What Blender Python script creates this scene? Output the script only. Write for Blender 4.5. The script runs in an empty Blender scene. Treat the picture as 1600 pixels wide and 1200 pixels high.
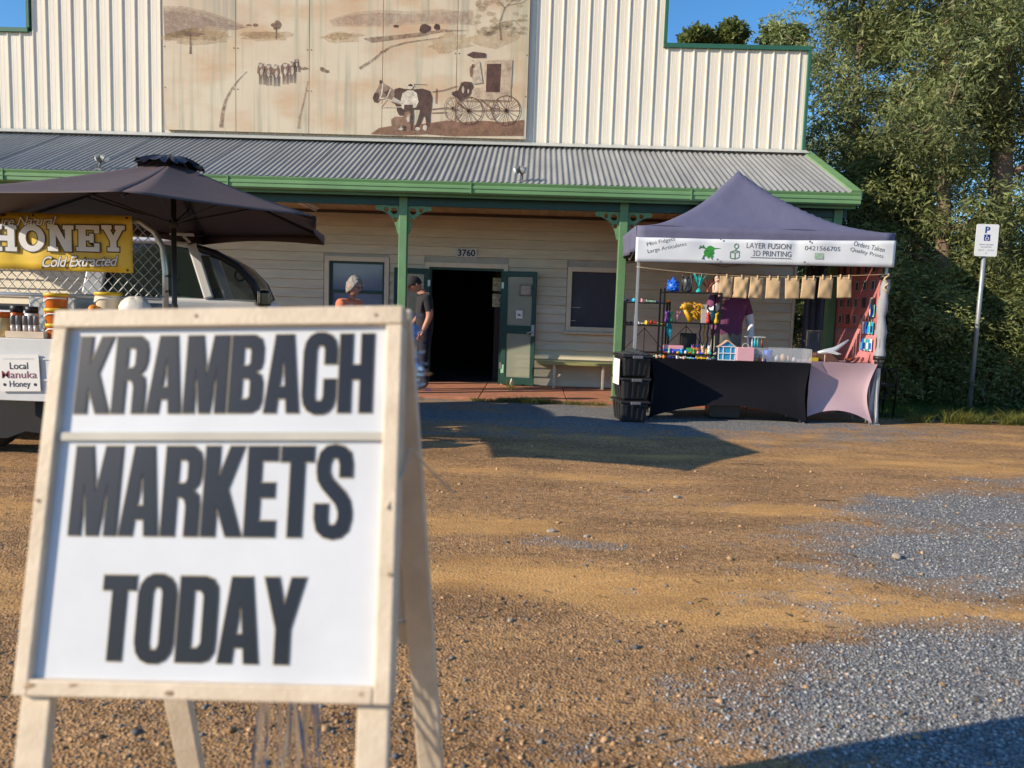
import bpy, bmesh, math, random
import numpy as np
from mathutils import Vector, Matrix, Euler
R = math.radians
random.seed(7); np.random.seed(7)
scene = bpy.context.scene
col = scene.collection

# ---------------------------------------------------------------- camera, sky, sun, exposure
cam_data = bpy.data.cameras.new('camera')
cam = bpy.data.objects.new('camera', cam_data); col.objects.link(cam)
cam.location = (0, 0, 1.28)
cam.rotation_mode = 'XYZ'
cam.matrix_world = (Matrix.Translation((0, 0, 1.28)) @ Matrix.Rotation(R(1.4), 4, 'Z')
                    @ Matrix.Rotation(R(90 - 5.6), 4, 'X') @ Matrix.Rotation(R(1.85), 4, 'Z'))
cam_data.sensor_width = 36; cam_data.lens = 27.0
cam_data.clip_start = .05; cam_data.clip_end = 2000
cam_data.dof.use_dof = True; cam_data.dof.focus_distance = 10.0; cam_data.dof.aperture_fstop = 3.3
scene.camera = cam
SUN = Vector((2.0, .90, -1.0)).normalized()          # direction the light travels
sun_el = math.asin(-SUN.z)
world = bpy.data.worlds.new('World'); scene.world = world; world.use_nodes = True
wn = world.node_tree; wn.nodes.clear()
sky = wn.nodes.new('ShaderNodeTexSky'); sky.sky_type = 'NISHITA'; sky.sun_disc = False
sky.sun_elevation = sun_el; sky.sun_rotation = math.atan2(-SUN.x, -SUN.y)
sky.air_density = 1.0; sky.dust_density = .2; sky.ozone_density = 4.0; sky.altitude = 200
bg = wn.nodes.new('ShaderNodeBackground'); bg.inputs[1].default_value = .15
wo = wn.nodes.new('ShaderNodeOutputWorld')
hs_ = wn.nodes.new('ShaderNodeHueSaturation'); hs_.inputs['Saturation'].default_value = 1.2
wn.links.new(sky.outputs[0], hs_.inputs['Color']); wn.links.new(hs_.outputs[0], bg.inputs[0]); wn.links.new(bg.outputs[0], wo.inputs[0])
sd = bpy.data.lights.new('sun', 'SUN'); sd.energy = 5.0; sd.angle = R(.5); sd.color = (1, .86, .66)
so = bpy.data.objects.new('sun', sd); col.objects.link(so)
so.rotation_euler = SUN.to_track_quat('-Z', 'Y').to_euler(); so.location = (-8, -4, 10)
vs = scene.view_settings; vs.view_transform = 'Standard'; vs.look = 'None'; vs.gamma = 1
vs.use_curve_mapping = False; vs.exposure = .36
scene.cycles.max_bounces = 6; scene.cycles.transparent_max_bounces = 12
scene.cycles.use_denoising = True
scene.cycles.caustics_reflective = False; scene.cycles.caustics_refractive = False

# ---------------------------------------------------------------- materials
MATS = {}
def mat(name, c, rough=.6, metal=0., var=.12, scale=6., bump=0., bscale=60., stretch=(1, 1, 1), c2=None,
        spec=.4, rnd=.06, alpha=1., trans=0., sheen=0., attr=None):
    if name in MATS: return MATS[name]
    m = bpy.data.materials.new(name); m.use_nodes = True; MATS[name] = m
    n = m.node_tree.nodes; l = m.node_tree.links
    b = n['Principled BSDF']
    b.inputs['Roughness'].default_value = rough; b.inputs['Metallic'].default_value = metal
    b.inputs['Specular IOR Level'].default_value = spec
    if sheen: b.inputs['Sheen Weight'].default_value = sheen
    tc = n.new('ShaderNodeTexCoord'); oi = n.new('ShaderNodeObjectInfo')
    off = n.new('ShaderNodeVectorMath'); off.operation = 'MULTIPLY_ADD'
    cmb = n.new('ShaderNodeCombineXYZ')
    for i in range(3): l.new(oi.outputs['Random'], cmb.inputs[i])
    l.new(cmb.outputs[0], off.inputs[0]); off.inputs[1].default_value = (37, 53, 71); l.new(tc.outputs['Object'], off.inputs[2])
    mp = n.new('ShaderNodeMapping'); mp.inputs['Scale'].default_value = stretch; l.new(off.outputs[0], mp.inputs[0])
    nz = n.new('ShaderNodeTexNoise'); nz.inputs['Scale'].default_value = scale; nz.inputs['Detail'].default_value = 6
    nz.inputs['Roughness'].default_value = .62; l.new(mp.outputs[0], nz.inputs['Vector'])
    cr = n.new('ShaderNodeValToRGB'); cr.color_ramp.elements[0].position = .3; cr.color_ramp.elements[1].position = .7
    lo = c2 or tuple(x * (1 - var) for x in c); hi = tuple(min(1, x * (1 + var)) for x in c)
    cr.color_ramp.elements[0].color = (*lo, 1); cr.color_ramp.elements[1].color = (*hi, 1)
    l.new(nz.outputs[0], cr.inputs[0])
    mr = n.new('ShaderNodeMapRange'); mr.inputs[3].default_value = 1 - rnd; mr.inputs[4].default_value = 1 + rnd
    l.new(oi.outputs['Random'], mr.inputs[0])
    mx = n.new('ShaderNodeVectorMath'); mx.operation = 'SCALE'
    l.new(cr.outputs[0], mx.inputs[0]); l.new(mr.outputs[0], mx.inputs['Scale'])
    out = mx.outputs[0]
    if attr:
        at_ = n.new('ShaderNodeAttribute'); at_.attribute_name = attr
        m2 = n.new('ShaderNodeVectorMath'); m2.operation = 'MULTIPLY'
        l.new(out, m2.inputs[0]); l.new(at_.outputs['Color'], m2.inputs[1]); out = m2.outputs[0]
    l.new(out, b.inputs['Base Color'])
    if bump:
        nb = n.new('ShaderNodeTexNoise'); nb.inputs['Scale'].default_value = bscale; nb.inputs['Detail'].default_value = 5
        l.new(mp.outputs[0], nb.inputs['Vector'])
        bp = n.new('ShaderNodeBump'); bp.inputs['Strength'].default_value = bump; bp.inputs['Distance'].default_value = .02
        l.new(nb.outputs[0], bp.inputs['Height']); l.new(bp.outputs[0], b.inputs['Normal'])
    if trans:
        tr = n.new('ShaderNodeBsdfTranslucent'); l.new(out, tr.inputs[0])
        ms = n.new('ShaderNodeMixShader'); ms.inputs[0].default_value = trans
        l.new(b.outputs[0], ms.inputs[1]); l.new(tr.outputs[0], ms.inputs[2])
        l.new(ms.outputs[0], n['Material Output'].inputs[0])
    if alpha < 1: b.inputs['Alpha'].default_value = alpha
    return m

# ---------------------------------------------------------------- mesh builders
class MB:
    def __init__(s): s.v = []; s.f = []; s.mi = []
    def add(s, v, f, mi=0):
        o = len(s.v); s.v += [tuple(p) for p in v]; s.f += [tuple(i + o for i in q) for q in f]; s.mi += [mi] * len(f); return s
    def box(s, x0, x1, y0, y1, z0, z1, mi=0):
        v = [(x0, y0, z0), (x1, y0, z0), (x1, y1, z0), (x0, y1, z0), (x0, y0, z1), (x1, y0, z1), (x1, y1, z1), (x0, y1, z1)]
        return s.add(v, [(0, 3, 2, 1), (4, 5, 6, 7), (0, 1, 5, 4), (1, 2, 6, 5), (2, 3, 7, 6), (3, 0, 4, 7)], mi)
    def bar(s, p, q, w, h=None, up=(0, 0, 1), mi=0, w2=None, h2=None):
        h = h or w; w2 = w2 or w; h2 = h2 or h
        p = Vector(p); q = Vector(q); d = (q - p).normalized(); u = Vector(up)
        if abs(d.dot(u)) > .98: u = Vector((0, 1, 0))
        a = d.cross(u).normalized(); b = a.cross(d)
        v = [c + a * sx * ww / 2 + b * sy * hh / 2 for c, ww, hh in ((p, w, h), (q, w2, h2)) for sx, sy in ((-1, -1), (1, -1), (1, 1), (-1, 1))]
        return s.add(v, [(0, 1, 2, 3), (7, 6, 5, 4), (0, 4, 5, 1), (1, 5, 6, 2), (2, 6, 7, 3), (3, 7, 4, 0)], mi)
    def tube(s, pts, r, n=8, mi=0, cap=True, closed=False):
        pts = [Vector(p) for p in pts]; k = len(pts)
        rs = r if isinstance(r, (list, tuple)) else [r] * k
        ref = None; rings = []
        for i, p in enumerate(pts):
            a = pts[(i - 1) % k] if (closed or i > 0) else p
            b = pts[(i + 1) % k] if (closed or i < k - 1) else p
            d = (b - a).normalized()
            if ref is None:
                ref = Vector((0, 0, 1)) if abs(d.z) < .9 else Vector((1, 0, 0))
            x = d.cross(ref)
            if x.length < 1e-5: x = d.cross(Vector((0, 1, 0)))
            x.normalize(); y = x.cross(d); ref = y
            rings.append([p + (x * math.cos(2 * math.pi * j / n) + y * math.sin(2 * math.pi * j / n)) * rs[i] for j in range(n)])
        v = [q for ring in rings for q in ring]; f = []
        for i in range(k if closed else k - 1):
            i2 = (i + 1) % k
            for j in range(n):
                j2 = (j + 1) % n
                f.append((i * n + j, i * n + j2, i2 * n + j2, i2 * n + j))
        if cap and not closed:
            f.append(tuple(range(n))[::-1]); f.append(tuple((k - 1) * n + j for j in range(n)))
        return s.add(v, f, mi)
    def lathe(s, prof, c=(0, 0, 0), n=16, mi=0, axis='z', sx=1, sy=1):
        v = []; f = []; c = Vector(c)
        for r, h in prof:
            for j in range(n):
                a = 2 * math.pi * j / n; x, y = r * math.cos(a) * sx, r * math.sin(a) * sy
                v.append(c + (Vector((x, y, h)) if axis == 'z' else Vector((x, h, y)) if axis == 'y' else Vector((h, x, y))))
        for i in range(len(prof) - 1):
            for j in range(n):
                j2 = (j + 1) % n; f.append((i * n + j, i * n + j2, (i + 1) * n + j2, (i + 1) * n + j))
        f.append(tuple(range(n))[::-1]); f.append(tuple((len(prof) - 1) * n + j for j in range(n)))
        return s.add(v, f, mi)
    def ell(s, c, r, n=12, m=8, mi=0, rot=None, noise=0., rng=random):
        v = []; f = []; c = Vector(c)
        for i in range(m + 1):
            t = math.pi * i / m
            for j in range(n):
                a = 2 * math.pi * j / n; k = 1 + (rng.uniform(-noise, noise) if noise else 0)
                p = Vector((r[0] * math.sin(t) * math.cos(a), r[1] * math.sin(t) * math.sin(a), r[2] * math.cos(t))) * k
                if rot: p = rot @ p
                v.append(c + p)
        for i in range(m):
            for j in range(n):
                j2 = (j + 1) % n; f.append((i * n + j, (i + 1) * n + j, (i + 1) * n + j2, i * n + j2))
        return s.add(v, f, mi)
    def prism(s, pts, y0, y1, mi=0):            # polygon in XZ, extruded along Y
        k = len(pts); v = [(x, y0, z) for x, z in pts] + [(x, y1, z) for x, z in pts]
        f = [tuple(range(k)), tuple(range(2 * k - 1, k - 1, -1))] + [(i, i + k, (i + 1) % k + k, (i + 1) % k) for i in range(k)]
        return s.add(v, f, mi)
    def grid(s, fn, nu, nv, mi=0, closed_u=False):
        v = [fn(i / nu, j / nv) for j in range(nv + 1) for i in range(nu + 1)]
        f = [(j * (nu + 1) + i, j * (nu + 1) + i + 1, (j + 1) * (nu + 1) + i + 1, (j + 1) * (nu + 1) + i) for j in range(nv) for i in range(nu)]
        return s.add(v, f, mi)
    def mesh(s, name, mats, smooth=False, weld=False):
        me = bpy.data.meshes.new(name); me.from_pydata(s.v, [], s.f)
        for m in (mats if isinstance(mats, (list, tuple)) else [mats]): me.materials.append(m)
        me.polygons.foreach_set('material_index', s.mi)
        bm = bmesh.new(); bm.from_mesh(me)
        if weld: bmesh.ops.remove_doubles(bm, verts=bm.verts, dist=1e-4)
        bmesh.ops.recalc_face_normals(bm, faces=bm.faces); bm.to_mesh(me); bm.free()
        if smooth: me.polygons.foreach_set('use_smooth', [True] * len(me.polygons))
        me.update(); return me
    def build(s, name, mats, parent=None, loc=None, bevel=0., smooth=False, weld=False, label=None, auto=False, solid=0., sub=0, seg=2):
        return link(name, s.mesh(name, mats, smooth or auto, weld), parent, loc, bevel, label, auto, solid, sub, seg)

def link(name, me, parent=None, loc=None, bevel=0., label=None, auto=False, solid=0., sub=0, seg=2):
    o = bpy.data.objects.new(name, me); col.objects.link(o)
    if parent is not None: o.parent = parent
    if loc is not None: o.location = loc
    if solid:
        md = o.modifiers.new('solid', 'SOLIDIFY'); md.thickness = solid; md.offset = 0
    if bevel:
        md = o.modifiers.new('bevel', 'BEVEL'); md.width = bevel; md.segments = seg; md.limit_method = 'ANGLE'; md.angle_limit = R(40)
    if sub:
        md = o.modifiers.new('sub', 'SUBSURF'); md.levels = sub; md.render_levels = sub
    if auto: me.set_sharp_from_angle(angle=R(35))
    if label: o['label'] = label
    return o
def tag(o, label, cat, group=None, kind=None):
    if label: o['label'] = label
    if cat: o['category'] = cat
    if group: o['group'] = group
    if kind: o['kind'] = kind
    return o
def thing(name, label, cat, loc=(0, 0, 0), rz=0., group=None):
    o = bpy.data.objects.new(name, None); col.objects.link(o); o.empty_display_size = .1
    o.location = loc; o.rotation_euler = (0, 0, rz)
    return tag(o, label, cat, group)
def structure(o): o['kind'] = 'structure'; return o
def copy_tree(o, parent=None):
    c = o.copy(); col.objects.link(c)
    if parent is not None: c.parent = parent
    for ch in o.children: copy_tree(ch, c)
    return c

# flat shapes with holes, filled by a 2D curve and turned to mesh; lie in XZ, facing -Y
def shape_mesh(name, contours, m, depth=0., offset=0.):
    cu = bpy.data.curves.new(name, 'CURVE'); cu.dimensions = '2D'; cu.fill_mode = 'BOTH'; cu.extrude = depth; cu.offset = offset
    for ct in contours:
        sp = cu.splines.new('POLY'); sp.points.add(len(ct) - 1)
        for p, q in zip(sp.points, ct): p.co = (q[0], q[1], 0, 1)
        sp.use_cyclic_u = True
    return _curve_to_mesh(name, cu, m)
def _curve_to_mesh(name, cu, m):
    ob = bpy.data.objects.new(name, cu); col.objects.link(ob)
    dg = bpy.context.evaluated_depsgraph_get()
    me = bpy.data.meshes.new_from_object(ob.evaluated_get(dg)); me.name = name
    bpy.data.objects.remove(ob); bpy.data.curves.remove(cu)
    me.transform(Matrix.Rotation(R(90), 4, 'X')); me.materials.clear(); me.materials.append(m); return me
def text_mesh(name, body, m, w=None, h=None, offset=0., shear=0., depth=.0008, spacing=1.):
    cu = bpy.data.curves.new(name, 'FONT'); cu.body = body; cu.size = 1; cu.offset = offset; cu.shear = shear
    cu.extrude = 0; cu.fill_mode = 'FRONT'; cu.align_x = 'LEFT'; cu.space_character = spacing; cu.resolution_u = 4
    me = _curve_to_mesh(name, cu, m)
    xs = [v.co.x for v in me.vertices]; zs = [v.co.z for v in me.vertices]
    cx, cz = (min(xs) + max(xs)) / 2, (min(zs) + max(zs)) / 2
    sx = w / (max(xs) - min(xs)) if w else None; sz = h / (max(zs) - min(zs)) if h else None
    sx = sx or sz; sz = sz or sx
    for v in me.vertices: v.co = ((v.co.x - cx) * sx, 0, (v.co.z - cz) * sz)
    return me
def place(me, name, parent, loc, rot=(0, 0, 0), label=None):
    o = link(name, me, parent, loc, label=label); o.rotation_euler = rot; return o

# ================================================================ GROUND
WHITE = (.78, .77, .74)
def vnoise(x, y, seed=0):
    # cheap smooth value noise on numpy arrays
    xi = np.floor(x).astype(int); yi = np.floor(y).astype(int); xf = x - xi; yf = y - yi
    xf = xf * xf * (3 - 2 * xf); yf = yf * yf * (3 - 2 * yf)
    def h(a, b):
        n = (a * 374761393 + b * 668265263 + seed * 974711) & 0x7fffffff
        n = ((n ^ (n >> 13)) * 1274126177) & 0x7fffffff
        return ((n ^ (n >> 16)) & 0xffff) / 65535.
    return (h(xi, yi) * (1 - xf) + h(xi + 1, yi) * xf) * (1 - yf) + (h(xi, yi + 1) * (1 - xf) + h(xi + 1, yi + 1) * xf) * yf
def fbm(x, y, s=0, o=4):
    t = 0; a = .5
    for k in range(o): t = t + a * vnoise(x * 2 ** k, y * 2 ** k, s + k); a *= .5
    return t
def gravel_mask(x, y):          # 0 = bare orange dirt, 1 = blue-grey gravel
    g = np.zeros_like(x)
    for cx, cy, rx, ry, a in ((2.0, 2.45, 1.2, .72, 1.3), (3.0, 4.15, 1.5, .72, 1.25), (3.9, 5.3, 1.8, .6, 1.15), (1.2, 2.0, .5, .3, .5),
                              (4.9, 6.3, 1.3, .3, .8), (1.6, 9.4, 3.2, 1.5, 1.1), (-2.5, 9.2, 4.0, 1.6, 1.0), (2.7, 3.45, .6, .16, .7),
                              (.35, 4.1, .5, .13, .55), (.8, 3.9, .7, .1, .45), (1.25, 5.2, .8, .16, .35)):
        d = ((x - cx) / rx) ** 2 + ((y - cy) / ry) ** 2
        g = np.maximum(g, a * np.exp(-d * .8))
    n = fbm(x * 1.1, y * 2.6, 3); n2 = fbm(x * 6, y * 9, 9)
    return np.clip((g + (n - .47) * .9 + (n2 - .47) * .6 - .36) * 2.2, 0, 1)
def tan_mask(x, y):             # 1 = swept fine orange dirt, 0 = coarse brown grit
    g = np.zeros_like(x)
    for cx, cy, rx, ry, a in ((.3, 3.55, 2.2, .34, 1.), (1.6, 3.3, 1.6, .16, .9), (-.2, 4.35, 1.3, .22, .9), (1.9, 5.05, .9, .2, .8), (.4, 5.9, 1.6, .2, .7), (3.2, 6.9, 3.2, .3, .8), (2.0, 7.9, 2.6, .25, .6), (-3.0, 3.2, 1.2, .5, .9), (-3.4, 4.2, 1.2, .4, .8), (5.2, 8.3, 2.5, .3, .6)):
        g = np.maximum(g, a * np.exp(-(((x - cx) / rx) ** 2 + ((y - cy + .08 * np.sin(x * 2.1)) / ry) ** 2)))
    return np.clip((g + (fbm(x * .9, y * 2.8, 51) - .47) * 1.3 + (fbm(x * 4, y * 8, 57) - .47) * .8 - .18) * 1.7, 0, 1)
def ground_h(x, y):
    near = np.clip((11.0 - y) / 2, 0, 1)
    return ((fbm(x * .9, y * 1.8, 21) - .47) * .035 + (fbm(x * 5, y * 8, 31) - .47) * .006) * near
def make_ground():
    # fine middle patch + coarse apron, one sheet
    xs = np.concatenate([[-400, -120, -40, -20, -12], np.linspace(-8, 9, 410), [12, 16, 22, 40, 120, 400]])
    ys = np.concatenate([[-400, -100, -30, -10, -3, 0], np.linspace(.9, 7, 330), np.linspace(7.05, 13, 120), [15, 18, 25, 40, 120, 400]])
    X, Y = np.meshgrid(xs, ys); Z = ground_h(X, Y)
    far = (np.abs(X) > 11) | (Y < .5) | (Y > 12.5); Z = np.where(far, 0, Z)
    nx, ny = len(xs), len(ys)
    v = np.stack([X, Y, Z], -1).reshape(-1, 3)
    i = np.arange(nx * ny).reshape(ny, nx)
    f = np.stack([i[:-1, :-1], i[:-1, 1:], i[1:, 1:], i[1:, :-1]], -1).reshape(-1, 4)
    me = bpy.data.meshes.new('ground'); me.vertices.add(len(v)); me.vertices.foreach_set('co', v.ravel())
    me.loops.add(f.size); me.loops.foreach_set('vertex_index', f.ravel().astype('i4'))
    me.polygons.add(len(f)); me.polygons.foreach_set('loop_start', np.arange(0, f.size, 4).astype('i4'))
    me.polygons.foreach_set('use_smooth', np.ones(len(f), bool)); me.update(calc_edges=True); me.validate()
    a2 = me.attributes.new('tan', 'FLOAT', 'POINT'); a2.data.foreach_set('value', tan_mask(X, Y).ravel().astype('f4'))
    a = me.attributes.new('gravel', 'FLOAT', 'POINT'); a.data.foreach_set('value', gravel_mask(X, Y).ravel().astype('f4'))
    m = bpy.data.materials.new('dirt_and_gravel'); m.use_nodes = True; n = m.node_tree.nodes; l = m.node_tree.links
    b = n['Principled BSDF']; b.inputs['Roughness'].default_value = .95; b.inputs['Specular IOR Level'].default_value = .15
    tc = n.new('ShaderNodeTexCoord')
    def noise(s, d=6, st=(1, 1, 1)):
        mp = n.new('ShaderNodeMapping'); mp.inputs['Scale'].default_value = st; l.new(tc.outputs['Object'], mp.inputs[0])
        t = n.new('ShaderNodeTexNoise'); t.inputs['Scale'].default_value = s; t.inputs['Detail'].default_value = d; t.inputs['Roughness'].default_value = .65
        l.new(mp.outputs[0], t.inputs['Vector']); return t.outputs[0]
    def ramp(src, *st):
        r = n.new('ShaderNodeValToRGB'); e = r.color_ramp.elements
        while len(e) < len(st): e.new(.5)
        for q, (p, c) in zip(e, st): q.position = p; q.color = (*c, 1)
        l.new(src, r.inputs[0]); return r.outputs[0]
    def mix(f, a, b2, mode='MIX'):
        x = n.new('ShaderNodeMix'); x.data_type = 'RGBA'; x.blend_type = mode
        for s, d in ((f, x.inputs[0]), (a, x.inputs[6]), (b2, x.inputs[7])):
            if isinstance(s, (int, float)): d.default_value = s
            elif isinstance(s, tuple): d.default_value = (*s, 1)
            else: l.new(s, d)
        return x.outputs[2]
    tn = n.new('ShaderNodeAttribute'); tn.attribute_name = 'tan'
    fine = ramp(noise(2.3, 7, (1, 2.2, 1)), (.3, (.55, .30, .105)), (.7, (.70, .41, .16)))
    coarse = ramp(noise(26, 5), (.32, (.21, .122, .058)), (.5, (.43, .250, .118)), (.68, (.60, .370, .182)))
    tb_ = n.new('ShaderNodeMath'); tb_.operation = 'MULTIPLY_ADD'; tb_.use_clamp = True
    ts = n.new('ShaderNodeMath'); ts.operation = 'SUBTRACT'; l.new(noise(22, 6), ts.inputs[0]); ts.inputs[1].default_value = .5
    l.new(ts.outputs[0], tb_.inputs[0]); tb_.inputs[1].default_value = 1.8; l.new(tn.outputs['Fac'], tb_.inputs[2])
    dirt = mix(tb_.outputs[0], coarse, fine)
    grit = ramp(noise(85, 3), (.34, (.45, .43, .42)), (.52, (1, 1, 1)), (.72, (1.25, 1.2, 1.15)))
    dirt = mix(.8, dirt, grit, 'MULTIPLY')
    dirt = mix(.8, dirt, ramp(noise(1.1, 8, (.8, 2.4, 1)), (.36, (.62, .60, .60)), (.56, (1.06, 1.04, 1.0))), 'MULTIPLY')
    vo = n.new('ShaderNodeTexVoronoi'); vo.inputs['Scale'].default_value = 95; l.new(tc.outputs['Object'], vo.inputs['Vector'])
    gv = ramp(vo.outputs['Color'], (.1, (.15, .155, .155)), (.5, (.27, .275, .275)), (.9, (.46, .46, .455)))
    gd = n.new('ShaderNodeTexVoronoi'); gd.inputs['Scale'].default_value = 95; l.new(tc.outputs['Object'], gd.inputs['Vector'])
    gv = mix(.8, gv, ramp(gd.outputs['Distance'], (.2, (1, 1, 1)), (.75, (.35, .35, .36))), 'MULTIPLY')
    at_ = n.new('ShaderNodeAttribute'); at_.attribute_name = 'gravel'
    mm = n.new('ShaderNodeMath'); mm.operation = 'MULTIPLY_ADD'; mm.use_clamp = True
    sub = n.new('ShaderNodeMath'); sub.operation = 'SUBTRACT'; l.new(noise(45, 3), sub.inputs[0]); sub.inputs[1].default_value = .5
    l.new(sub.outputs[0], mm.inputs[0]); mm.inputs[1].default_value = 1.3; l.new(at_.outputs['Fac'], mm.inputs[2])
    l.new(mix(mm.outputs[0], dirt, gv), b.inputs['Base Color'])
    ad = n.new('ShaderNodeMath'); ad.operation = 'MULTIPLY_ADD'; l.new(noise(70, 5), ad.inputs[0]); ad.inputs[1].default_value = 1.2
    l.new(gd.outputs['Distance'], ad.inputs[2])
    bp = n.new('ShaderNodeBump'); bp.inputs['Strength'].default_value = .9; bp.inputs['Distance'].default_value = .012
    sr = n.new('ShaderNodeMapRange'); sr.inputs[3].default_value = .65; sr.inputs[4].default_value = .3; l.new(tn.outputs['Fac'], sr.inputs[0]); l.new(sr.outputs[0], bp.inputs['Strength'])
    l.new(ad.outputs[0], bp.inputs['Height']); l.new(bp.outputs[0], b.inputs['Normal'])
    me.materials.append(m)
    structure(link('ground', me))
make_ground()

def np_mesh(name, v, f, k, m, colors=None, smooth=False):
    me = bpy.data.meshes.new(name); me.vertices.add(len(v)); me.vertices.foreach_set('co', np.ascontiguousarray(v, 'f4').ravel())
    me.loops.add(f.size); me.loops.foreach_set('vertex_index', f.ravel().astype('i4'))
    me.polygons.add(len(f)); me.polygons.foreach_set('loop_start', np.arange(0, f.size, k).astype('i4'))
    if smooth: me.polygons.foreach_set('use_smooth', np.ones(len(f), bool))
    me.update(calc_edges=True)
    if colors is not None:
        a = me.attributes.new('tint', 'FLOAT_COLOR', 'POINT')
        a.data.foreach_set('color', np.ascontiguousarray(np.concatenate([colors, np.ones((len(colors), 1))], 1), 'f4').ravel())
    me.materials.append(m); return me

def scatter_stones():
    rng = np.random.default_rng(5); P = []; S = []; C = []
    def sample(n, x0, x1, y0, y1, size, mode):
        y = y0 * (y1 / y0) ** rng.random(n); x = (rng.random(n) * (x1 - x0) + x0) * y
        g = gravel_mask(x, y); k = rng.random(n)
        keep = k < (g ** .8 if mode else (.12 + .88 * (1 - tan_mask(x, y))) * (1 - g * .5))
        x, y = x[keep], y[keep]; r = size * (.45 + .9 * rng.random(len(x)) ** 2)
        z = ground_h(x, y) + r * .15
        P.append(np.stack([x, y, z], 1)); S.append(r)
        t = rng.random((len(x), 1))
        if mode: c = np.array([.21, .215, .215]) * (1 - t) + np.array([.47, .475, .475]) * t ** 2 + .04
        else:
            c = np.array([.24, .14, .07]) * (1 - t) + np.array([.60, .385, .21]) * t
            gy = rng.random((len(x), 1)) < .25; c = np.where(gy, np.array([.16, .16, .16]) * (.6 + t), c)
        C.append(c)
    sample(40000, -.10, .74, 1.75, 6.5, .0066, 1)
    sample(22000, -.75, .74, 1.6, 7.0, .0044, 0)
    sample(5200, -.75, .74, 1.8, 9.0, .0080, 0)
    sample(700, -.75, .74, 2.0, 9.0, .014, 0)
    P = np.concatenate(P); S = np.concatenate(S); C = np.concatenate(C); n = len(P)
    base = np.array([(1, 0, 0), (0, 1, 0), (-1, 0, 0), (0, -1, 0), (0, 0, .7), (0, 0, -.6)], float)
    V = base[None] * (.65 + .7 * rng.random((n, 6, 1))) + (rng.random((n, 6, 3)) - .5) * .5
    a = rng.random(n) * 6.28; c, s = np.cos(a), np.sin(a)
    V = np.stack([V[..., 0] * c[:, None] - V[..., 1] * s[:, None], V[..., 0] * s[:, None] + V[..., 1] * c[:, None], V[..., 2]], -1)
    V = V * S[:, None, None] + P[:, None]
    F = np.array([(0, 1, 4), (1, 2, 4), (2, 3, 4), (3, 0, 4), (1, 0, 5), (2, 1, 5), (3, 2, 5), (0, 3, 5)])
    F = (F[None] + (np.arange(n) * 6)[:, None, None]).reshape(-1, 3)
    m = mat('gravel_stone', (1, 1, 1), .85, var=.15, scale=30, rnd=0, attr='tint', spec=.3)
    o = link('gravel', np_mesh('gravel', V.reshape(-1, 3), F, 3, m, np.repeat(C, 6, 0)))
    tag(o, 'loose blue-grey and brown gravel strewn over the dirt car park', 'gravel', kind='stuff')
scatter_stones()
rs = random.Random(3)
for (x, y, s, lb) in ((2.02, 4.12, .04, 'largest pale flat stone on the dirt, in front of the stall'), (.15, 4.35, .032, 'grey stone on the dirt beside the board sign, near a darker one'),
                      (.35, 4.28, .024, 'small pale stone on the dirt right of the board sign'), (-.05, 3.05, .02, 'tiny white stone lying in the gravel near the sign leg'),
                      (1.05, 5.3, .03, 'grey-brown stone on bare dirt in the middle of the yard')):
    b_ = MB().ell((0, 0, 0), (s, s * .7, s * .45), 10, 6, noise=.12, rng=rs)
    o = b_.build('stone', mat('stone', (.34, .29, .23), .9, var=.25, scale=30, bump=.4), loc=(x, y, s * .2), smooth=True, sub=1)
    o.rotation_euler.z = rs.uniform(0, 3); tag(o, lb, 'stone', 'stones on the dirt')

# ================================================================ VERANDA FLOOR
terra = mat('terracotta_paint', (.43, .185, .11), .8, var=.22, scale=5, bump=.25, bscale=40, rnd=.08)
floor = thing('veranda_floor', None, None, (0, 0, 0)); structure(floor)
MB().box(-10.6, 4.3, 10.64, 12.75, -.12, .018).build('slab_bed', mat('grout', (.08, .05, .04), .95), floor)
jx = [-10.6 + .0]
while jx[-1] < 4.2: jx.append(jx[-1] + 1.235)
for x0 in jx[:-1]:
    x1 = min(x0 + 1.235, 4.3)
    for y0, y1 in ((10.60, 11.52), (11.52, 12.74)):
        MB().box(x0 + .006, x1 - .006, y0 + .006, y1 - .006, -.1, .034).build('slab', terra, floor, bevel=.006)

# ================================================================ HALL
hall = thing('community_hall', 'cream weatherboard hall with green trim, stepped metal parapet and veranda', 'building', (0, 0, 0))
cream = mat('cream_cladding', (.79, .725, .605), .45, var=.05, scale=1.5, stretch=(3, 3, .5), rnd=.02, c2=(.73, .665, .55))
boardm = mat('weatherboard_paint', (.63, .565, .42), .6, var=.10, scale=2.5, stretch=(1, 1, 6), bump=.15, bscale=30, rnd=.05)
trimm = mat('window_trim_paint', (.64, .57, .42), .55, var=.08, scale=8)
green = mat('green_paint', (.13, .26, .12), .5, var=.12, scale=5, bump=.1, bscale=30)
gutm = mat('gutter_green', (.15, .29, .125), .42, var=.12, scale=2)
dgreen = mat('dark_green_paint', (.012, .055, .043), .45, var=.15, scale=6)
capm = mat('cap_green', (.03, .125, .08), .45, var=.1)
WY = 12.6
PITCH = .2069
def clad_panel(z0, z1, w):
    prof = [(0, 0), (.009, -.019), (.025, -.019), (.034, 0), (.085, 0), (.089, -.002), (.093, 0), (.145, 0), (.149, -.002), (.153, 0), (PITCH, 0)]
    prof = [(min(x, w), y) for x, y in prof]
    b_ = MB(); v = [(x, y, z0) for x, y in prof] + [(x, y, z1) for x, y in prof]; k = len(prof)
    b_.add(v, [(i, i + 1, i + 1 + k, i + k) for i in range(k - 1)]); return b_.mesh('cladding_panel', cream)
ZC = 3.9
lowp = clad_panel(ZC, 5.45, PITCH); tallp = clad_panel(ZC, 6.9, PITCH)
x = -10.46
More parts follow.
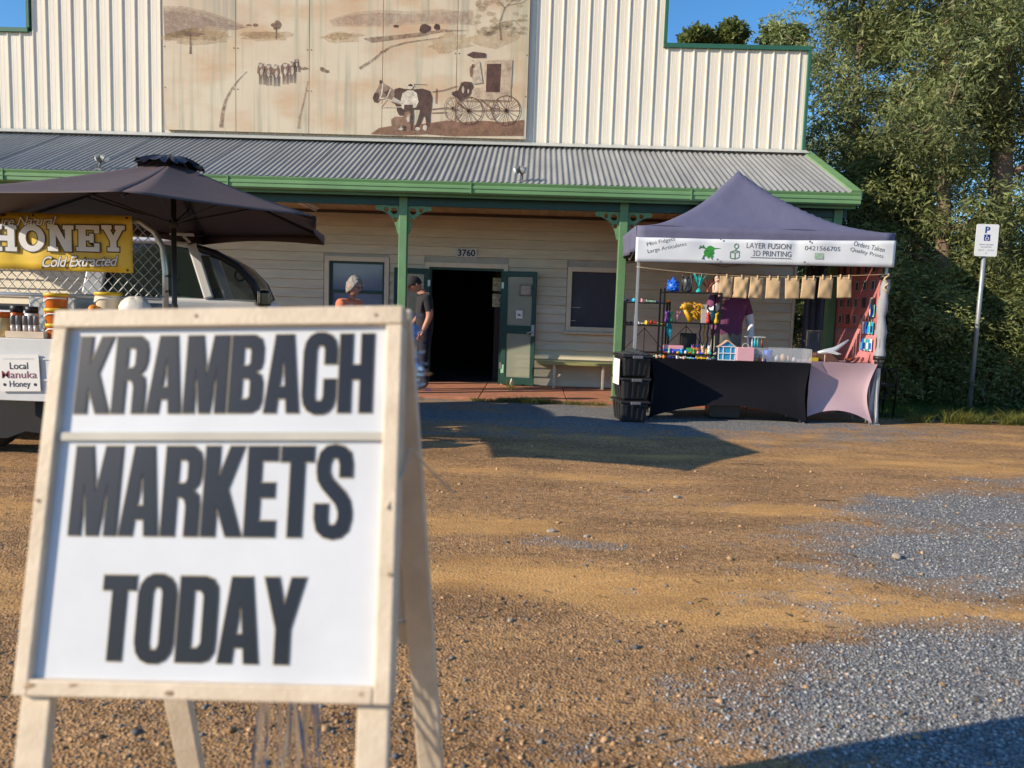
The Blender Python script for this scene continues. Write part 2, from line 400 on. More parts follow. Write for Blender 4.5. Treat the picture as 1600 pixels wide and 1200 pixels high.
while x < 4.15:
    w = min(PITCH, 4.16 - x)
    tall = -8.24 < x + .1 < 1.93
    o = link('cladding_panel', tallp if tall else lowp, hall, (x, WY - .012, 0))
    if w < PITCH: o.scale.x = w / PITCH
    x += PITCH
# backing of the parapet and hall body
bodym = mat('hall_body', (.45, .42, .36), .7)
MB().box(-8.2, 1.9, WY + .03, WY + .16, ZC, 6.9).build('parapet_backing', bodym, hall)
MB().box(1.9, 4.15, WY + .03, WY + .15, ZC, 5.43).build('parapet_backing', bodym, hall)
MB().box(-10.45, -8.2, WY + .03, WY + .15, ZC, 5.43).build('parapet_backing', bodym, hall)
b_ = MB(); b_.box(-10.4, -10.28, 12.85, 27, 0, 4.2).box(4.0, 4.12, 12.85, 27, 0, 4.2).box(-10.4, 4.12, 27, 27.15, 0, 4.2)
b_.build('outer_wall', bodym, hall)
b_ = MB().prism([(-10.7, 4.2), (4.42, 4.2), (-3.15, 5.3)], 12.85, 27.3); b_.build('roof', mat('roof_metal', (.3, .31, .3), .5), hall)
# parapet caps
for (x0, x1, y0, y1, z0, z1) in ((1.90, 4.20, WY - .06, WY + .17, 5.432, 5.50), (-10.5, -8.23, WY - .06, WY + .17, 5.432, 5.50),
                                 (1.895, 1.945, WY - .062, WY + .16, 5.50, 6.9), (-8.255, -8.20, WY - .062, WY + .16, 5.50, 6.9), (4.155, 4.20, WY - .058, WY + .165, 3.88, 5.432)):
    MB().box(x0, x1, y0, y1, z0, z1).build('parapet_cap', capm, hall, bevel=.004)
MB().box(4.2, 4.42, WY + .05, WY + .6, 3.80, 3.92).build('side_gutter', mat('side_gutter_blue', (.06, .09, .16), .4), hall)
# apron flashing
flash = mat('flashing', (.44, .45, .42), .45, var=.08)
b_ = MB(); b_.add([(-10.5, 12.565, 3.925), (4.22, 12.565, 3.925), (4.22, 12.40, 3.845), (-10.5, 12.40, 3.845)], [(0, 1, 2, 3)])
b_.build('roof_flashing', flash, hall, solid=.006)
# corrugated veranda roof
roofm = mat('corrugated_roof', (.27, .275, .265), .55, var=.10, scale=1.2, stretch=(4, .8, 1), rnd=.07, c2=(.21, .215, .215))
SW = .7362; NC = 9
def roof_sheet():
    b_ = MB(); ns = NC * 8; v = []
    for t in (0, .5, 1):
        y = 10.52 + t * 2.03; z = 2.955 + t * .905
        for i in range(ns + 1):
            u = i / ns * SW; v.append((u, y, z + .0105 * math.cos(2 * math.pi * i / 8)))
    k = ns + 1
    b_.add(v, [(r * k + i, r * k + i + 1, (r + 1) * k + i + 1, (r + 1) * k + i) for r in range(2) for i in range(ns)])
    return b_.mesh('roof_sheet', roofm, True)
rs_me = roof_sheet()
for i in range(20): link('roof_sheet', rs_me, hall, (-10.55 + i * SW, 0, (i % 2) * .004))
# gutter, fascia, barge, beam
b_ = MB()
prof = [(10.62, 2.795), (10.535, 2.795), (10.515, 2.815), (10.515, 2.86), (10.505, 2.868), (10.505, 2.90), (10.515, 2.91), (10.50, 2.945), (10.50, 2.955), (10.515, 2.955), (10.53, 2.84), (10.62, 2.84)]
k = len(prof); v = [(-10.6, y, z) for y, z in prof] + [(4.30, y, z) for y, z in prof]
b_.add(v, [tuple(range(k)), tuple(range(2 * k - 1, k - 1, -1))] + [(i, (i + 1) % k, (i + 1) % k + k, i + k) for i in range(k)])
b_.build('gutter', gutm, hall)
for xx in (-7.3, -4.2, -.9, 2.05): MB().box(xx, xx + .012, 10.494, 10.52, 2.80, 2.957).build('gutter_joint', gutm, hall)
MB().box(-10.6, 4.28, 10.63, 10.66, 2.76, 2.93).build('fascia', green, hall)
MB().box(-10.6, 4.24, 10.80, 10.90, 2.66, 2.776).build('veranda_beam', dgreen, hall)
b_ = MB().bar((4.235, 10.52, 2.965), (4.235, 12.60, 3.895), .13, .05); b_.build('barge_capping', mat('barge_green', (.17, .31, .13), .45), hall)
b_ = MB(); b_.add([(4.21, 10.68, 2.78), (4.21, 12.6, 2.78), (4.21, 12.6, 3.84), (4.21, 10.68, 2.98)], [(0, 1, 2, 3)]); b_.build('gable_end', dgreen, hall, solid=.02)
# soffit boards
sofm = mat('soffit_paint', (.40, .30, .18), .6, var=.12, scale=3, rnd=.12)
sb = MB().box(0, .136, 10.66, 12.6, 2.782, 2.80).mesh('soffit_board', sofm)
for i in range(106): link('soffit_board', sb, hall, (-10.6 + i * .14, 0, (i % 3) * .0015))
MB().box(-10.6, 4.2, 10.67, 12.6, 2.806, 2.82).build('soffit_backing', mat('dark_gap', (.03, .025, .02), .9), hall)
MB().box(-10.4, 4.19, WY - .05, WY - .024, 2.735, 2.781).build('scotia', mat('scotia', (.08, .06, .045), .7), hall)
# wall openings  (x0,x1,z0,z1)
OPEN = [(-3.44, -2.36, .92, 2.03), (-1.79, -.42, 0, 1.985), (.53, 1.42, .95, 1.985)]
rowh = .1468; z = .034; rows = 0
mesh_cache = {}
def wboard(L):
    key = round(L, 3)
    if key not in mesh_cache:
        b_ = MB(); pr = [(-.002, .007), (-.046, .007), (-.012, rowh + .004), (-.002, rowh + .004)]
        v = [(0, y, z) for y, z in pr] + [(L, y, z) for y, z in pr]
        b_.add(v, [(0, 1, 2, 3), (7, 6, 5, 4)] + [(i, i + 4, (i + 1) % 4 + 4, (i + 1) % 4) for i in range(4)])
        mesh_cache[key] = b_.mesh('weatherboard', boardm)
    return mesh_cache[key]
while z < 2.76:
    segs = [(-10.4, 4.19)]
    for (a, b2, c, d) in OPEN:
        if z + rowh > c + .02 and z < d - .02:
            segs = [s for (p, q) in segs for s in ((p, min(q, a)), (max(p, b2), q)) if s[1] - s[0] > .05]
    for (p, q) in segs:
        # butt joints in long runs
        cuts = [p] + [c for c in (sorted((-7.3 + (rows % 3) * .9, 2.4 + (rows % 4) * .3))) if p + .4 < c < q - .4] + [q]
        for c0, c1 in zip(cuts, cuts[1:]):
            link('weatherboard', wboard(c1 - c0 - .003), hall, (c0, WY, z))
    z += rowh; rows += 1
MB().box(4.165, 4.205, WY - .058, WY + .1, .03, 2.78).build('corner_stop', boardm, hall)
b_ = MB(); xs_ = [-10.4] + [e for o_ in OPEN for e in o_[:2]] + [4.19]
for i in range(0, len(xs_), 2): b_.box(xs_[i], xs_[i + 1], WY, WY + .1, 0, 2.9)
for (a, b2, c, d) in OPEN:
    if c > 0: b_.box(a, b2, WY, WY + .1, 0, c)
    b_.box(a, b2, WY, WY + .1, d, 2.9)
b_.box(-10.4, 4.19, WY, WY + .1, 2.901, 3.9); b_.build('wall_lining', bodym, hall)
def frame(x0, x1, z0, z1, t, y0, y1, m, name, parent, sill=True):
    b_ = MB().box(x0 - t, x0, y0, y1, z0 - (t if sill else 0), z1 + t).box(x1, x1 + t, y0, y1, z0 - (t if sill else 0), z1 + t).box(x0, x1, y0, y1, z1, z1 + t)
    if sill: b_.box(x0, x1, y0, y1, z0 - t, z0)
    return b_.build(name, m, parent, bevel=.004)
glass_b = mat('blue_blind_glass', (.17, .21, .29), .12, var=.15, scale=1.5, spec=.6)
screen_m = mat('insect_screen', (.055, .055, .075), .45, var=.25, scale=3, spec=.3)
# left window with sash
w1 = MB().box(-3.35, -2.44, WY + .03, WY + .045, 1.0, 1.965).build('window', glass_b, hall)
frame(-3.35, -2.44, 1.0, 1.965, .075, WY - .056, WY + .03, trimm, 'window_trim', w1)
frame(-3.31, -2.48, 1.03, 1.93, .039, WY - .01, WY + .028, dgreen, 'sash', w1)
MB().box(-3.31, -2.48, WY - .005, WY + .028, 1.455, 1.50).build('sash_rail', dgreen, w1)
MB().box(-3.35, -3.30, WY - .012, WY - .001, 1.3, 1.45).build('latch', dgreen, w1)
MB().box(-3.5, -2.3, WY - .09, WY - .02, .885, .923).build('sill', trimm, w1, bevel=.005)
# right window with dark screen
w2 = MB().box(.61, 1.335, WY + .012, WY + .03, 1.02, 1.91).build('window', screen_m, hall)
frame(.61, 1.335, 1.02, 1.91, .075, WY - .056, WY + .03, trimm, 'window_trim', w2)
MB().box(.50, 1.44, WY - .10, WY - .02, .905, .943).build('sill', trimm, w2, bevel=.005)
for zz, l_ in ((1.33, .14), (1.115, .07)): MB().box(.625, .625 + l_, WY + .006, WY + .011, zz, zz + .007).build('screen_slit', mat('glint', (.6, .6, .6), .4), w2)  # pale bars put glints on the dark screen by colour
# doorway
frame(-1.71, -.50, 0.03, 1.915, .075, WY - .056, WY + .1, trimm, 'door_trim', hall, False)
frame(-1.67, -.54, 0.034, 1.875, .04, WY - .03, WY + .09, dgreen, 'door_frame', hall, False)
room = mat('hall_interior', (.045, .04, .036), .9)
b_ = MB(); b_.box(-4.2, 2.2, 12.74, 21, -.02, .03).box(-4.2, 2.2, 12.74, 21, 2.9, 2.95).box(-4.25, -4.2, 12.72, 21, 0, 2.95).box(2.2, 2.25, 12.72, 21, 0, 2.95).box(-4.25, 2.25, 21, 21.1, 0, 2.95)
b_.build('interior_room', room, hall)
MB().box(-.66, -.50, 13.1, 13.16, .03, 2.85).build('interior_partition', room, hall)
for zz in (1.30, 1.57):
    MB().box(-.70, -.555, 13.075, 13.095, zz, zz + .22).build('notice', mat('notice_paper', (.55, .50, .30), .7, var=.5, scale=25, c2=(.12, .12, .08)), hall)
pane_m = mat('door_pane', (.40, .43, .34), .12, var=.06, scale=2, alpha=.45, spec=.6)
def door_leaf(hx, ang, sgn, extras):
    d = MB().box(0, sgn * .56, -.018, .018, 0, .12).box(0, sgn * .08, -.018, .018, .12, 1.83).box(sgn * .49, sgn * .56, -.018, .018, .12, 1.83)\
        .box(sgn * .08, sgn * .49, -.018, .018, .83, .96).box(sgn * .08, sgn * .49, -.018, .018, 1.74, 1.83).build('door', dgreen, hall, (hx, WY - .07, .05), bevel=.003)
    d.rotation_euler.z = ang
    for z0, z1 in ((.121, .829), (.961, 1.739)):
        xa, xb = sorted((sgn * .081, sgn * .489))
        MB().box(xa, xb, -.004, .004, z0, z1).build('pane', pane_m, d)
    for zz in (.25, 1.55): MB().box(-.02, .02, -.03, -.019, zz, zz + .1).build('hinge', mat('steel', (.4, .4, .4), .35, 1.), d)
    if extras:
        s = .0
        MB().box(.285, .485, -.030, -.019, 1.44, 1.62).build('plaque', mat('plaque', (.13, .10, .085), .35, var=.3, scale=12), d)
        MB().box(.305, .465, -.033, -.0305, 1.46, 1.60).build('plaque_plate', mat('plaque_plate', (.30, .22, .17), .35, .5, var=.2, scale=20), d)
        n_ = MB().box(.235, .34, -.009, -.0045, 1.075, 1.205).build('paper_notice', mat('white_paper', WHITE, .7, var=.03), d)
        b_ = MB().box(.262, .315, -.0120, -.0095, 1.12, 1.135).box(.262, .272, -.0120, -.0095, 1.136, 1.16).box(.285, .30, -.0120, -.0095, 1.136, 1.150)
        b_.build('notice_print', mat('ink', (.03, .03, .04), .6), n_)
        h_ = MB().tube([(.525, -.02, .87), (.525, -.07, .87), (.44, -.07, .845)], .011, 8); h_.box(.50, .55, -.026, -.019, .80, .98)
        h_.build('handle', mat('steel', (.4, .4, .4), .35, 1.), d, auto=True)
        MB().box(.005, .055, -.024, -.019, .18, .32).build('kick_reflector', mat('pale_green', (.25, .5, .33), .4), d)
    return d
door_leaf(-.50, R(-14), 1, True)
door_leaf(-1.71, R(12), -1, False)
# street number
ns = MB().box(-.165, .165, -.003, .003, -.068, .068).build('house_number', mat('number_plate', (.55, .55, .55), .5, var=.06), hall, (-1.11, WY - .052, 2.155))
place(text_mesh('digits', '3760', mat('ink', (.03, .03, .04), .6), w=.285, h=.112, offset=.03), 'digits', ns, (0, -.0045, 0))
# posts with fretwork brackets
def arc(cx, cz, r, a0, a1, n=10): return [(cx + r * math.cos(R(a0 + (a1 - a0) * i / n)), cz + r * math.sin(R(a0 + (a1 - a0) * i / n))) for i in range(n + 1)]
def bracket_mesh():
    # quarter fretwork: top edge along z=0, post edge along x=0
    outer = [(0, 0), (.30, 0)] + arc(.30, -.035, .035, 90, -60, 5) + arc(.34, -.36, .30, 100, 170, 10) + [(.03, -.37), (.0, -.40)]
    h1 = arc(.075, -.075, .045, 0, 350, 12); h2 = arc(.185, -.055, .032, 0, 350, 10); h3 = arc(.055, -.195, .032, 0, 350, 10)
    return shape_mesh('bracket', [outer, h1[::-1], h2[::-1], h3[::-1]], green, .013)
bm_ = bracket_mesh()
for px in (-7.95, -4.90, -1.85, 1.205, 4.12):
    p = MB().box(-.058, .058, -.058, .058, 0, 2.775).build('post', green, hall, (px, 10.84, 0), bevel=.008)
    if abs(px - 4.12) > .01: place(bm_, 'bracket', p, (.058, 0, 2.655))
    q = place(bm_, 'bracket', p, (-.058, 0, 2.655)); q.scale.x = -1
    MB().box(-.07, .07, -.07, .07, 0, .05).build('post_shoe', green, p)
# fluorescent batten under the soffit
fl = MB().box(-.05, .05, -.6, .6, -.05, 0).build('batten_light', mat('batten_white', (.7, .7, .68), .4), hall, (-3.45, 11.55, 2.78), bevel=.008)
MB().tube([(0, -.58, -.07), (0, .58, -.07)], .016, 8).build('tube', mat('tube_glass', (.8, .8, .8), .2), fl, smooth=True)

# floodlights on the veranda roof edge
def floodlight(x, label, lean):
    t = thing('floodlight', label, 'floodlight', (x, 10.62, 2.985), 0, 'floodlights on the veranda roof')
    gm = mat('floodlight_grey', (.17, .18, .17), .5); wm = mat('lamp_white', (.72, .72, .70), .3)
    MB().box(-.045, .045, -.03, .03, -.02, .03).build('base', gm, t, bevel=.005)
    MB().tube([(0, 0, .02), (.01, 0, .09), (.05 * lean, -.01, .14)], .014, 8).build('arm', gm, t, smooth=True)
    for s in (-1, 1):
        h = MB().lathe([(.015, -.09), (.04, -.07), (.05, -.01), (.055, 0)], n=12, axis='x').build('lamp_head', gm, t, (.05 * lean + s * .06, -.02, .15), smooth=True)
        h.rotation_euler = (0, R(30), 0 if s > 0 else math.pi)
        MB().ell((0, 0, 0), (.03, .046, .046), 10, 6).build('lens', wm, h, smooth=True)
floodlight(-6.02, 'twin-headed floodlight on the gutter above the market umbrella', 1.)
floodlight(-.22, 'twin-headed floodlight on the gutter above the hall doorway', -.4)

# bench against the wall
bench = thing('bench', 'long green-topped plank bench against the hall wall beside the open door', 'bench', (.08, 12.22, .034))
bgm = mat('bench_green', (.30, .31, .13), .5, var=.12, scale=4, stretch=(1, 8, 8))
b_ = MB(); b_.add([(0, 0, .42), (1.28, 0, .42), (1.28, .34, .42), (.0, .34, .42), (.10, 0, .375), (1.28, 0, .375), (1.28, .34, .375), (.0, .34, .375)],
                  [(0, 1, 2, 3), (7, 6, 5, 4), (0, 4, 5, 1), (1, 5, 6, 2), (2, 6, 7, 3), (3, 7, 4, 0)])
b_.build('seat', bgm, bench, bevel=.004)
for xx in (.27, 1.05):
    MB().box(xx, xx + .04, .05, .085, 0, .375).build('leg', trimm, bench)
    MB().bar((xx + .02, .085, .32), (xx + .02, .32, .345), .04, .05).build('brace', trimm, bench)
wd = MB().lathe([(.05, 0), (.045, .02), (.018, .10), (.004, .13)], n=10).build('reflection_cone', mat('cone_white', (.62, .60, .5), .7), loc=(-.31, 12.33, .034), smooth=True)  # pale cone added in place of a white reflection
tag(wd, 'small pale cone added for a white reflection by the open right door', 'cone')

# ================================================================ MURAL
mural = thing('mural_board', 'faded sepia mural of horse, wagon and cattle on five tall panels', 'mural', (0, 0, 0))
def mural_mat():
    m = bpy.data.materials.new('mural_panel'); m.use_nodes = True; n = m.node_tree.nodes; l = m.node_tree.links
    b = n['Principled BSDF']; b.inputs['Roughness'].default_value = .6
    tc = n.new('ShaderNodeTexCoord')
    def nz(s, st, d=6):
        mp = n.new('ShaderNodeMapping'); mp.inputs['Scale'].default_value = st; l.new(tc.outputs['Object'], mp.inputs[0])
        t = n.new('ShaderNodeTexNoise'); t.inputs['Scale'].default_value = s; t.inputs['Detail'].default_value = d; l.new(mp.outputs[0], t.inputs['Vector']); return t.outputs[0]
    def ramp(src, *st):
        r = n.new('ShaderNodeValToRGB'); e = r.color_ramp.elements
        while len(e) < len(st): e.new(.5)
        for q, (p, c) in zip(e, st): q.position = p; q.color = (*c, 1)
        l.new(src, r.inputs[0]); return r.outputs[0]
    def mix(f, a, b2):
        x = n.new('ShaderNodeMix'); x.data_type = 'RGBA'; l.new(f, x.inputs[0]); l.new(a, x.inputs[6]); l.new(b2, x.inputs[7]); return x.outputs[2]
    base = ramp(nz(.8, (1, 1, 1)), (.35, (.56, .44, .31)), (.5, (.63, .53, .385)), (.65, (.64, .56, .41)))
    rust = ramp(nz(1.6, (1, 1, 1.6)), (.3, (.52, .29, .14)), (.7, (.58, .40, .24)))
    rf = ramp(nz(1.1, (.8, 1, 1.8), 5), (.48, (0, 0, 0)), (.68, (.85, .85, .85)))
    streak = ramp(nz(2.2, (5, 1, .22), 5), (.49, (0, 0, 0)), (.70, (.9, .9, .9)))
    grn = ramp(nz(1, (1, 1, 1)), (.4, (.33, .32, .24)), (.6, (.43, .40, .28)))
    l.new(mix(streak, mix(rf, base, rust), grn), b.inputs['Base Color']); return m
mur_m = mural_mat()
YM = WY - .086
MX = [-6.03, -4.858, -3.682, -2.512, -1.338, -.208]
for a, b2 in zip(MX, MX[1:]):
    p = MB().box(a + .004, b2 - .004, YM, YM + .012, 3.962, 6.55).build('mural_panel', mur_m, mural, bevel=.002)
    for sx in (a + .03, b2 - .03):
        for zz in (4.62, 5.25): MB().lathe([(.009, 0), (.009, .004)], (sx, YM - .005, zz), 8, axis='y').build('screw', mat('rusty_screw', (.16, .07, .03), .8), p)
MB().box(-6.03, -.208, YM + .0125, WY - .034, 3.985, 6.5).build('backing_frame', mat('backing', (.12, .10, .09), .8), mural)
def Z1(zx, zy):                 # mural design units -> wall metres
    px = 240 + zx / 2.667; py = zy / 2.667
    return (-6.027 + (px - 259.5) * .01026, 3.982 + (203 + (px - 260) * .0319 - py) * .00999)
def Z2(zx, zy): return Z1((580 + zx / 6.154 - 240) * 2.667, (120 + zy / 6.154) * 2.667)
layer = [0]
def paint(name, polys, c, a=1., zf=Z1, jit=0.):
    layer[0] += 1; y = YM - .0012 * layer[0] / 4 - .001
    b_ = MB(); rg = random.Random(layer[0])
    for pl in polys:
        pts = [zf(px + rg.uniform(-jit, jit), py + rg.uniform(-jit, jit)) for px, py in pl]
        b_.prism(pts, y, y + .0008)
    m = mat('mural_%s_%d' % (name, layer[0]), c, .6, var=.35, scale=9, rnd=0, alpha=.99)
    nd, lk = m.node_tree.nodes, m.node_tree.links
    nz_ = nd.new('ShaderNodeTexNoise'); nz_.inputs['Scale'].default_value = 14; nz_.inputs['Detail'].default_value = 8; nz_.inputs['Roughness'].default_value = .7
    tc_ = nd.new('ShaderNodeTexCoord'); lk.new(tc_.outputs['Object'], nz_.inputs['Vector'])
    mr_ = nd.new('ShaderNodeMapRange'); mr_.inputs[1].default_value = .35; mr_.inputs[2].default_value = .62; mr_.inputs[3].default_value = a * (.25 if a < .8 else .6); mr_.inputs[4].default_value = a
    lk.new(nz_.outputs[0], mr_.inputs[0]); lk.new(mr_.outputs[0], nd['Principled BSDF'].inputs['Alpha'])
    o = b_.build('painted_' + name, m, mural)
    if len(polys) > 1: o['kind'] = 'stuff'
    return o
def stroke(pts, w, w2=None):
    w2 = w2 or w; L = []; Rr = []
    for i, (x_, y_) in enumerate(pts):
        p = pts[max(i - 1, 0)]; q = pts[min(i + 1, len(pts) - 1)]
        dx, dy = q[0] - p[0], q[1] - p[1]; d = math.hypot(dx, dy) or 1; ww = (w + (w2 - w) * i / max(1, len(pts) - 1)) / 2
        L.append((x_ - dy / d * ww, y_ + dx / d * ww)); Rr.append((x_ + dy / d * ww, y_ - dx / d * ww))
    return [[L[i], L[i + 1], Rr[i + 1], Rr[i]] for i in range(len(pts) - 1)]
def blob(cx, cy, rx, ry, n=14, j=.2, sd=1):
    rg = random.Random(sd); return [(cx + rx * (1 + rg.uniform(-j, j)) * math.cos(6.283 * i / n), cy + ry * (1 + rg.uniform(-j, j)) * math.sin(6.283 * i / n)) for i in range(n)]
mauve = (.47, .33, .26); tan = (.50, .38, .26); dk = (.105, .058, .045); md = (.24, .145, .10); lt = (.70, .62, .50)
paint('hill', [[(55, 38), (140, 40), (230, 60), (310, 86), (410, 128), (350, 140), (250, 136), (160, 158), (60, 186)]], mauve, .22)
paint('hill', [[(55, 60), (130, 64), (220, 84), (300, 104), (370, 126), (250, 122), (160, 140), (60, 166)]], mauve, .22)
paint('hill', [[(55, 45), (140, 48), (230, 70), (310, 95), (400, 130), (350, 135), (250, 128), (160, 150), (60, 178)]], mauve, .20)
paint('hill', [[(760, 95), (850, 70), (960, 62), (1080, 70), (1200, 62), (1330, 75), (1330, 125), (1150, 110), (950, 125), (780, 120)]], mauve, .16)
paint('hill', [[(740, 102), (850, 80), (960, 74), (1080, 82), (1200, 74), (1330, 66), (1345, 130), (1150, 120), (950, 132), (760, 128)]], mauve, .16)
paint('field', [blob(210, 158, 130, 22, 16, .25, 4), blob(470, 160, 80, 16, 14, .25, 5), blob(790, 168, 60, 14, 14, .3, 6)], (.52, .35, .18), .28)
paint('field', [blob(200, 165, 150, 32, 18, .3, 41), blob(480, 165, 105, 24, 16, .3, 42), blob(800, 172, 85, 22, 16, .3, 43), blob(1240, 200, 90, 40, 16, .3, 44), blob(1430, 180, 110, 40, 16, .3, 45)], (.52, .36, .19), .22)
paint('tree', [blob(178, 155, 42, 10, 12, .3, 2), [(164, 155), (170, 155), (172, 235), (162, 235)], blob(525, 122, 22, 18, 12, .3, 9), [(521, 130), (527, 130), (527, 178), (522, 178)], blob(438, 120, 12, 7, 8, .2, 3), blob(412, 120, 14, 4, 8, .3, 8)], md, .7)
paint('tree', [blob(1136, 140, 25, 18, 12, .25, 12), blob(1186, 134, 13, 14, 10, .25, 13), blob(1018, 129, 12, 6, 8, .3, 14)], dk, .9)
paint('bank', [[(882, 178), (930, 172), (1020, 165), (1120, 155), (1210, 143), (1320, 150), (1200, 156), (1120, 172), (1000, 186), (920, 196)]], md, .40)
paint('track', stroke([(870, 300), (930, 262), (960, 235), (1000, 212), (1060, 196), (1120, 188), (1200, 178)], 12, 4), md, .36)
paint('track', stroke([(402, 308), (365, 345), (335, 385), (312, 430), (300, 480), (293, 540)], 3, 18), md, .42)
paint('track', stroke([(655, 350), (642, 420), (622, 500), (618, 545)], 3, 12), (.45, .30, .2), .5)
rg_ = random.Random(5)
paint('tall_tree', [blob(1400 + rg_.uniform(-50, 140), 30 + rg_.uniform(-28, 140), rg_.uniform(9, 26), rg_.uniform(5, 13), 9, .35, i) for i in range(46)], (.44, .33, .20), .26)
paint('tall_tree', stroke([(1450, 190), (1440, 120), (1460, 60), (1500, 20)], 8, 4) + stroke([(1440, 120), (1500, 110), (1545, 150)], 4, 2) + stroke([(1460, 60), (1420, 20)], 4, 2) + stroke([(1470, 50), (1530, 40), (1560, 20)], 4, 2), md, .40)
# cattle
cat_d = []; cat_l = []
for i, (cx, cy) in enumerate(((462, 300), (490, 305), (523, 308), (560, 300), (590, 295), (608, 275))):
    s = 1. if i < 5 else .6
    cat_d.append(blob(cx, cy, 17 * s, 26 * s, 12, .15, 30 + i)); 
    for dx in (-10, -3, 6, 12): cat_d.append([(cx + dx, cy + 20 * s), (cx + dx + 4, cy + 20 * s), (cx + dx + 3, cy + 62 * s), (cx + dx + 1, cy + 62 * s)])
    cat_l.append(blob(cx - 4 + (i % 2) * 6, cy - 18 * s, 8 * s, 11 * s, 9, .2, 50 + i)); cat_l.append([(cx - 16, cy - 26 * s), (cx + 14, cy - 25 * s), (cx + 2, cy - 19 * s)])
    cat_l.append(blob(cx + 2, cy + 12 * s, 6 * s, 15 * s, 8, .2, 60 + i))
paint('cattle', cat_d, md, .9); paint('cattle', cat_l, lt, .8)
paint('cattle', [blob(640, 298, 18, 6, 9, .3, 70), blob(715, 302, 14, 9, 9, .3, 71), blob(735, 310, 10, 7, 9, .3, 72)], md, .5)
# ground under the wagon
paint('earth', [[(30, 575), (110, 520), (230, 500), (330, 515), (470, 490), (600, 475), (760, 450), (900, 470), (1100, 455), (1300, 470), (1490, 450), (1488, 600), (800, 600), (560, 580), (300, 590)]], (.28, .15, .095), .8, Z2)
# horse
paint('horse', [[(240, 270), (255, 150), (300, 138), (350, 150), (430, 155), (520, 148), (590, 170), (612, 230), (608, 320), (598, 400), (600, 500), (570, 540), (545, 540), (560, 470), (545, 400), (530, 420), (500, 500), (470, 550), (440, 550), (470, 470), (495, 380), (500, 345), (430, 345), (420, 420), (412, 540), (385, 550), (370, 400), (300, 400), (280, 360), (270, 310)]], dk, 1, Z2)
paint('horse', [[(255, 262), (250, 160), (215, 140), (190, 118), (150, 98), (140, 85), (118, 85), (105, 110), (85, 150), (60, 195), (45, 235), (60, 270), (90, 278), (120, 240), (165, 225), (200, 250), (235, 285)]], (.32, .22, .16), 1, Z2)
paint('horse', [[(45, 235), (60, 190), (100, 180), (110, 225), (92, 278), (60, 272)], blob(120, 85, 14, 22, 8, .1, 3), [(150, 180), (215, 150), (180, 215)]], dk, 1, Z2)
paint('harness', stroke([(140, 95), (130, 200), (110, 240)], 12) + stroke([(110, 240), (180, 235), (215, 150)], 12) + stroke([(120, 320), (180, 245), (330, 300)], 10) + stroke([(120, 322), (330, 322)], 7) + stroke([(235, 240), (330, 290)], 30), lt, .9, Z2)
paint('shafts', stroke([(610, 180), (720, 165), (850, 125)], 7) + stroke([(420, 105), (560, 110)], 4) + stroke([(610, 345), (760, 330), (860, 350)], 9) + stroke([(610, 380), (760, 375)], 8) + stroke([(652, 150), (650, 290)], 9), md, .9, Z2)
# man and dog
paint('man', [[(330, 190), (375, 165), (430, 165), (465, 190), (485, 270), (460, 330), (430, 330), (425, 300), (350, 300), (345, 345), (325, 330), (315, 250)], blob(402, 130, 26, 26, 12, .05, 4), [(360, 125), (372, 105), (432, 105), (445, 128)]], lt, 1, Z2)
paint('man', [[(348, 300), (430, 300), (440, 420), (430, 545), (395, 545), (390, 420), (375, 420), (365, 545), (330, 545)]], dk, 1, Z2)
paint('dog', [[(225, 440), (260, 412), (340, 415), (360, 370), (395, 360), (415, 395), (405, 440), (415, 550), (385, 560), (375, 500), (300, 500), (300, 545), (235, 548)]], (.30, .18, .12), 1, Z2)
paint('dog', [blob(388, 430, 16, 42, 10, .15, 8), blob(480, 530, 26, 18, 9, .2, 9), blob(550, 520, 22, 28, 9, .2, 10), blob(320, 530, 22, 14, 9, .2, 11)], lt, .8, Z2)
# wagon
paint('wagon', [[(985, 145), (1355, 145), (1360, 270), (1000, 250)], [(1105, -110), (1365, -120), (1360, 145), (1105, 145)]], (.55, .42, .30), .9, Z2)
paint('wagon', [[(1125, -80), (1262, -80), (1255, 190), (1122, 185)]], (.10, .045, .035), 1, Z2)
paint('wagon', [[(930, -165), (990, -195), (1110, -180), (1110, -140), (985, -140)], [(800, 185), (860, 165), (885, 95), (920, 85), (985, 90), (1003, 150), (960, 215), (880, 262), (800, 210)]], dk, 1, Z2)
paint('driver', [[(965, -110), (1010, -130), (1055, -100), (1090, 100), (1000, 110), (985, 0)], blob(905, 160, 12, 34, 9, .1, 5), blob(955, 175, 10, 22, 9, .1, 6)], (.62, .50, .38), 1, Z2)
paint('driver', [blob(980, -10, 22, 60, 10, .3, 7), blob(1000, -60, 16, 22, 9, .2, 8)], md, .8, Z2)
def wheel(cx, cy, rx, ry, n=14, w=9):
    out = stroke([(cx + rx * math.cos(6.2832 * i / 28), cy + ry * math.sin(6.2832 * i / 28)) for i in range(29)], w)
    for i in range(n):
        a = 6.283 * i / n; out += stroke([(cx, cy), (cx + rx * math.cos(a), cy + ry * math.sin(a))], 5)
    return out + [blob(cx, cy, 18, 18, 10, 0)]
paint('wheel', wheel(965, 362, 132, 130), (.17, .10, .07), 1, Z2)
paint('wheel', wheel(1318, 362, 132, 140), (.17, .10, .07), 1, Z2)
paint('wheel', wheel(810, 340, 80, 110, 10, 7) + wheel(1180, 350, 62, 90, 8, 7), (.36, .25, .17), 1, Z2)
paint('axle', stroke([(840, 265), (1340, 272)], 6) + stroke([(1080, 262), (1170, 335), (1260, 345)], 10) + stroke([(850, 280), (940, 350)], 16) + stroke([(965, 362), (1318, 362)], 7), (.18, .10, .07), 1, Z2)

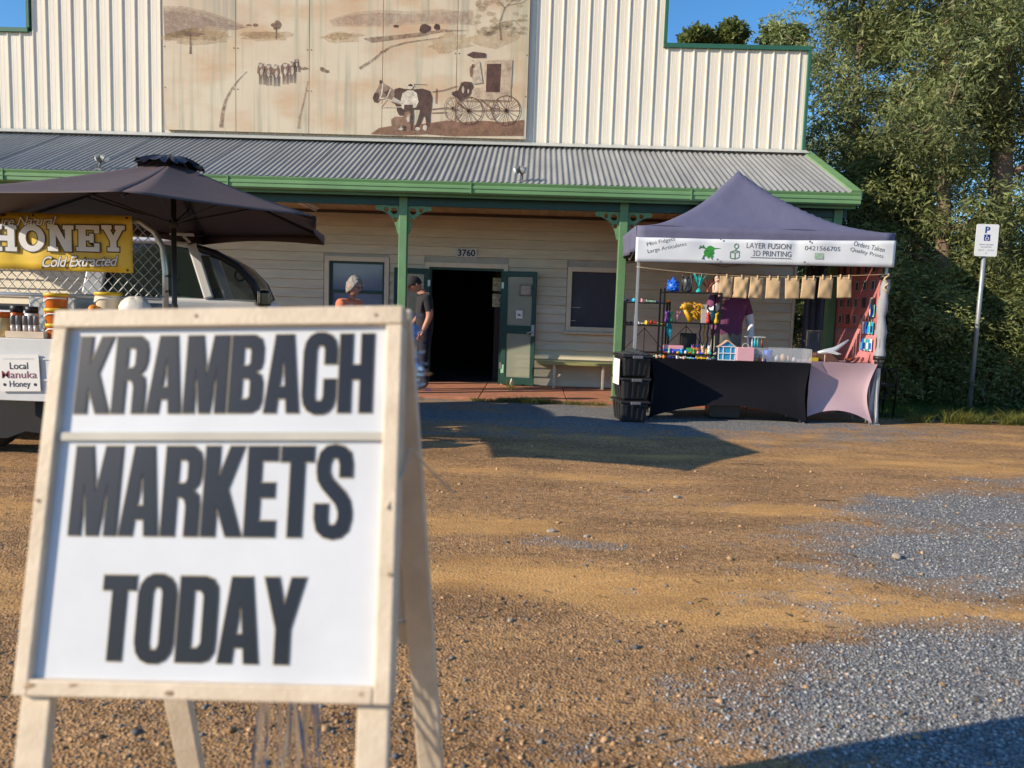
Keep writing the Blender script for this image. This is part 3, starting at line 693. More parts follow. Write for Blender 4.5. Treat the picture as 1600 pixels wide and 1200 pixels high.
# ================================================================ A-FRAME SIGN (foreground)
sign_wood = mat('painted_timber', (.68, .57, .43), .55, var=.06, scale=14, bump=.10, bscale=120, c2=(.57, .46, .33), rnd=.05)
bruise = mat('timber_dent', (.33, .23, .145), .8, var=.3, scale=40)
panel_m = mat('white_board', (.60, .615, .64), .4, var=.05, scale=7)
ink_m = mat('navy_black_print', (.011, .012, .018), .35, var=.25, scale=6, spec=.5)
edge_m = mat('tan_outline', (.45, .36, .22), .5)
GL = {
 'K': [[(0, 0), (.19, 0), (.19, .36), (.36, 0), (.57, 0), (.345, .52), (.55, 1), (.36, 1), (.19, .60), (.19, 1), (0, 1)]],
 'R': [[(0, 0), (.19, 0), (.19, .43), (.26, .43), (.32, .40), (.345, .33), (.345, 0), (.53, 0), (.53, .33), (.51, .45), (.43, .51), (.50, .57), (.535, .68), (.535, .82), (.50, .93), (.40, 1), (0, 1)], [(.19, .58), (.19, .85), (.31, .85), (.345, .81), (.345, .63), (.31, .58)]],
 'A': [[(0, 0), (.185, 0), (.205, .18), (.355, .18), (.375, 0), (.56, 0), (.42, 1), (.14, 1)], [(.225, .33), (.28, .76), (.335, .33)]],
 'M': [[(0, 0), (.165, 0), (.165, .66), (.265, 0), (.425, 0), (.525, .66), (.525, 0), (.69, 0), (.69, 1), (.45, 1), (.345, .44), (.24, 1), (0, 1)]],
 'B': [[(0, 0), (.38, 0), (.49, .05), (.535, .15), (.535, .38), (.50, .48), (.41, .53), (.49, .57), (.52, .66), (.52, .84), (.48, .95), (.38, 1), (0, 1)], [(.19, .17), (.19, .44), (.31, .44), (.345, .40), (.345, .21), (.31, .17)], [(.19, .60), (.19, .84), (.30, .84), (.335, .80), (.335, .64), (.30, .60)]],
 'C': [[(.535, .62), (.35, .62), (.35, .80), (.32, .86), (.22, .86), (.19, .80), (.19, .20), (.22, .14), (.32, .14), (.35, .2), (.35, .42), (.535, .42), (.535, .2), (.50, .08), (.43, .01), (.34, -.02), (.2, -.02), (.1, .02), (.03, .1), (0, .22), (0, .78), (.03, .9), (.1, .98), (.2, 1.02), (.34, 1.02), (.43, .99), (.5, .92), (.535, .80)]],
 'H': [[(0, 0), (.19, 0), (.19, .42), (.35, .42), (.35, 0), (.54, 0), (.54, 1), (.35, 1), (.35, .6), (.19, .6), (.19, 1), (0, 1)]],
 'E': [[(0, 0), (.43, 0), (.43, .17), (.19, .17), (.19, .43), (.40, .43), (.40, .59), (.19, .59), (.19, .84), (.42, .84), (.42, 1), (0, 1)]],
 'T': [[(.14, 0), (.33, 0), (.33, .83), (.46, .83), (.46, 1), (0, 1), (0, .83), (.14, .83)]],
 'S': [[(.51, .66), (.34, .66), (.34, .79), (.31, .87), (.22, .87), (.185, .8), (.185, .72), (.22, .65), (.42, .49), (.49, .40), (.52, .28), (.52, .2), (.48, .07), (.38, 0), (.26, -.02), (.14, 0), (.04, .07), (0, .2), (0, .36), (.18, .36), (.18, .2), (.2, .13), (.3, .13), (.34, .2), (.34, .28), (.30, .36), (.1, .53), (.03, .62), (.01, .72), (.01, .8), (.05, .93), (.14, 1), (.26, 1.02), (.38, 1), (.48, .93), (.51, .8)]],
 'O': [[(0, .22), (.03, .1), (.1, .02), (.2, -.02), (.34, -.02), (.44, .02), (.51, .1), (.54, .22), (.54, .78), (.51, .9), (.44, .98), (.34, 1.02), (.2, 1.02), (.1, .98), (.03, .9), (0, .78)], [(.19, .2), (.19, .8), (.22, .87), (.32, .87), (.35, .8), (.35, .2), (.32, .13), (.22, .13)]],
 'D': [[(0, 0), (.36, 0), (.46, .03), (.53, .12), (.54, .25), (.54, .75), (.53, .88), (.46, .97), (.36, 1), (0, 1)], [(.19, .16), (.19, .84), (.3, .84), (.35, .78), (.35, .22), (.3, .16)]],
 'Y': [[(.18, 0), (.37, 0), (.37, .40), (.56, 1), (.37, 1), (.275, .64), (.18, 1), (-.01, 1), (.18, .40)]],
}
def impact_word(word, w, h, gap, parent, cx, ztop, y, rot=0):
    xs_ = 0; cs = []
    for ch in word:
        adv = max(p[0] for c in GL[ch] for p in c)
        cs.append((ch, xs_)); xs_ += adv + gap
    tot = xs_ - gap; sx = w / tot
    for ch, x0 in cs:
        ct = [[((p[0] + x0) * sx - w / 2, p[1] * h) for p in c] for c in GL[ch]]
        o = link('letter', shape_mesh('letter', ct, ink_m, .0004, .0005), parent, (cx, y - .0022, ztop - h)); o['label'] = 'black block letter ' + ch
        e = link('letter_outline', shape_mesh('letter_outline', ct, edge_m, .0003, .0022), o, (0, .0011, 0))
asign = thing('sandwich_board_sign', 'foreground timber A-frame sign lettered KRAMBACH MARKETS TODAY in black', 'sign', (-.5125, 1.2865, 0))
# front frame lies in its own XZ plane (origin top centre), tilted back
ff = Matrix(((.99833, -.05, 0), (0, 0, 0), (0, 0, 0)))
ex = Vector((.599, -.027, .027)).normalized(); dn = Vector((.019, -.166, -.599)).normalized()
dn = (dn - ex * dn.dot(ex)).normalized(); ny = ex.cross(-dn) ; ny = (-dn).cross(ex)
rot3 = Matrix((ex, ny, -dn)).transposed()
P0 = Vector((-.812, 1.3, 1.25))
FM = Matrix.Translation(P0 - Vector((-.5125, 1.2865, 0))) @ rot3.to_4x4()       # local x: right, z: up, y: into scene
def fpart(b_, name, m, **k):
    o = b_.build(name, m, asign, **k); o.matrix_local = FM; return o
fr = .031
fpart(MB().box(0, .6, -.012, .030, -fr, 0), 'top_rail', sign_wood, bevel=.003)
fpart(MB().box(0, fr - .006, -.011, .029, -.622, -fr - .0005), 'side_rail', sign_wood, bevel=.003)
fpart(MB().box(.6 - fr + .004, .6, -.011, .029, -.622, -fr - .0005), 'side_rail', sign_wood, bevel=.003)
fpart(MB().box(fr - .006, .6 - fr + .004, -.0115, .028, -.622, -.622 + fr - .006), 'bottom_rail', sign_wood, bevel=.003)
pan = fpart(MB().box(fr - .01, .6 - fr + .008, .002, .008, -.61, -.02), 'sign_panel', panel_m)
fpart(MB().box(fr - .006, .6 - fr + .004, -.005, .0018, -.222, -.208), 'panel_divider', mat('divider_strip', (.50, .47, .40), .6), bevel=.001)
LW = FM
def word(word_, u0, u1, v0, v1, gap):
    holder = bpy.data.objects.new('lettering', None); col.objects.link(holder); holder.parent = asign; holder.matrix_local = FM
    impact_word(word_, u1 - u0, v1 - v0, gap, holder, (u0 + u1) / 2, -v0, .0020)
word('KRAMBACH', .046, .550, .045, .1755, .058)
word('MARKETS', .058, .524, .231, .375, .055)
word('TODAY', .127, .456, .438, .568, .06)
for (u, v) in ((.25, .004), (.555, .006), (.008, .31), (.592, .42)):
    fpart(MB().lathe([(.003, 0), (.003, .0012)], (u, -.0133, -v - .010), 8, axis='y'), 'nail_hole', bruise)
for (u, v, r_) in ((.03, .606, .020), (.10, .604, .016), (.255, .612, .018), (.555, .607, .014)):
    b_ = MB().ell((u, -.0105, -v), (r_ * .6, .0016, r_ * .3), 10, 6, noise=.15, rng=rs); fpart(b_, 'chipped_paint', bruise, smooth=True)
# legs below the front frame and the hinged rear frame
LT = 1.25 / .962
for u in (.004, .545):
    fpart(MB().box(u, u + .05, .006, .026, -1.30, -.6235), 'leg', sign_wood, bevel=.003)
rearM = Matrix.Translation(P0 + Vector((.0, .05, -.002)) - Vector((-.5125, 1.2865, 0)))
b0 = P0 - Vector((-.5125, 1.2865, 0))
def rleg(u0, u1, name='rear_leg'):
    t0 = b0 + ex * u0 + Vector((0, .046, -.006)); t1 = b0 + ex * u1 + Vector((0, .33, -1.25))
    MB().bar(t0, t1, .052, .022, up=(0, 1, 0)).build(name, sign_wood, asign, bevel=.003)
rleg(.055, .115); rleg(.578, .645)
for t, nm in ((.04, 'rear_rail'), (.52, 'rear_rail')):
    pa = b0 + ex * (.06 + .06 * t) + Vector((0, .06 + .29 * t, -1.25 * t)); pb = b0 + ex * (.585 + .06 * t) + Vector((0, .06 + .29 * t, -1.25 * t))
    MB().bar(pa, pb, .02, .045, up=(0, 0, 1)).build(nm, sign_wood, asign, bevel=.003)
pa = b0 + ex * .08 + Vector((0, .085, -.09)); pc = b0 + ex * .60 + Vector((0, .085, -.09)); 
b_ = MB(); b_.add([pa, pc, pc + Vector((.03, .125, -.53)), pa + Vector((.03, .125, -.53))], [(0, 1, 2, 3)]); b_.build('rear_panel', panel_m, asign, solid=.006)
# cord tied across the right side
cord = mat('cord', (.55, .47, .36), .9)
pts = [FM @ Vector(p) for p in ((.585, -.014, -.33), (.604, .01, -.27), (.606, .04, -.23))] + [b0 + ex * .64 + Vector((.01, .16, -.33)), b0 + ex * .66 + Vector((.012, .19, -.36))]
MB().tube(pts, .0022, 6).build('cord', cord, asign, smooth=True)
# silver and blue tinsel hanging behind the board
tin = thing('tinsel_garland', 'silver and blue foil tinsel hanging behind the timber A-frame sign', 'tinsel', (-.44, 1.36, 1.225))
foil = mat('silver_foil', (.88, .90, .94), .25, 1., var=.1); foilb = mat('blue_foil', (.22, .36, .68), .2, .8, var=.2)
rt = random.Random(11)
def strip(p, d, L, w, tw, m):
    b_ = MB(); v = []; n = 7; p = Vector(p); side = Vector((rt.uniform(-1, 1), rt.uniform(-1, 1), 0)).normalized()
    for i in range(n + 1):
        t = i / n; c = p + Vector(d) * L * t + Vector((math.sin(t * 5 + tw) * .02, math.cos(t * 4 + tw) * .015, 0)) * t
        s_ = side * math.cos(tw + t * 3) + Vector((0, 0, 1)) * math.sin(tw + t * 3) * .3
        v += [c - s_ * w, c + s_ * w]
    b_.add(v, [(2 * i, 2 * i + 1, 2 * i + 3, 2 * i + 2) for i in range(n)]); return b_
hang = MB(); hb = MB()
for i in range(40):
    q = strip((rt.uniform(-.06, .06), rt.uniform(-.02, .02), -.55 + rt.uniform(-.05, .05)), (rt.uniform(-.14, .14), rt.uniform(-.06, .10), -1), rt.uniform(.25, .62), rt.uniform(.0015, .0050), rt.uniform(0, 6), None)
    (hb if i % 4 == 0 else hang).add(q.v, q.f)
hang.build('silver_strands', foil, tin); hb.build('blue_strands', foilb, tin)
sb1 = MB(); sb2 = MB()
for i in range(36):
    t = rt.random() ** 1.3 * .34 - .03; base = Vector((.225 + .02 * t + rt.uniform(-.006, .008), -.008 + .05 * t + rt.uniform(-.012, .012), -.0 - .30 * t + (.02 if t < .1 else 0)))
    q = strip(base, (rt.uniform(-.2, .35), rt.uniform(-.4, .2), rt.uniform(-.8, .5)), rt.uniform(.015, .035), rt.uniform(.003, .008), rt.uniform(0, 6), None)
    (sb2 if rt.random() < .6 else sb1).add(q.v, q.f)
for i in range(9):
    q = strip((-.02 + i * .028, -.06, .02), (rt.uniform(-1, 1), .2, rt.uniform(.3, 1)), .035, .0012, i, None); sb1.add(q.v, q.f)
sb1.build('silver_tuft', foil, tin); sb2.build('blue_tuft', foilb, tin)

# ================================================================ GAZEBO STALL
TX0, TX1, TY0, TY1 = 1.235, 4.265, 9.45, 11.35
tcx, tcy = (TX0 + TX1) / 2, (TY0 + TY1) / 2
tent = thing('market_gazebo', 'pop-up gazebo with peaked grey-violet roof and white printed banner', 'gazebo', (tcx, tcy, 0))
hx, hy = (TX1 - TX0) / 2 + .02, (TY1 - TY0) / 2 + .02
canm = mat('gazebo_fabric', (.118, .118, .190), .75, var=.06, scale=3, bump=.5, bscale=5)
darkin = mat('gazebo_underside', (.012, .012, .016), .9)
alu = mat('grey_aluminium', (.40, .40, .40), .4, .6, var=.08)
EZ, AZ = 2.325, 3.185
apx = 2.635 - tcx
def canopy(u, v, inner=0.):
    x = (u * 2 - 1); y = (v * 2 - 1); s = max(abs(x), abs(y))
    h = (1 - s) ** 1.75
    if s > .999: h = 0
    sag = .045 * math.sin(math.pi * s) * (math.cos(math.pi * (x if abs(y) > abs(x) else y) / (2 * s + 1e-6)) ** 2)
    rip = .010 * math.sin(9 * x + 4 * y) * math.sin(7 * y - 3 * x) * s
    lift = .05 * math.cos(math.pi * x / 2) ** 2 * (1 if y < 0 and s > .93 else 0)
    return (x * hx + apx * (1 - s), y * hy + 0 * (1 - s), EZ + (AZ - EZ) * h - sag + rip - inner + lift * 0)
b_ = MB().grid(canopy, 44, 40); b_.build('canopy', canm, tent, smooth=True, solid=.004)
# valance (four cloth flaps)
def valance(p, q, drop, name, wav=.012):
    p = Vector(p); q = Vector(q); d = q - p; nrm = Vector((d.y, -d.x, 0)).normalized()
    def fn(u, v): return p + d * u + nrm * (wav * math.sin(u * 17) * v + .01) + Vector((0, 0, -drop * v))
    return MB().grid(fn, 28, 5).build(name, canm, tent, smooth=True, solid=.003)
valance((-hx, -hy, EZ), (hx, -hy, EZ), .31, 'valance')
valance((hx, -hy, EZ), (hx, hy, EZ), .30, 'valance'); valance((hx, hy, EZ), (-hx, hy, EZ), .30, 'valance'); valance((-hx, hy, EZ), (-hx, -hy, EZ), .30, 'valance', .02)
for sx in (-1, 1):
    for sy in (-1, 1):
        lg = MB().box(-.02, .02, -.02, .02, .02, 1.25).box(-.016, .016, -.016, .016, 1.25, 2.3).build('leg', alu, tent, (sx * (hx - .045), sy * (hy - .05), 0), bevel=.003)
        MB().box(-.05, .05, -.05, .05, 0, .02).build('foot_plate', alu, lg, bevel=.003)
        MB().box(-.032, .032, -.032, .032, .70, .80).build('clamp', mat('black_plastic', (.018, .018, .02), .45), lg, bevel=.004)
for (p, q) in (((-hx + .05, -hy + .05), (hx - .05, -hy + .05)), ((-hx + .05, hy - .05), (hx - .05, hy - .05)), ((-hx + .05, -hy + .05), (-hx + .05, hy - .05)), ((hx - .05, -hy + .05), (hx - .05, hy - .05))):
    p = Vector((*p, 0)); q = Vector((*q, 0)); m_ = (p + q) / 2
    for a, c in ((p, m_), (m_, q)):
        MB().bar(a + Vector((0, 0, 2.22)), c + Vector((0, 0, 1.98)), .018).build('truss_bar', alu, tent); MB().bar(a + Vector((0, 0, 1.98)), c + Vector((0, .0, 2.22)), .018).build('truss_bar', alu, tent)
MB().tube([(apx, 0, 2.1), (apx, 0, AZ - .02)], .018, 8).build('centre_mast', alu, tent)
# white banner on the front
banm = mat('vinyl_banner', (.72, .74, .77), .45, var=.04, scale=4)
def bw(u): return .012 * math.sin(u * 23 + 1) + .008 * math.sin(u * 51)
bz0, bz1 = 1.918, 2.232
def bf(u, v): return ((u * 2 - 1) * (hx + .008), -hy - .03 + bw(u) * (v - .2) + .018 * math.exp(-((u - .62) / .02) ** 2) * (v), (bz0 - .025 * (1 - u)) + (bz1 - bz0 + .0) * v - .022 * (1 - u) * v - .012 * math.sin(math.pi * u) * v)
banner = MB().grid(bf, 90, 6).build('banner', banm, tent, smooth=True, solid=.002)
grey_i = mat('grey_print', (.115, .125, .14), .5); lime = mat('green_print', (.035, .24, .035), .45, var=.4, scale=30)
def bpos(px): return ((px - 1193.5) / 403.0 * 2 * hx)
def conform(me, px, z, tilt=0.):
    me.transform(Matrix.Translation((bpos(px), 0, z)) @ Matrix.Rotation(R(tilt), 4, 'Y'))
    for v_ in me.vertices:
        u = (v_.co.x / (hx + .008) + 1) / 2; vv = (v_.co.z - bz0) / (bz1 - bz0); v_.co.y += bf(u, vv)[1] - .0035
def btxt(body, px, z, w, h, m, off=0., tilt=0., sp=1.):
    me = text_mesh('banner_text', body, m, w=w, h=h, offset=off, spacing=sp); conform(me, px, z, tilt); link('banner_text', me, banner, (0, 0, 0))
btxt('LAYER FUSION', 1199, 2.125, .53, .066, grey_i, .004); btxt('3D PRINTING', 1205, 2.035, .46, .066, grey_i, .004)
btxt('0421566705', 1283, 2.115, .42, .052, grey_i, .0)
btxt('Mini Fidgets', 1030, 2.135, .34, .058, grey_i, -.004, -13); btxt('Large Articulates', 1040, 2.065, .47, .058, grey_i, -.004, -13)
btxt('Orders Taken', 1355, 2.155, .37, .058, grey_i, -.004, 11); btxt('Quality Prints', 1352, 2.075, .40, .058, grey_i, -.004, 11)
MB().box(-.24, .24, -.0008, 0, -.003, .003).build('print_rule', grey_i, banner, (bpos(1203), -hy - .036, 1.985))
MB().box(-.052, .052, -.0008, 0, -.035, .035).build('print_block', mat('faint_green', (.30, .42, .32), .6, var=.3, scale=60), banner, (bpos(1278), -hy - .038, 2.025))
# cube + nozzle emblem
def cline(pts, w, m, nm):
    b_ = MB()
    for pl in stroke(pts, w): b_.prism(pl, -.001, 0)
    me = b_.mesh(nm, m); conform(me, 1147, 2.04); return link(nm, me, banner)
em = mat('emblem_green', (.12, .22, .14), .5)
cline([(-.055, -.07), (.0, -.08), (.05, -.06), (.05, .01), (.0, -.01), (-.055, 0), (-.055, -.07)], .011, em, 'emblem'); cline([(0, -.08), (0, -.01)], .011, em, 'emblem'); cline([(-.055, 0), (.0, .02), (.05, .01)], .011, em, 'emblem')
cline([(.012 + .024 * math.cos(6.283 * i / 12), .072 + .028 * math.sin(6.283 * i / 12)) for i in range(13)], .011, em, 'emblem'); cline([(.012, .045), (.004, .022)], .012, em, 'emblem')
# green lizard printed on the banner
def gl(polys, m, nm):
    b_ = MB()
    for pl in polys: b_.prism([((x_ - 525) / 570, (110 - z_) / 570) for x_, z_ in pl], -.001, 0)
    me = b_.mesh(nm, m); conform(me, 1113, 2.055); return link(nm, me, banner)
gl([blob(495, 128, 34, 30, 14, .1, 2), blob(505, 100, 26, 20, 12, .1, 3)] + stroke([(500, 108), (530, 98), (572, 95)], 14, 2) + stroke([(480, 105), (460, 92), (440, 90)], 11) + stroke([(478, 135), (462, 150), (458, 165)], 11) + stroke([(515, 138), (522, 152), (514, 165)], 10) + stroke([(500, 150), (490, 165)], 9), lime, 'lizard_print')
gl(stroke([(440, 90), (425, 100)], 6) + stroke([(440, 90), (432, 80)], 6) + stroke([(460, 92), (452, 76)], 6) + stroke([(458, 165), (448, 172)], 5) + stroke([(458, 165), (466, 174)], 5) + stroke([(514, 165), (522, 172)], 5), mat('lizard_dark', (.03, .05, .035), .5), 'lizard_claws')
for px in (1123, 1262): MB().lathe([(.012, 0), (.012, .002)], (bpos(px), -hy - .052, 2.19), 10, axis='y').build('eyelet', grey_i, banner)
for px in (1120, 1256): MB().lathe([(.012, 0), (.012, .002)], (bpos(px), -hy - .052, 1.945), 10, axis='y').build('eyelet', grey_i, banner)

# side and rear walls of the stall
sidep = thing('printed_backdrop', 'red fabric side wall printed with a tenement facade inside the gazebo', 'backdrop', (4.20, 9.52, 0))
redm = mat('red_facade_print', (.46, .14, .14), .75, var=.12, scale=5); gry = mat('grey_curtain', (.085, .095, .125), .8, var=.12, scale=3, stretch=(8, 8, .5))
MB().grid(lambda u, v: (.006 * math.sin(u * 14), u * 1.72, 1.17 + v * 1.0), 20, 6).build('facade', redm, sidep, smooth=True, solid=.004)
MB().grid(lambda u, v: (.006 * math.sin(u * 14), u * 1.72, .72 + v * .448), 20, 4).build('street', mat('street_print_sunlit', (.55, .21, .22), .75, var=.15, scale=6), sidep, smooth=True, solid=.004)  # lower strip in lighter pink: sunlight on the red print put into its colour
winm = mat('window_print', (.045, .04, .05), .6, var=.4, scale=20); wfm = mat('window_frame_print', (.32, .33, .32), .6)
rw_ = random.Random(8)
for r_ in range(4):
    for c in range(7):
        y0 = .12 + c * .235; z0 = 1.22 + r_ * .215
        f_ = MB().box(-.0145, -.0105, y0, y0 + .10, z0, z0 + .125).build('window', wfm if rw_.random() < .6 else winm, sidep)
        MB().box(-.0165, -.0150, y0 + .015, y0 + .085, z0 + .012, z0 + .11).build('pane', winm, f_)
rearp = thing('rear_curtain', 'plain dark grey curtain hung at the right rear corner of the gazebo', 'curtain', (3.92, 11.30, 0))
MB().grid(lambda u, v: (u * .30, .02 * math.sin(u * 22), .55 + v * 1.68), 24, 4).build('curtain', gry, rearp, smooth=True, solid=.003)
MB().bar((0, 0, 2.235), (.3, 0, 2.235), .02).build('rail', alu, rearp)
rollc = thing('rolled_cloth', 'grey rolled-up wall cloth strapped around the right front gazebo leg', 'rolled cloth', (4.245, 9.50, 0))
b_ = MB(); n_ = 14
for i in range(n_ + 1):
    pass
b_.tube([(.0 + .012 * math.sin(i * .7), .0, .78 + i * .09) for i in range(13)], [.055 + .012 * math.sin(i * 1.9) - (.02 if i > 10 else 0) for i in range(13)], 12)
b_.build('roll', mat('grey_cloth', (.30, .31, .34), .8, var=.12, scale=4, stretch=(10, 10, .6)), rollc, smooth=True)
b_ = MB().grid(lambda u, v: (-.02 + .07 * math.sin(u * 5) * (1 - v) - .05 * u * (1 - v), -.03 - .04 * math.cos(u * 6) * (1 - v), .03 + .75 * v), 10, 8); b_.build('skirt', mat('pale_cloth', (.45, .45, .50), .8, var=.1), rollc, smooth=True, solid=.003)
for zz in (.80, 1.78): MB().lathe([(.068, 0), (.068, .05)], (0, 0, zz), 14).build('strap', mat('black_plastic', (.018, .018, .02), .45), rollc, smooth=True)
rope = mat('twine', (.50, .38, .22), .9)
MB().tube([(.03 * math.cos(i * 1.3) - .01, -.055 - .01 * math.sin(i), 1.62 + i * .022) for i in range(11)], .012, 6).build('twine_knot', rope, rollc, smooth=True)

# ---- tables with stretch covers
def stretch_table(name, label, x0, x1, y0, y1, h, m, arch, pinch, cat='table'):
    t = thing(name, label, cat, ((x0 + x1) / 2, (y0 + y1) / 2, 0)); a, b2 = (x1 - x0) / 2, (y1 - y0) / 2
    def side(p, q, inward):
        p = Vector(p); q = Vector(q); d = q - p; nrm = Vector((-d.y, d.x, 0)).normalized()
        def fn(u, v):
            bot = arch * math.sin(math.pi * u) ** .75; z_ = bot + (h - bot) * v
            pin = pinch * math.sin(math.pi * min(1, v * 1.0)) * (1 - 2 * u)
            dep = .07 * math.sin(math.pi * v) * (math.sin(math.pi * u) ** .5)
            return p + d * u + d.normalized() * pin + nrm * dep + Vector((0, 0, z_))
        return MB().grid(fn, 30, 14)
    c = MB()
    for p, q in (((-a, -b2, 0), (a, -b2, 0)), ((a, -b2, 0), (a, b2, 0)), ((a, b2, 0), (-a, b2, 0)), ((-a, b2, 0), (-a, -b2, 0))):
        s_ = side(p, q, 1); c.add(s_.v, s_.f)
    c.grid(lambda u, v: (-a + 2 * a * u, -b2 + 2 * b2 * v, h), 30, 14)
    c.build('stretch_cover', m, t, smooth=False, weld=True, auto=True)
    MB().box(-a + .02, a - .02, -b2 + .02, b2 - .02, h - .035, h - .004).build('table_top', mat('table_plastic', (.5, .5, .5), .5), t)
    for sx in (-1, 1):
        for sy in (-1, 1): MB().tube([(sx * (a - .03), sy * (b2 - .03), 0), (sx * (a - .08), sy * (b2 - .06), h - .03)], .014, 8).build('leg', mat('leg_grey', (.25, .25, .25), .4, .6), t)
    return t
stretch_table('covered_table', 'long trestle table in a tight black stretch cover', 1.44, 3.36, 9.30, 10.02, .74, mat('black_spandex', (.010, .010, .014), .8, var=.1, scale=3, spec=.12), .20, .05)
stretch_table('covered_table', 'small table in a pale pink stretch cover at the gazebo corner', 3.29, 4.20, 9.42, 10.0, .75, mat('pink_spandex', (.47, .33, .37), .7, var=.06, scale=3), .17, .10)
# black storage tubs
tubm = mat('black_tub', (.022, .022, .024), .42, var=.15, scale=6, bump=.08)
tub_lbl = ('bottom black storage tub of the stack left of the black table', 'middle black storage tub of the stack, with silver lid clips', 'top black storage tub of the stack, a white sheet on its side')
for i in range(3):
    t = thing('storage_tub', tub_lbl[i], 'storage tub', (1.19, 9.14, i * .268), R(8), 'black storage tubs in a stack')
    b_ = MB(); v = []
    for z_, k in ((0, .84), (.225, .97)):
        for (sx, sy) in ((-1, -1), (1, -1), (1, 1), (-1, 1)): v.append((sx * .165 * k, sy * .24 * k, z_))
    b_.add(v, [(3, 2, 1, 0), (4, 5, 6, 7), (0, 1, 5, 4), (1, 2, 6, 5), (2, 3, 7, 6), (3, 0, 4, 7)]); b_.build('bin', tubm, t, bevel=.02, seg=3)
    for xx in (-.10, -.03, .04, .11): MB().bar((xx * .88, -.207, .03), (xx, -.238, .21), .022, .012, up=(0, 1, 0)).build('rib', tubm, t, bevel=.003)
    for yy in (-.12, 0, .12): MB().bar((-.143, yy * .88, .03), (-.164, yy, .21), .022, .012, up=(1, 0, 0)).build('rib', tubm, t, bevel=.003)
    MB().box(-.178, .178, -.255, .255, .226, .255).build('lid', tubm, t, bevel=.01)
    MB().box(-.06, .06, -.272, -.252, .215, .25).build('clip', mat('grey_clip', (.14, .14, .15), .4), t, bevel=.006)
    if i == 2:
        MB().box(-.1905, -.1885, -.17, .12, -.10, .20).build('white_sheet', mat('white_paper', WHITE, .7, var=.03), t)
        bg_ = MB().grid(lambda u, v: (-.17 + .34 * u, -.22 + .42 * v, .262 + .06 * abs(math.sin(u * 5 + v * 3)) * math.sin(math.pi * u) * math.sin(math.pi * v) + .01 * math.sin(u * 31) * math.sin(v * 27)), 16, 16)
        bg_.build('plastic_wrap', mat('grey_plastic_wrap', (.06, .065, .07), .25, var=.3, scale=12), t, smooth=True, solid=.003)
for xx, lb in ((2.42, 'black plastic crate standing under the middle of the black table'),):
    t = thing('crate', lb, 'crate', (xx, 9.66, 0)); MB().box(-.19, .19, -.14, .14, .01, .28).build('box', tubm, t, bevel=.015); MB().box(-.2, .2, -.15, .15, .281, .30).build('rim', tubm, t, bevel=.006)

# ---- wire racks on the table
bk = mat('black_steel', (.012, .012, .013), .4, .3)
def rack(label, x0, x1, y0, y1, zs, ztop, braces):
    t = thing('display_rack', label, 'rack', ((x0 + x1) / 2, (y0 + y1) / 2, .742)); a, b2 = (x1 - x0) / 2, (y1 - y0) / 2
    for sx in (-1, 1):
        for sy in (-1, 1): MB().box(-.011, .011, -.011, .011, 0, ztop).build('upright', bk, t, (sx * a, sy * b2, 0))
    for z_ in zs: MB().box(-a - .012, a + .012, -b2 - .012, b2 + .012, z_ - .008, z_ + .008).build('shelf', bk, t, bevel=.003)
    if braces:
        for sx in (-1, 1): MB().bar((sx * (a - .02), b2, .06), (0, b2, zs[1 if len(zs) > 2 else 0] - .04), .008).build('brace', bk, t)
        MB().bar((0, b2, .03), (0, b2, zs[1 if len(zs) > 2 else 0] - .02), .008).build('brace', bk, t)
    return t
rack('tall black metal shelf rack at the left of the black table', 1.585, 2.265, 9.42, 9.72, (.05, .43, .80), .845, True)
rack('lower black metal rack standing behind the tall one by the left gazebo leg', 1.17, 1.72, 9.80, 9.98, (.04, .385, .665), .69, True)

# ---- printed toys. pl(): plastic colour
def pl(n, c, r=.35): return mat('plastic_' + n, c, r, var=.08, scale=15, bump=.15, bscale=90)
PC = {'blue': (.02, .13, .62), 'teal': (.02, .42, .40), 'cyan': (.02, .40, .60), 'gold': (.62, .32, .02), 'red': (.55, .03, .03), 'rust': (.22, .055, .03), 'peach': (.66, .42, .31), 'pink': (.70, .30, .36),
      'grey': (.05, .055, .065), 'white': (.68, .68, .68), 'purple': (.20, .05, .35), 'orange': (.60, .17, .02), 'green': (.04, .33, .09), 'yellow': (.65, .45, .03), 'navy': (.02, .03, .18), 'mint': (.25, .55, .40)}
def P(c): return pl(c, PC[c])
TOPZ = .742 + .80 + .008; MIDZ = .742 + .43 + .008; TAB = .742
def toy(name, label, b_, m, loc, cat, rz=0, group=None, smooth=True):
    o = b_.build(name, m, loc=loc, smooth=smooth); o.rotation_euler.z = rz; return tag(o, label, cat, group)
# top shelf row
b_ = MB().lathe([(.03, 0), (.062, .02), (.072, .055), (.062, .095), (.036, .135), (.014, .16), (.006, .185)], n=16)
for k in range(26):
    a = k * 2.4; h = .015 + k * .0046; rr = .070 * math.sin(min(1, (h + .02) / .14 * .8 + .5) * 1.9) * 1.0
    b_.ell((rr * math.cos(a) * .95, rr * math.sin(a) * .95, h), (.014, .014, .014), 6, 4)
toy('dragon_egg', 'bright blue scaly printed egg with a pointed tip on the rack top', b_, P('blue'), (1.695, 9.5, TOPZ), 'toy')
b_ = MB().lathe([(.048, 0), (.056, .02), (.058, .10), (.062, .15), (.052, .165), (.05, .15)], n=14)
for k in range(6): b_.tube([(.058 * math.cos(k), .058 * math.sin(k), .02), (.062 * math.cos(k + .5), .062 * math.sin(k + .5), .10), (.07 * math.cos(k + .2), .07 * math.sin(k + .2), .19)], .007, 5)
b_.ell((-.055, 0, .195), (.012, .012, .02), 6, 5).ell((.045, 0, .19), (.012, .012, .022), 6, 5)
toy('printed_pot', 'charcoal grey printed pot with twisted branches on the rack top', b_, P('grey'), (1.865, 9.5, TOPZ), 'toy')
rt2 = random.Random(4)
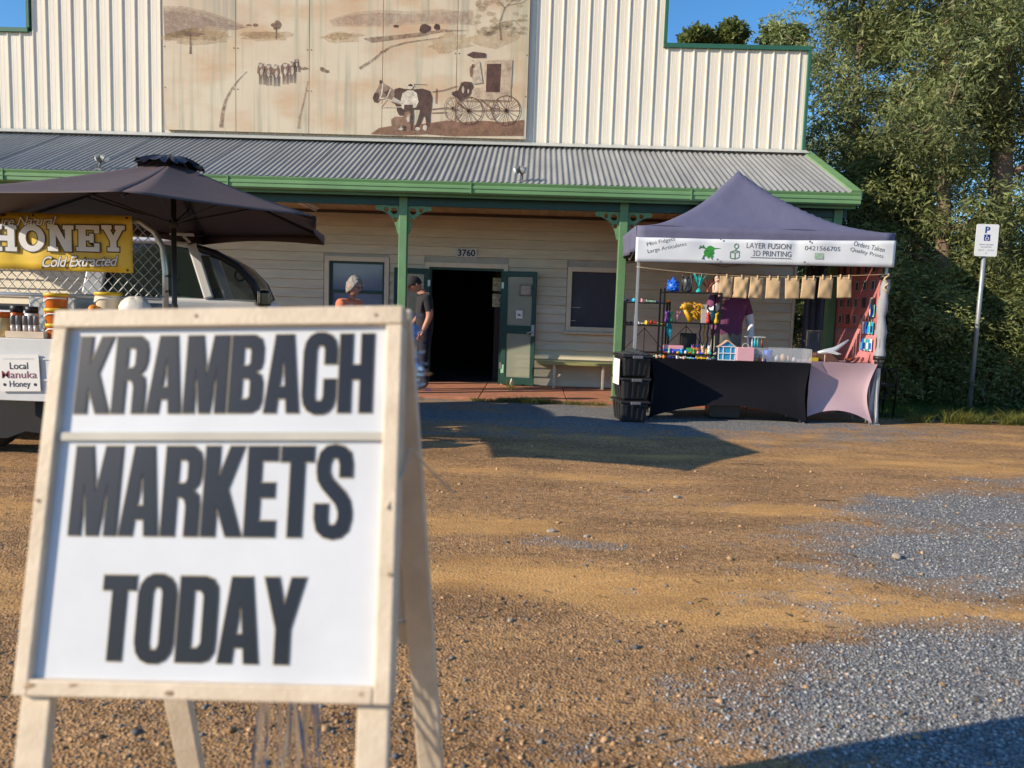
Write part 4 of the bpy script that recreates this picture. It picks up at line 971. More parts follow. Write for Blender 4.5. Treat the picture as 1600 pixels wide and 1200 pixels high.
def branchy(n, h, r, spread, base, rg):
    b_ = MB().lathe([(base, 0), (base * .8, .02), (r * 1.4, .05)], n=10)
    for k in range(n):
        a = 6.283 * k / n + rg.uniform(-.3, .3); p = Vector((0, 0, .03 + .03 * rg.random())); pts = [p]
        for s_ in range(4):
            p = p + Vector((math.cos(a) * spread * (.3 + .2 * s_), math.sin(a) * spread * (.3 + .2 * s_), h / 4 * rg.uniform(.75, 1.1))); a += rg.uniform(-.4, .4); pts.append(p)
        b_.tube(pts, [r, r * .9, r * .75, r * .55, r * .25], 6); b_.tube([pts[2], pts[2] + Vector((rg.uniform(-.04, .04), rg.uniform(-.03, .03), h * .33))], [r * .6, r * .2], 6)
    return b_
toy('printed_coral', 'teal branching printed coral figure on the rack top', branchy(6, .19, .013, .035, .045, rt2), P('teal'), (2.005, 9.5, TOPZ), 'toy')
toy('printed_tree', 'rust red bare-branched printed tree on the rack top', branchy(7, .14, .007, .05, .02, rt2), P('rust'), (2.125, 9.52, TOPZ), 'toy')
b_ = MB().lathe([(.055, 0), (.06, .03), (.048, .09), (.03, .12), (.03, .14)], n=12).ell((-.012, -.01, .165), (.030, .034, .045), 10, 8).ell((.03, -.03, .075), (.022, .03, .05), 8, 6).ell((-.045, -.02, .06), (.02, .025, .045), 8, 6).ell((.0, -.04, .16), (.01, .014, .012), 6, 4)
toy('printed_bust', 'pale peach printed figure sitting on the right end of the rack top', b_, P('peach'), (2.232, 9.5, TOPZ), 'toy')
# middle shelf
def curly(n, ext, r, rg):
    b_ = MB()
    for k in range(n):
        p = Vector((rg.uniform(-ext[0], ext[0]), rg.uniform(-ext[1], ext[1]), rg.uniform(.02, ext[2] * .7))); a = rg.uniform(0, 6); pts = []
        for s_ in range(7): a += .7; pts.append(p + Vector((math.cos(a) * .028, math.sin(a * .6) * .02, s_ * ext[2] * .05 + math.sin(a) * .015)))
        b_.tube(pts, [r * (1 - .1 * s_) for s_ in range(7)], 6)
    return b_
lion_ = toy('printed_lion', 'golden yellow curly-maned printed creature on the middle shelf', curly(46, (.10, .04, .26), .010, rt2), P('gold'), (1.955, 9.52, MIDZ), 'toy')
b_ = MB().ell((-.105, 0, .19), (.040, .035, .042), 10, 8, noise=.2, rng=rt2); b_.ell((-.14, -.01, .18), (.022, .02, .018), 8, 6); b_.tube([(-.10, 0, .16), (-.06, 0, .09), (-.02, 0, .01)], [.022, .026, .03], 8)
b_.build('head', P('gold'), lion_, (-.01, -.05, 0), smooth=True)
o = MB().box(-.032, .032, -.03, .03, 0, .225).build('carton', mat('kraft_grey', (.45, .40, .34), .8), loc=(2.085, 9.5, MIDZ), bevel=.003); tag(o, 'tall plain beige carton beside the golden creature', 'carton')
b_ = MB().lathe([(.02, 0), (.018, .05), (.022, .09), (.01, .10)], n=8).ell((.0, 0, .12), (.022, .02, .022), 8, 6).tube([(.01, 0, .09), (.045, 0, .13)], .008, 6)
toy('printed_figurine', 'small pink printed figurine at the left end of the middle shelf', b_, P('pink'), (1.76, 9.5, MIDZ), 'toy')
b_ = MB().lathe([(.03, 0), (.04, .05), (.05, .12), (.03, .16)], n=10, sx=1.2); b_.tube([(-.03, 0, .14), (-.06, 0, .18), (-.05, 0, .22)], .012, 6)
toy('printed_raven', 'dark teal printed bird at the right of the middle shelf', b_, pl('deep', (.01, .05, .06)), (2.19, 9.5, MIDZ), 'toy')
# little articulated creatures: chain of beads
def creature(L, r, n, bend, legs=True, hang=0.):
    b_ = MB(); pts = []
    for i in range(n):
        t = i / (n - 1); x_ = -L / 2 + L * t; y_ = bend * math.sin(t * 6.0); z_ = r - hang * max(0, t - .5) * 2
        rr = r * (1.15 if i == 0 else .95 - .55 * t); b_.ell((x_, y_, z_), (L / n * .62, rr, rr), 7, 5)
        if legs and i % 3 == 1:
            for s_ in (-1, 1): b_.ell((x_, y_ + s_ * rr * 1.3, max(.006, z_ - rr * .6)), (.008, rr * .6, .006), 5, 4)
    b_.ell((-L / 2 - .002, -r * .5, r * 1.8), (.006, .006, .010), 5, 4).ell((-L / 2 - .002, r * .5, r * 1.8), (.006, .006, .010), 5, 4)
    return b_
r2T, r2M = .742 + .665 + .008, .742 + .385 + .008
row = [  # colour, x, y, z, L, r, rot, label
 ('navy', 1.215, 9.84, r2T, .10, .020, .2, 'navy printed creature at the left end of the low rack top'),
 ('cyan', 1.29, 9.83, r2T, .10, .022, 1.0, 'blue printed octopus-like toy beside the gazebo pole on the low rack'),
 ('pink', 1.395, 9.84, r2T, .06, .022, .4, 'pink printed toy on top of the low rack right of the pole'),
 ('mint', 1.49, 9.84, r2T, .11, .016, 0, 'mint green printed dragon lying along the low rack top'),
 ('navy', 1.60, 9.85, r2T, .09, .014, 0, 'dark blue printed lizard on the low rack top by the tall rack'),
 ('orange', 1.69, 9.84, r2T, .08, .020, .5, 'orange printed crab on the right end of the low rack top'),
 ('grey', 1.215, 9.84, r2M, .07, .016, .5, 'grey printed toy at the left of the low rack middle shelf'),
 ('grey', 1.275, 9.84, r2M, .06, .017, -.4, 'darker grey printed toy just left of the pole on the middle shelf'),
 ('white', 1.375, 9.84, r2M, .06, .013, .2, 'white printed toy right of the pole on the middle shelf'),
 ('yellow', 1.455, 9.84, r2M, .06, .024, .9, 'yellow printed toy on the low rack middle shelf beside a red one'),
 ('red', 1.535, 9.84, r2M, .075, .026, .1, 'bright red printed toy on the low rack middle shelf'),
 ('green', 1.61, 9.84, r2M, .05, .015, .3, 'small green printed toy on the low rack middle shelf'),
 ('orange', 1.66, 9.84, r2M, .05, .015, 1, 'small orange printed toy at the low rack middle shelf end'),
 ('teal', 1.215, 9.38, TAB, .07, .016, .4, 'teal printed toy at the far left table edge by the tubs'),
]
for c, x_, y_, z_, L, r_, rz, lb in row: toy('printed_creature', lb, creature(L, r_, 8, .006), P(c), (x_, y_, z_), 'toy', rz, 'small printed toys on the racks and table')
b_ = MB()
for k in range(6): b_.tube([(.0, 0, .02), (.02 * math.cos(k), .02 * math.sin(k) - .01, .0), (.03 * math.cos(k), -.03, -.05), (.025 * math.cos(k + 1), -.03, -.12 - .01 * k)], [.014, .012, .010, .005], 6)
b_.ell((0, 0, .03), (.03, .025, .03), 8, 6)
toy('printed_octopus', 'cyan printed octopus draping its arms over the low rack shelf', b_, P('cyan'), (1.725, 9.80, r2M), 'toy', 0, None)
BOTZ = .742 + .05 + .008
def egg_(r): return MB().lathe([(r * .45, 0), (r * .85, r * .35), (r, r * .9), (r * .9, r * 1.5), (r * .6, r * 2.05), (.002, r * 2.38)], n=10)
rowb = [('mint', 1.53, 9.42, TAB + .0, .10, .018, 2.3), ('peach', 1.545, 9.335, TAB, .08, .018, .3), ('orange', 1.61, 9.34, TAB, .05, .018, .8), ('navy', 1.695, 9.335, TAB, .09, .015, .1), ('blue', 1.70, 9.36, TAB, .08, .013, .6),
        ('white', 1.79, 9.335, TAB, .08, .016, .3), ('peach', 1.85, 9.335, TAB, .06, .014, 1.), ('mint', 1.91, 9.335, TAB, .09, .014, -.3), ('blue', 1.965, 9.34, TAB, .08, .013, .2), ('yellow', 2.05, 9.335, TAB, .12, .017, -.2),
        ('gold', 2.085, 9.36, TAB, .07, .014, .4), ('white', 2.15, 9.335, TAB, .05, .012, .4), ('navy', 2.19, 9.34, TAB, .06, .012, .1), ('green', 2.215, 9.40, TAB, .06, .014, .9)]
cn = {'mint': 'mint green', 'peach': 'peach', 'orange': 'orange', 'navy': 'navy', 'blue': 'blue', 'white': 'white', 'yellow': 'yellow', 'gold': 'gold', 'green': 'green'}
place_w = ('at the table edge below the tall rack left post', 'at the table front edge near the tubs', 'just right of the peach one on the table edge', 'under the left of the tall rack', 'lying behind the navy one under the rack', 'in the middle row under the tall rack', 'between a white and a green toy under the rack', 'curled under the middle of the tall rack', 'right of the mint dragon on the table edge', 'long snake stretched along the table edge', 'tucked behind the yellow snake', 'beside the tall rack right post', 'at the right end of the row of toys', 'at the foot of the tall rack right upright')
for (c, x_, y_, z_, L, r_, rz), pw in zip(rowb, place_w): toy('printed_creature', '%s printed toy %s' % (cn[c], pw), creature(L, r_, 8, .008), P(c), (x_, y_, z_), 'toy', rz, 'small printed toys on the racks and table')
for (c, x_, w_, z_, h_, lb) in (('blue', 1.755, .28, 0, .05, 'flat blue box lying on the bottom shelf of the tall rack'), ('pink', 1.73, .24, .052, .045, 'flat pink box stacked on the blue box on the bottom shelf'), ('green', 1.925, .07, 0, .07, 'small green box right of the flat blue box on the bottom shelf'), ('orange', 2.0, .07, 0, .075, 'small orange box on the bottom shelf of the tall rack')):
    o = MB().box(-w_ / 2, w_ / 2, -.06, .06, 0, h_).build('product_box', P(c), loc=(x_, 9.5, BOTZ + z_), bevel=.004); tag(o, lb, 'box', 'boxes on the bottom rack shelf')
for (c, x_, lb) in (('purple', 1.985, 'purple printed figure standing behind the orange box'), ('navy', 2.04, 'navy printed figure standing behind the peach one'), ('peach', 2.09, 'peach printed dog figure on the bottom shelf of the tall rack'), ('white', 2.17, 'white printed figure at the right end of the bottom shelf')):
    b_ = MB().lathe([(.03, 0), (.028, .03), (.02, .055), (.012, .062)], n=9).ell((0, 0, .078), (.021, .021, .022), 8, 6).ell((-.012, 0, .10), (.006, .006, .014), 5, 4).ell((.012, 0, .10), (.006, .006, .014), 5, 4)
    toy('printed_figure', lb, b_, P(c), (x_, 9.56 if c in ('purple', 'navy') else 9.48, BOTZ), 'toy', 0, 'figures on the bottom rack shelf')
oc = ('first', 'second', 'third', 'fourth', 'fifth', 'sixth', 'seventh', 'eighth', 'ninth', 'tenth', 'eleventh', 'twelfth', 'thirteenth')
cc_ = ['red', 'mint', 'purple', 'yellow', 'cyan', 'white', 'orange', 'green', 'pink', 'blue', 'gold', 'teal', 'peach']
for i in range(13):
    k = i % 3; b_ = creature(.045, .013, 5, .004) if k == 0 else MB().lathe([(.018, 0), (.017, .02), (.010, .035)], n=8).ell((0, 0, .048), (.015, .015, .016), 7, 5).ell((-.009, 0, .064), (.004, .004, .009), 5, 4).ell((.009, 0, .064), (.004, .004, .009), 5, 4) if k == 1 else egg_(.017)
    toy('printed_creature', '%s printed toy, %s along the front edge of the bottom rack shelf' % (cc_[i], oc[i]), b_, P(cc_[i]), (1.625 + i * .05, 9.425, BOTZ), 'toy', i * .7, 'toys along the bottom rack shelf')
for i, (c, x_) in enumerate((('purple', 1.635), ('green', 1.685), ('red', 2.135), ('yellow', 2.235))):
    b_ = MB().lathe([(.024, 0), (.026, .03), (.014, .075), (.02, .085)], n=9).ell((0, 0, .105), (.022, .02, .022), 8, 6).ell((-.018, 0, .125), (.006, .005, .014), 5, 4).ell((.018, 0, .125), (.006, .005, .014), 5, 4)
    toy('printed_figure', '%s printed figure on the middle shelf, %s from the left' % (c, oc[i]), b_, P(c), (x_, 9.47, MIDZ), 'toy', 0, 'figures on the middle rack shelf')
# hanging chains in front of the vendor
for k, (x_, c) in enumerate(((2.105, 'navy'), (2.155, 'gold'), (2.20, 'navy'))):
    b_ = MB()
    for i in range(14): b_.ell((.006 * math.sin(i), 0, -i * .022), (.012, .010, .013), 6, 4)
    o = b_.build('bead_string', P(c), loc=(x_, 9.73, MIDZ - .03), smooth=True)
    tag(o, '%s bead string hanging %s' % (('navy blue', 'gold', 'dark blue')[k], ('left of the gold one behind the rack', 'between two blue ones behind the rack', 'right of the gold one behind the rack')[k]), 'bead string', 'bead strings behind the rack')
o = MB().box(-.10, .10, -.04, .04, 0, .30).build('black_case', mat('black_plastic', (.018, .018, .02), .45), loc=(1.985, 9.86, .742), bevel=.01); tag(o, 'dark boxy case standing on the table behind the tall rack', 'case')
# dolls-house, pink bag, clear case with eggs
dh = thing('toy_house', 'bright blue printed toy house with white framing on the table', 'toy', (2.36, 9.36, TAB)); wht = P('white')
b_ = MB().prism([(-.10, 0), (.10, 0), (.10, .165), (0, .232), (-.10, .165)], 0, .07); b_.build('house_body', pl('azure', (.02, .28, .52)), dh)
for xx in (-.10, -.045, .045, .10): MB().box(xx - .005, xx + .005, -.008, -.001, 0, .17).build('frame_bar', wht, dh)
for zz in (.004, .085, .165): MB().box(-.105, .105, -.0145, -.0085, zz - .005, zz + .005).build('frame_bar', wht, dh)
for s_ in (-1, 1): MB().bar((s_ * .115, .03, .155), (0, .03, .238), .10, .01, up=(0, 0, 1)).build('roof_slope', P('peach'), dh)
pb = thing('gift_bag', 'flat pale pink gift bag standing beside the blue toy house', 'bag', (2.572, 9.335, TAB))
MB().box(-.103, .103, -.03, .03, 0, .165).build('bag', mat('pink_paper', (.66, .36, .41), .65, var=.05), pb, bevel=.006)
MB().tube([(-.035, 0, .16), (-.03, 0, .20), (.0, 0, .215), (.03, 0, .20), (.035, 0, .16)], .003, 6).build('handle', wht, pb)
case = thing('clear_display_case', 'low clear acrylic case of eggs and small charms on the table', 'display case', (3.02, 9.50, TAB))
acr = mat('acrylic', (.55, .58, .62), .05, var=.02, alpha=.22, spec=.6)
for (x0, x1, y0, y1) in ((-.35, .35, -.145, -.141), (-.35, .35, .141, .145), (-.35, -.346, -.141, .141), (.346, .35, -.141, .141)): MB().box(x0, x1, y0, y1, 0, .165).build('panel', acr, case)
MB().box(.3505, .357, -.15, -.143, 0, .16).build('edge_trim', mat('wood_trim', (.55, .33, .2), .6), case)
def egg(r): return MB().lathe([(r * .45, 0), (r * .85, r * .35), (r, r * .9), (r * .9, r * 1.5), (r * .6, r * 2.05), (r * .25, r * 2.3), (.002, r * 2.38)], n=16)
for x_, r_, c, lb in ((2.985, .035, 'white', 'white egg in the clear case, left of the peach one'), (3.065, .040, 'peach', 'large peach egg in the clear case'), (3.125, .030, 'peach', 'smaller peach egg right of the large one in the case'), (3.20, .026, 'white', 'low pale egg at the right end of the clear case'), (2.93, .030, 'rust', 'brown-red egg between the blue cup and the white egg')):
    toy('printed_egg', lb, egg(r_), P(c), (x_, 9.45, TAB + .002), 'toy', 0, 'eggs in the clear case')
b_ = MB().lathe([(.045, 0), (.05, .02), (.056, .13), (.050, .135), (.048, .03)], n=16); toy('printed_cup', 'bright blue printed cup in the left of the clear case', b_, P('blue'), (2.88, 9.45, TAB + .002), 'cup')
rr_ = random.Random(21); ordn_ = ('first', 'second', 'third', 'fourth', 'fifth', 'last')
for i in range(18):
    c = rr_.choice(['red', 'orange', 'peach', 'navy', 'white', 'green', 'yellow', 'rust']); b_ = MB().ell((0, 0, .013), (.014, .012, .013), 7, 5).ell((.004, 0, .032), (.009, .009, .009), 6, 4)
    toy('charm', '%s charm, %s of the %s row heaped beside the pink gift bag' % (c, ordn_[i % 6], ('front', 'middle', 'back')[i // 6]), b_, P(c), (2.70 + (i % 6) * .024, 9.36 + (i // 6) * .03, TAB + (0.045 if i >= 12 else .022 if i >= 6 else 0)), 'toy', rr_.uniform(0, 6), 'charms heaped by the gift bag')
hs = thing('charm_stand', 'small white T-shaped stand hung with charms behind the gift bag', 'stand', (2.76, 9.62, TAB))
MB().tube([(0, 0, 0), (0, 0, .29)], .006, 6).build('pole', wht, hs); MB().tube([(-.13, 0, .285), (.13, 0, .285)], .006, 6).build('cross_bar', wht, hs); MB().lathe([(.04, 0), (.04, .008)], n=12).build('base', wht, hs)
for x_, c in ((-.085, 'white'), (-.035, 'white'), (.0, 'cyan'), (.035, 'teal'), (.085, 'rust')): MB().tube([(x_, 0, .28), (x_, -.005, .22), (x_ + .006, -.005, .16)], [.004, .012, .016], 6).build('hanging_charm', P(c), hs, smooth=True)
# chalk signs, silver plane and wrapped packets on pink table
cs = thing('chalkboard_sign', 'small framed blackboard propped at the back of the pink table', 'sign', (3.63, 10.02, .76), R(-4))
MB().box(-.09, .09, -.008, .008, 0, .36).build('board', mat('chalkboard', (.05, .055, .06), .8, var=.2, scale=10), cs); frame(-.082, .082, .008, .352, .016, -.014, -.009, mat('dark_wood', (.11, .085, .06), .6), 'frame', cs)
pl_ = thing('toy_aeroplane', 'silver model aeroplane with raised nose on a small stand, pink table', 'toy', (3.60, 9.5, .752), R(0))
sil = mat('silver_plastic', (.62, .63, .66), .3, .4, var=.12, scale=20)
MB().tube([(-.10, 0, .115), (0, 0, .13), (.09, 0, .15), (.14, 0, .185), (.26, 0, .28)], [.014, .034, .036, .026, .010], 10).build('fuselage', sil, pl_, smooth=True)
b_ = MB(); b_.add([(-.02, -.03, .13), (.07, -.03, .14), (.12, -.16, .11), (.08, -.16, .105)], [(0, 1, 2, 3)]); b_.add([(-.02, .03, .13), (.07, .03, .14), (.12, .16, .16), (.08, .16, .155)], [(0, 1, 2, 3)]); b_.build('wings', sil, pl_, solid=.01)
MB().tube([(-.01, 0, 0), (-.01, 0, .10)], .006, 6).build('stand', P('peach'), pl_)
o = MB().box(-.05, .05, -.02, .02, 0, .045).build('price_card', P('yellow'), loc=(3.50, 9.62, .752)); tag(o, 'small yellow card standing at the left of the pink table', 'card')
o = MB().box(-.13, .16, -.06, .06, 0, .10).build('wooden_box', mat('brown_box', (.12, .06, .045), .7), loc=(3.66, 9.70, .752), bevel=.004); tag(o, 'low dark brown box behind the silver toy aeroplane', 'box')
for i in range(5):
    o = MB().tube([(0, 0, .012), (.05, .0, .035), (.11, 0, .06)], [.012, .02, .014], 6).build('pink_roll', P('pink') if i % 2 else P('rust'), loc=(3.86 + i * .045, 9.52 + (i % 2) * .05, .752), smooth=True)
    o.rotation_euler.z = R(20 + 9 * i); tag(o, ('red','pink')[i % 2] + ' cloth roll on the pink table, %s from the left' % ('first','second','third','fourth','fifth')[i], 'cloth', 'cloth pieces on the pink table')
hang_l = []
for r_ in range(3):
    for c in range(4):
        if r_ == 2 and c > 1: continue
        y_ = 9.60 + c * .085; z_ = .90 + r_ * .21
        t = thing('hanging_packet', '%s row packet pinned on the lit red backdrop, %s' % (('bottom', 'middle', 'top')[r_], ('nearest the leg', 'second from the leg', 'third from the leg', 'fourth from the leg')[c]), 'packet', (4.178, y_, z_), 0, 'packets pinned on the side wall')
        MB().box(-.006, 0, -.032, .032, 0, .15).build('card', (P('white'), P('cyan'), P('mint'), P('blue'))[(r_ + c) % 4], t, bevel=.002)
        MB().box(-.012, -.0065, -.022, .022, .02, .10).build('item', (P('blue'), P('white'), P('navy'), P('cyan'))[(r_ * 2 + c) % 4], t, bevel=.002)
# twine and hanging kraft bags
st = [(1.222 + 3.01 * i / 24, 9.425, 1.835 - .075 * math.sin(math.pi * (i / 24) ** .9) + .0) for i in range(25)]
o = MB().tube(st, .0035, 5).build('twine_line', rope, smooth=True); tag(o, 'thin twine line strung across the front of the gazebo', 'string')
kraft = mat('kraft_paper', (.50, .345, .19), .8, var=.10, scale=10, bump=.12, bscale=12)
peg_m = mat('wood_peg', (.55, .40, .24), .7)
bx_px = [1134.5, 1158, 1182.5, 1208, 1237, 1263.5, 1290.5, 1318]
ordn = ('leftmost', 'second', 'third', 'fourth', 'fifth', 'sixth', 'seventh', 'rightmost')
for i, px in enumerate(bx_px):
    X_ = 2.24 + (px - 1124) * (3.727 - 2.24) / 194.0; tt = (X_ - 1.222) / 3.01; zt = 1.835 - .075 * math.sin(math.pi * tt ** .9) - .012
    rb = random.Random(i); cr_ = .007 if i < 3 else .003
    t = thing('kraft_paper_bag', '%s brown paper bag pegged on the twine line, counting from the left' % ordn[i], 'paper bag', (X_, 9.425, zt), R(rb.uniform(-7, 7)), 'kraft bags pegged on the twine')
    w_, h_ = .168, .252
    b_ = MB().grid(lambda u, v: ((u - .5) * w_ * (1 - .05 * math.sin(3 * v) * (i < 3)), -.014 * math.sin(math.pi * u) * math.sin(math.pi * v) * 1.3 + cr_ * math.sin(u * 9 + i) * math.sin(v * 7 + i * 2), -h_ * v), 14, 14)
    b_.grid(lambda u, v: ((u - .5) * w_ * (1 - .05 * math.sin(3 * v) * (i < 3)), .010 * math.sin(math.pi * u) * math.sin(math.pi * v) + .003, -h_ * v), 8, 8)
    bg_ = b_.build('bag', kraft, t, smooth=True, solid=.0015); bg_.rotation_euler.y = R(rb.uniform(-4, 4))
    for s_ in ((-1, 1) if i > 2 else (0,)): MB().box(-.006, .006, -.012, .012, -.025, .028).build('peg', peg_m, t, (s_ * .05, -.004, 0), bevel=.002)
# folding trolley behind the right leg
tr = thing('folding_chair', 'black folding metal chair frame just behind the right gazebo leg', 'chair', (4.62, 10.2, 0))
for s_ in (0, .32):
    MB().tube([(-.10, s_, .02), (-.02, s_, .40), (.0, s_, .66), (.16, s_, .64), (.2, s_, .58), (.18, s_, .02)], .012, 8).build('frame_tube', bk, tr, smooth=True)
    MB().tube([(-.08, s_, .12), (.17, s_, .42)], .01, 8).build('cross_tube', bk, tr)
MB().box(-.06, .17, .0, .32, .42, .45).build('seat', mat('black_canvas_and_shade', (.02, .02, .022), .85), tr, bevel=.006)

# ================================================================ UTE (parked behind the honey stall)
def wchild(b_, name, m, parent, **k):          # vertices given in world metres
    o = b_.build(name, m, parent, **k); o.matrix_parent_inverse = parent.matrix_basis.inverted(); return o
silver = mat('silver_car_paint', (.78, .78, .80), .28, .1, var=.04, spec=.6)
blackp = mat('black_plastic', (.018, .018, .02), .45)
rubber = mat('tyre_rubber', (.018, .018, .018), .9, bump=.2)
carglass = mat('car_glass', (.05, .07, .06), .03, var=.02, alpha=.42, spec=.8)
darkglass = mat('dark_car_glass', (.03, .045, .04), .03, var=.02, alpha=.72, spec=.8)
ute = thing('utility_vehicle', 'silver ute parked in front of the veranda behind the honey stall', 'car', (-2.66, 7.45, 0), R(15))
prof = [(-3.0, .48), (-3.0, 1.12), (-1.62, 1.12), (-1.58, 1.29), (-.6, 1.285), (.03, 1.265), (.12, 1.215), (.72, 1.13), (.93, 1.0), (.98, .78), (.98, .48)]
def loft_body():
    b_ = MB(); ys = [(0.0, .03), (.035, .0), (1.6, 0), (1.65, .03)]; v = []
    rows_ = [(-.0, .96), (.06, 1.0), (1.59, 1.0), (1.65, .96)]
    n = len(prof)
    for y, k in rows_:
        for (x_, z_) in prof: v.append((x_ - (.10 if (k < 1 and x_ > .7) else 0), y, .48 + (z_ - .48) * (1 if k == 1 else .985)))
    f = [tuple(range(n))[::-1], tuple((3 * n + i) for i in range(n))]
    for r_ in range(3):
        for i in range(n): f.append((r_ * n + i, r_ * n + (i + 1) % n, (r_ + 1) * n + (i + 1) % n, (r_ + 1) * n + i))
    b_.add(v, f); return b_
loft_body().build('body', silver, ute, bevel=.03, seg=3, auto=True)
MB().box(-1.5, 0, .1, 1.55, .6, .62).build('cabin_floor', blackp, ute)
# greenhouse: curved A pillars, roof, panes
AC = [(.0, .03, 1.275), (-.07, .055, 1.45), (-.22, .09, 1.61), (-.42, .13, 1.72), (-.66, .16, 1.785)]
RC = [(-.66, .16, 1.785), (-.95, .165, 1.815), (-1.25, .165, 1.81), (-1.44, .14, 1.77)]
def mir(p): return (p[0], 1.65 - p[1], p[2])
for s_ in (0, 1):
    g = (lambda p: mir(p)) if s_ else (lambda p: p)
    MB().tube([g(p) for p in AC], [.042, .04, .038, .036, .034], 10).build('pillar', blackp, ute, smooth=True)
    MB().bar(g((-.47, .026, 1.285)), g((-.64, .15, 1.80)), .085, .05, up=(0, 1, 0)).build('pillar', silver, ute, bevel=.012)
    MB().bar(g((-1.50, .03, 1.285)), g((-1.42, .15, 1.80)), .16, .06, up=(0, 1, 0)).build('pillar', silver, ute, bevel=.012)
    MB().tube([g(p) for p in RC], .03, 8).build('roof_rail', silver, ute, smooth=True)
    def pane(pts, name, m_):
        b_ = MB(); b_.add([g(p) for p in pts], [tuple(range(len(pts)))]); b_.build(name, m_, ute, solid=.005)
    pane([(-.43, .03, 1.285), (-.03, .03, 1.28), (-.10, .055, 1.45), (-.25, .09, 1.60), (-.42, .12, 1.69), (-.56, .13, 1.74)], 'side_window', carglass)
    pane([(-1.40, .045, 1.36), (-1.36, .03, 1.31), (-.53, .03, 1.285), (-.68, .15, 1.77), (-.95, .155, 1.785), (-1.34, .15, 1.77)], 'side_window', darkglass)
b_ = MB()
b_.grid(lambda u, v: (lambda i, f_: (lambda p: (p[0] + .06 * math.sin(math.pi * u), p[1] + (1.65 - 2 * p[1]) * u, p[2] + .015 * math.sin(math.pi * u)))(tuple(AC[i][k] + (AC[min(4, i + 1)][k] - AC[i][k]) * f_ for k in range(3))))(min(3, int(v * 4)), v * 4 - min(3, int(v * 4))), 8, 8)
b_.build('windscreen', carglass, ute, smooth=True, solid=.004)
b_ = MB(); b_.add([(-1.52, .05, 1.285), (-1.52, 1.6, 1.285), (-1.46, 1.48, 1.78), (-1.46, .17, 1.78)], [(0, 1, 2, 3)]); b_.build('rear_window', darkglass, ute, solid=.005)
b_ = MB().grid(lambda u, v: (-1.46 + .80 * u, .14 + 1.37 * v, 1.775 + (.035 * math.sin(math.pi * min(1, u * .85 + .08)) + .012) + .04 * math.sin(math.pi * v) ** .5), 12, 14); b_.build('cab_roof', silver, ute, smooth=True, solid=.01)
rb = MB().box(-.95, -.62, .12, .18, 1.875, 1.905).build('roof_bar', mat('white_bar', (.75, .75, .74), .4), ute, bevel=.008)
MB().bar((-.72, .15, 1.875), (-.66, .17, 1.81), .05, .02).build('bar_foot', mat('white_bar', (.75, .75, .74), .4), rb); MB().box(-.61, -.53, .13, .17, 1.875, 1.895).build('bar_lock', blackp, rb, bevel=.006)
scl = mat('seat_cloth', (.05, .055, .06), .9)
for yy in (.42, 1.2):
    MB().box(-1.15, -.70, yy - .24, yy + .24, .72, .95).build('seat', scl, ute, bevel=.05)
    MB().bar((-1.13, yy, .95), (-1.26, yy, 1.42), .46, .12, up=(1, 0, 0)).build('seat_back', scl, ute, bevel=.04); MB().bar((-1.26, yy, 1.47), (-1.29, yy, 1.64), .24, .09, up=(1, 0, 0)).build('headrest', scl, ute, bevel=.03)
MB().box(-.42, -.06, .08, 1.57, .95, 1.25).build('dashboard', blackp, ute, bevel=.04)
MB().tube([(-.52 + .06 * math.sin(a * .5236), .42 + .18 * math.cos(a * .5236), 1.22 + .17 * math.sin(a * .5236)) for a in range(12)], .014, 6, closed=True).build('steering_wheel', blackp, ute, smooth=True)
MB().tube([(-.20 + .045 * math.sin(a * .5236), .14, 1.52 + .055 * math.cos(a * .5236)) for a in range(12)], .011, 6, closed=True).build('grab_handle', blackp, ute, smooth=True)
for y_, nm in ((-.24, 0),):
    mr_ = MB().box(-.0, .11, y_, y_ + .19, 1.215, 1.385).build('wing_mirror', mat('gloss_black', (.012, .015, .02), .12, spec=.7), ute, bevel=.035, seg=3)
    MB().box(-.004, -.001, y_ + .02, y_ + .17, 1.235, 1.365).build('mirror_glass', mat('mirror_glass', (.6, .65, .7), .03, 1., var=.02), mr_)
    MB().bar((.05, y_ + (.18 if nm == 0 else .01), 1.25), (.02, .03 if nm == 0 else 1.62, 1.26), .04, .03).build('mirror_arm', blackp, mr_)
def wheel_at(par, x_, y_, r_, w_, sgn):
    w = MB().lathe([(r_ * .62, -w_ / 2), (r_ * .92, -w_ / 2), (r_, -w_ * .36), (r_, w_ * .36), (r_ * .92, w_ / 2), (r_ * .62, w_ / 2)], n=28, axis='y').build('wheel', rubber, par, (x_, y_, r_), smooth=True)
    rim = MB().lathe([(r_ * .12, -w_ * .42), (r_ * .5, -w_ * .36), (r_ * .62, -w_ * .49), (r_ * .64, w_ * .45)], n=20, axis='y'); 
    for k in range(6): rim.bar((r_ * .15 * math.cos(k * 1.047), -w_ * .43, r_ * .15 * math.sin(k * 1.047)), (r_ * .58 * math.cos(k * 1.047), -w_ * .43, r_ * .58 * math.sin(k * 1.047)), .05, .02, up=(0, 1, 0))
    rm = rim.build('rim', mat('alloy', (.45, .45, .46), .35, .8), w); rm.scale.y = sgn
for x_ in (.42, -2.35):
    for y_, s_ in ((.10, 1), (1.55, -1)): wheel_at(ute, x_, y_, .36, .24, s_)
for y_ in (.22, 1.43): MB().ell((.94, y_, .90), (.06, .18, .085), 12, 8).build('headlight', mat('headlight', (.6, .62, .65), .08, var=.05), ute, smooth=True)
MB().box(.95, 1.05, .06, 1.59, .50, .70).build('bumper', blackp, ute, bevel=.03); MB().box(.97, .995, .45, 1.20, .80, .97).build('grille', blackp, ute, bevel=.01)
MB().box(-2.95, -1.64, .08, 1.57, 1.121, 1.16).build('tub_cover', blackp, ute, bevel=.01)
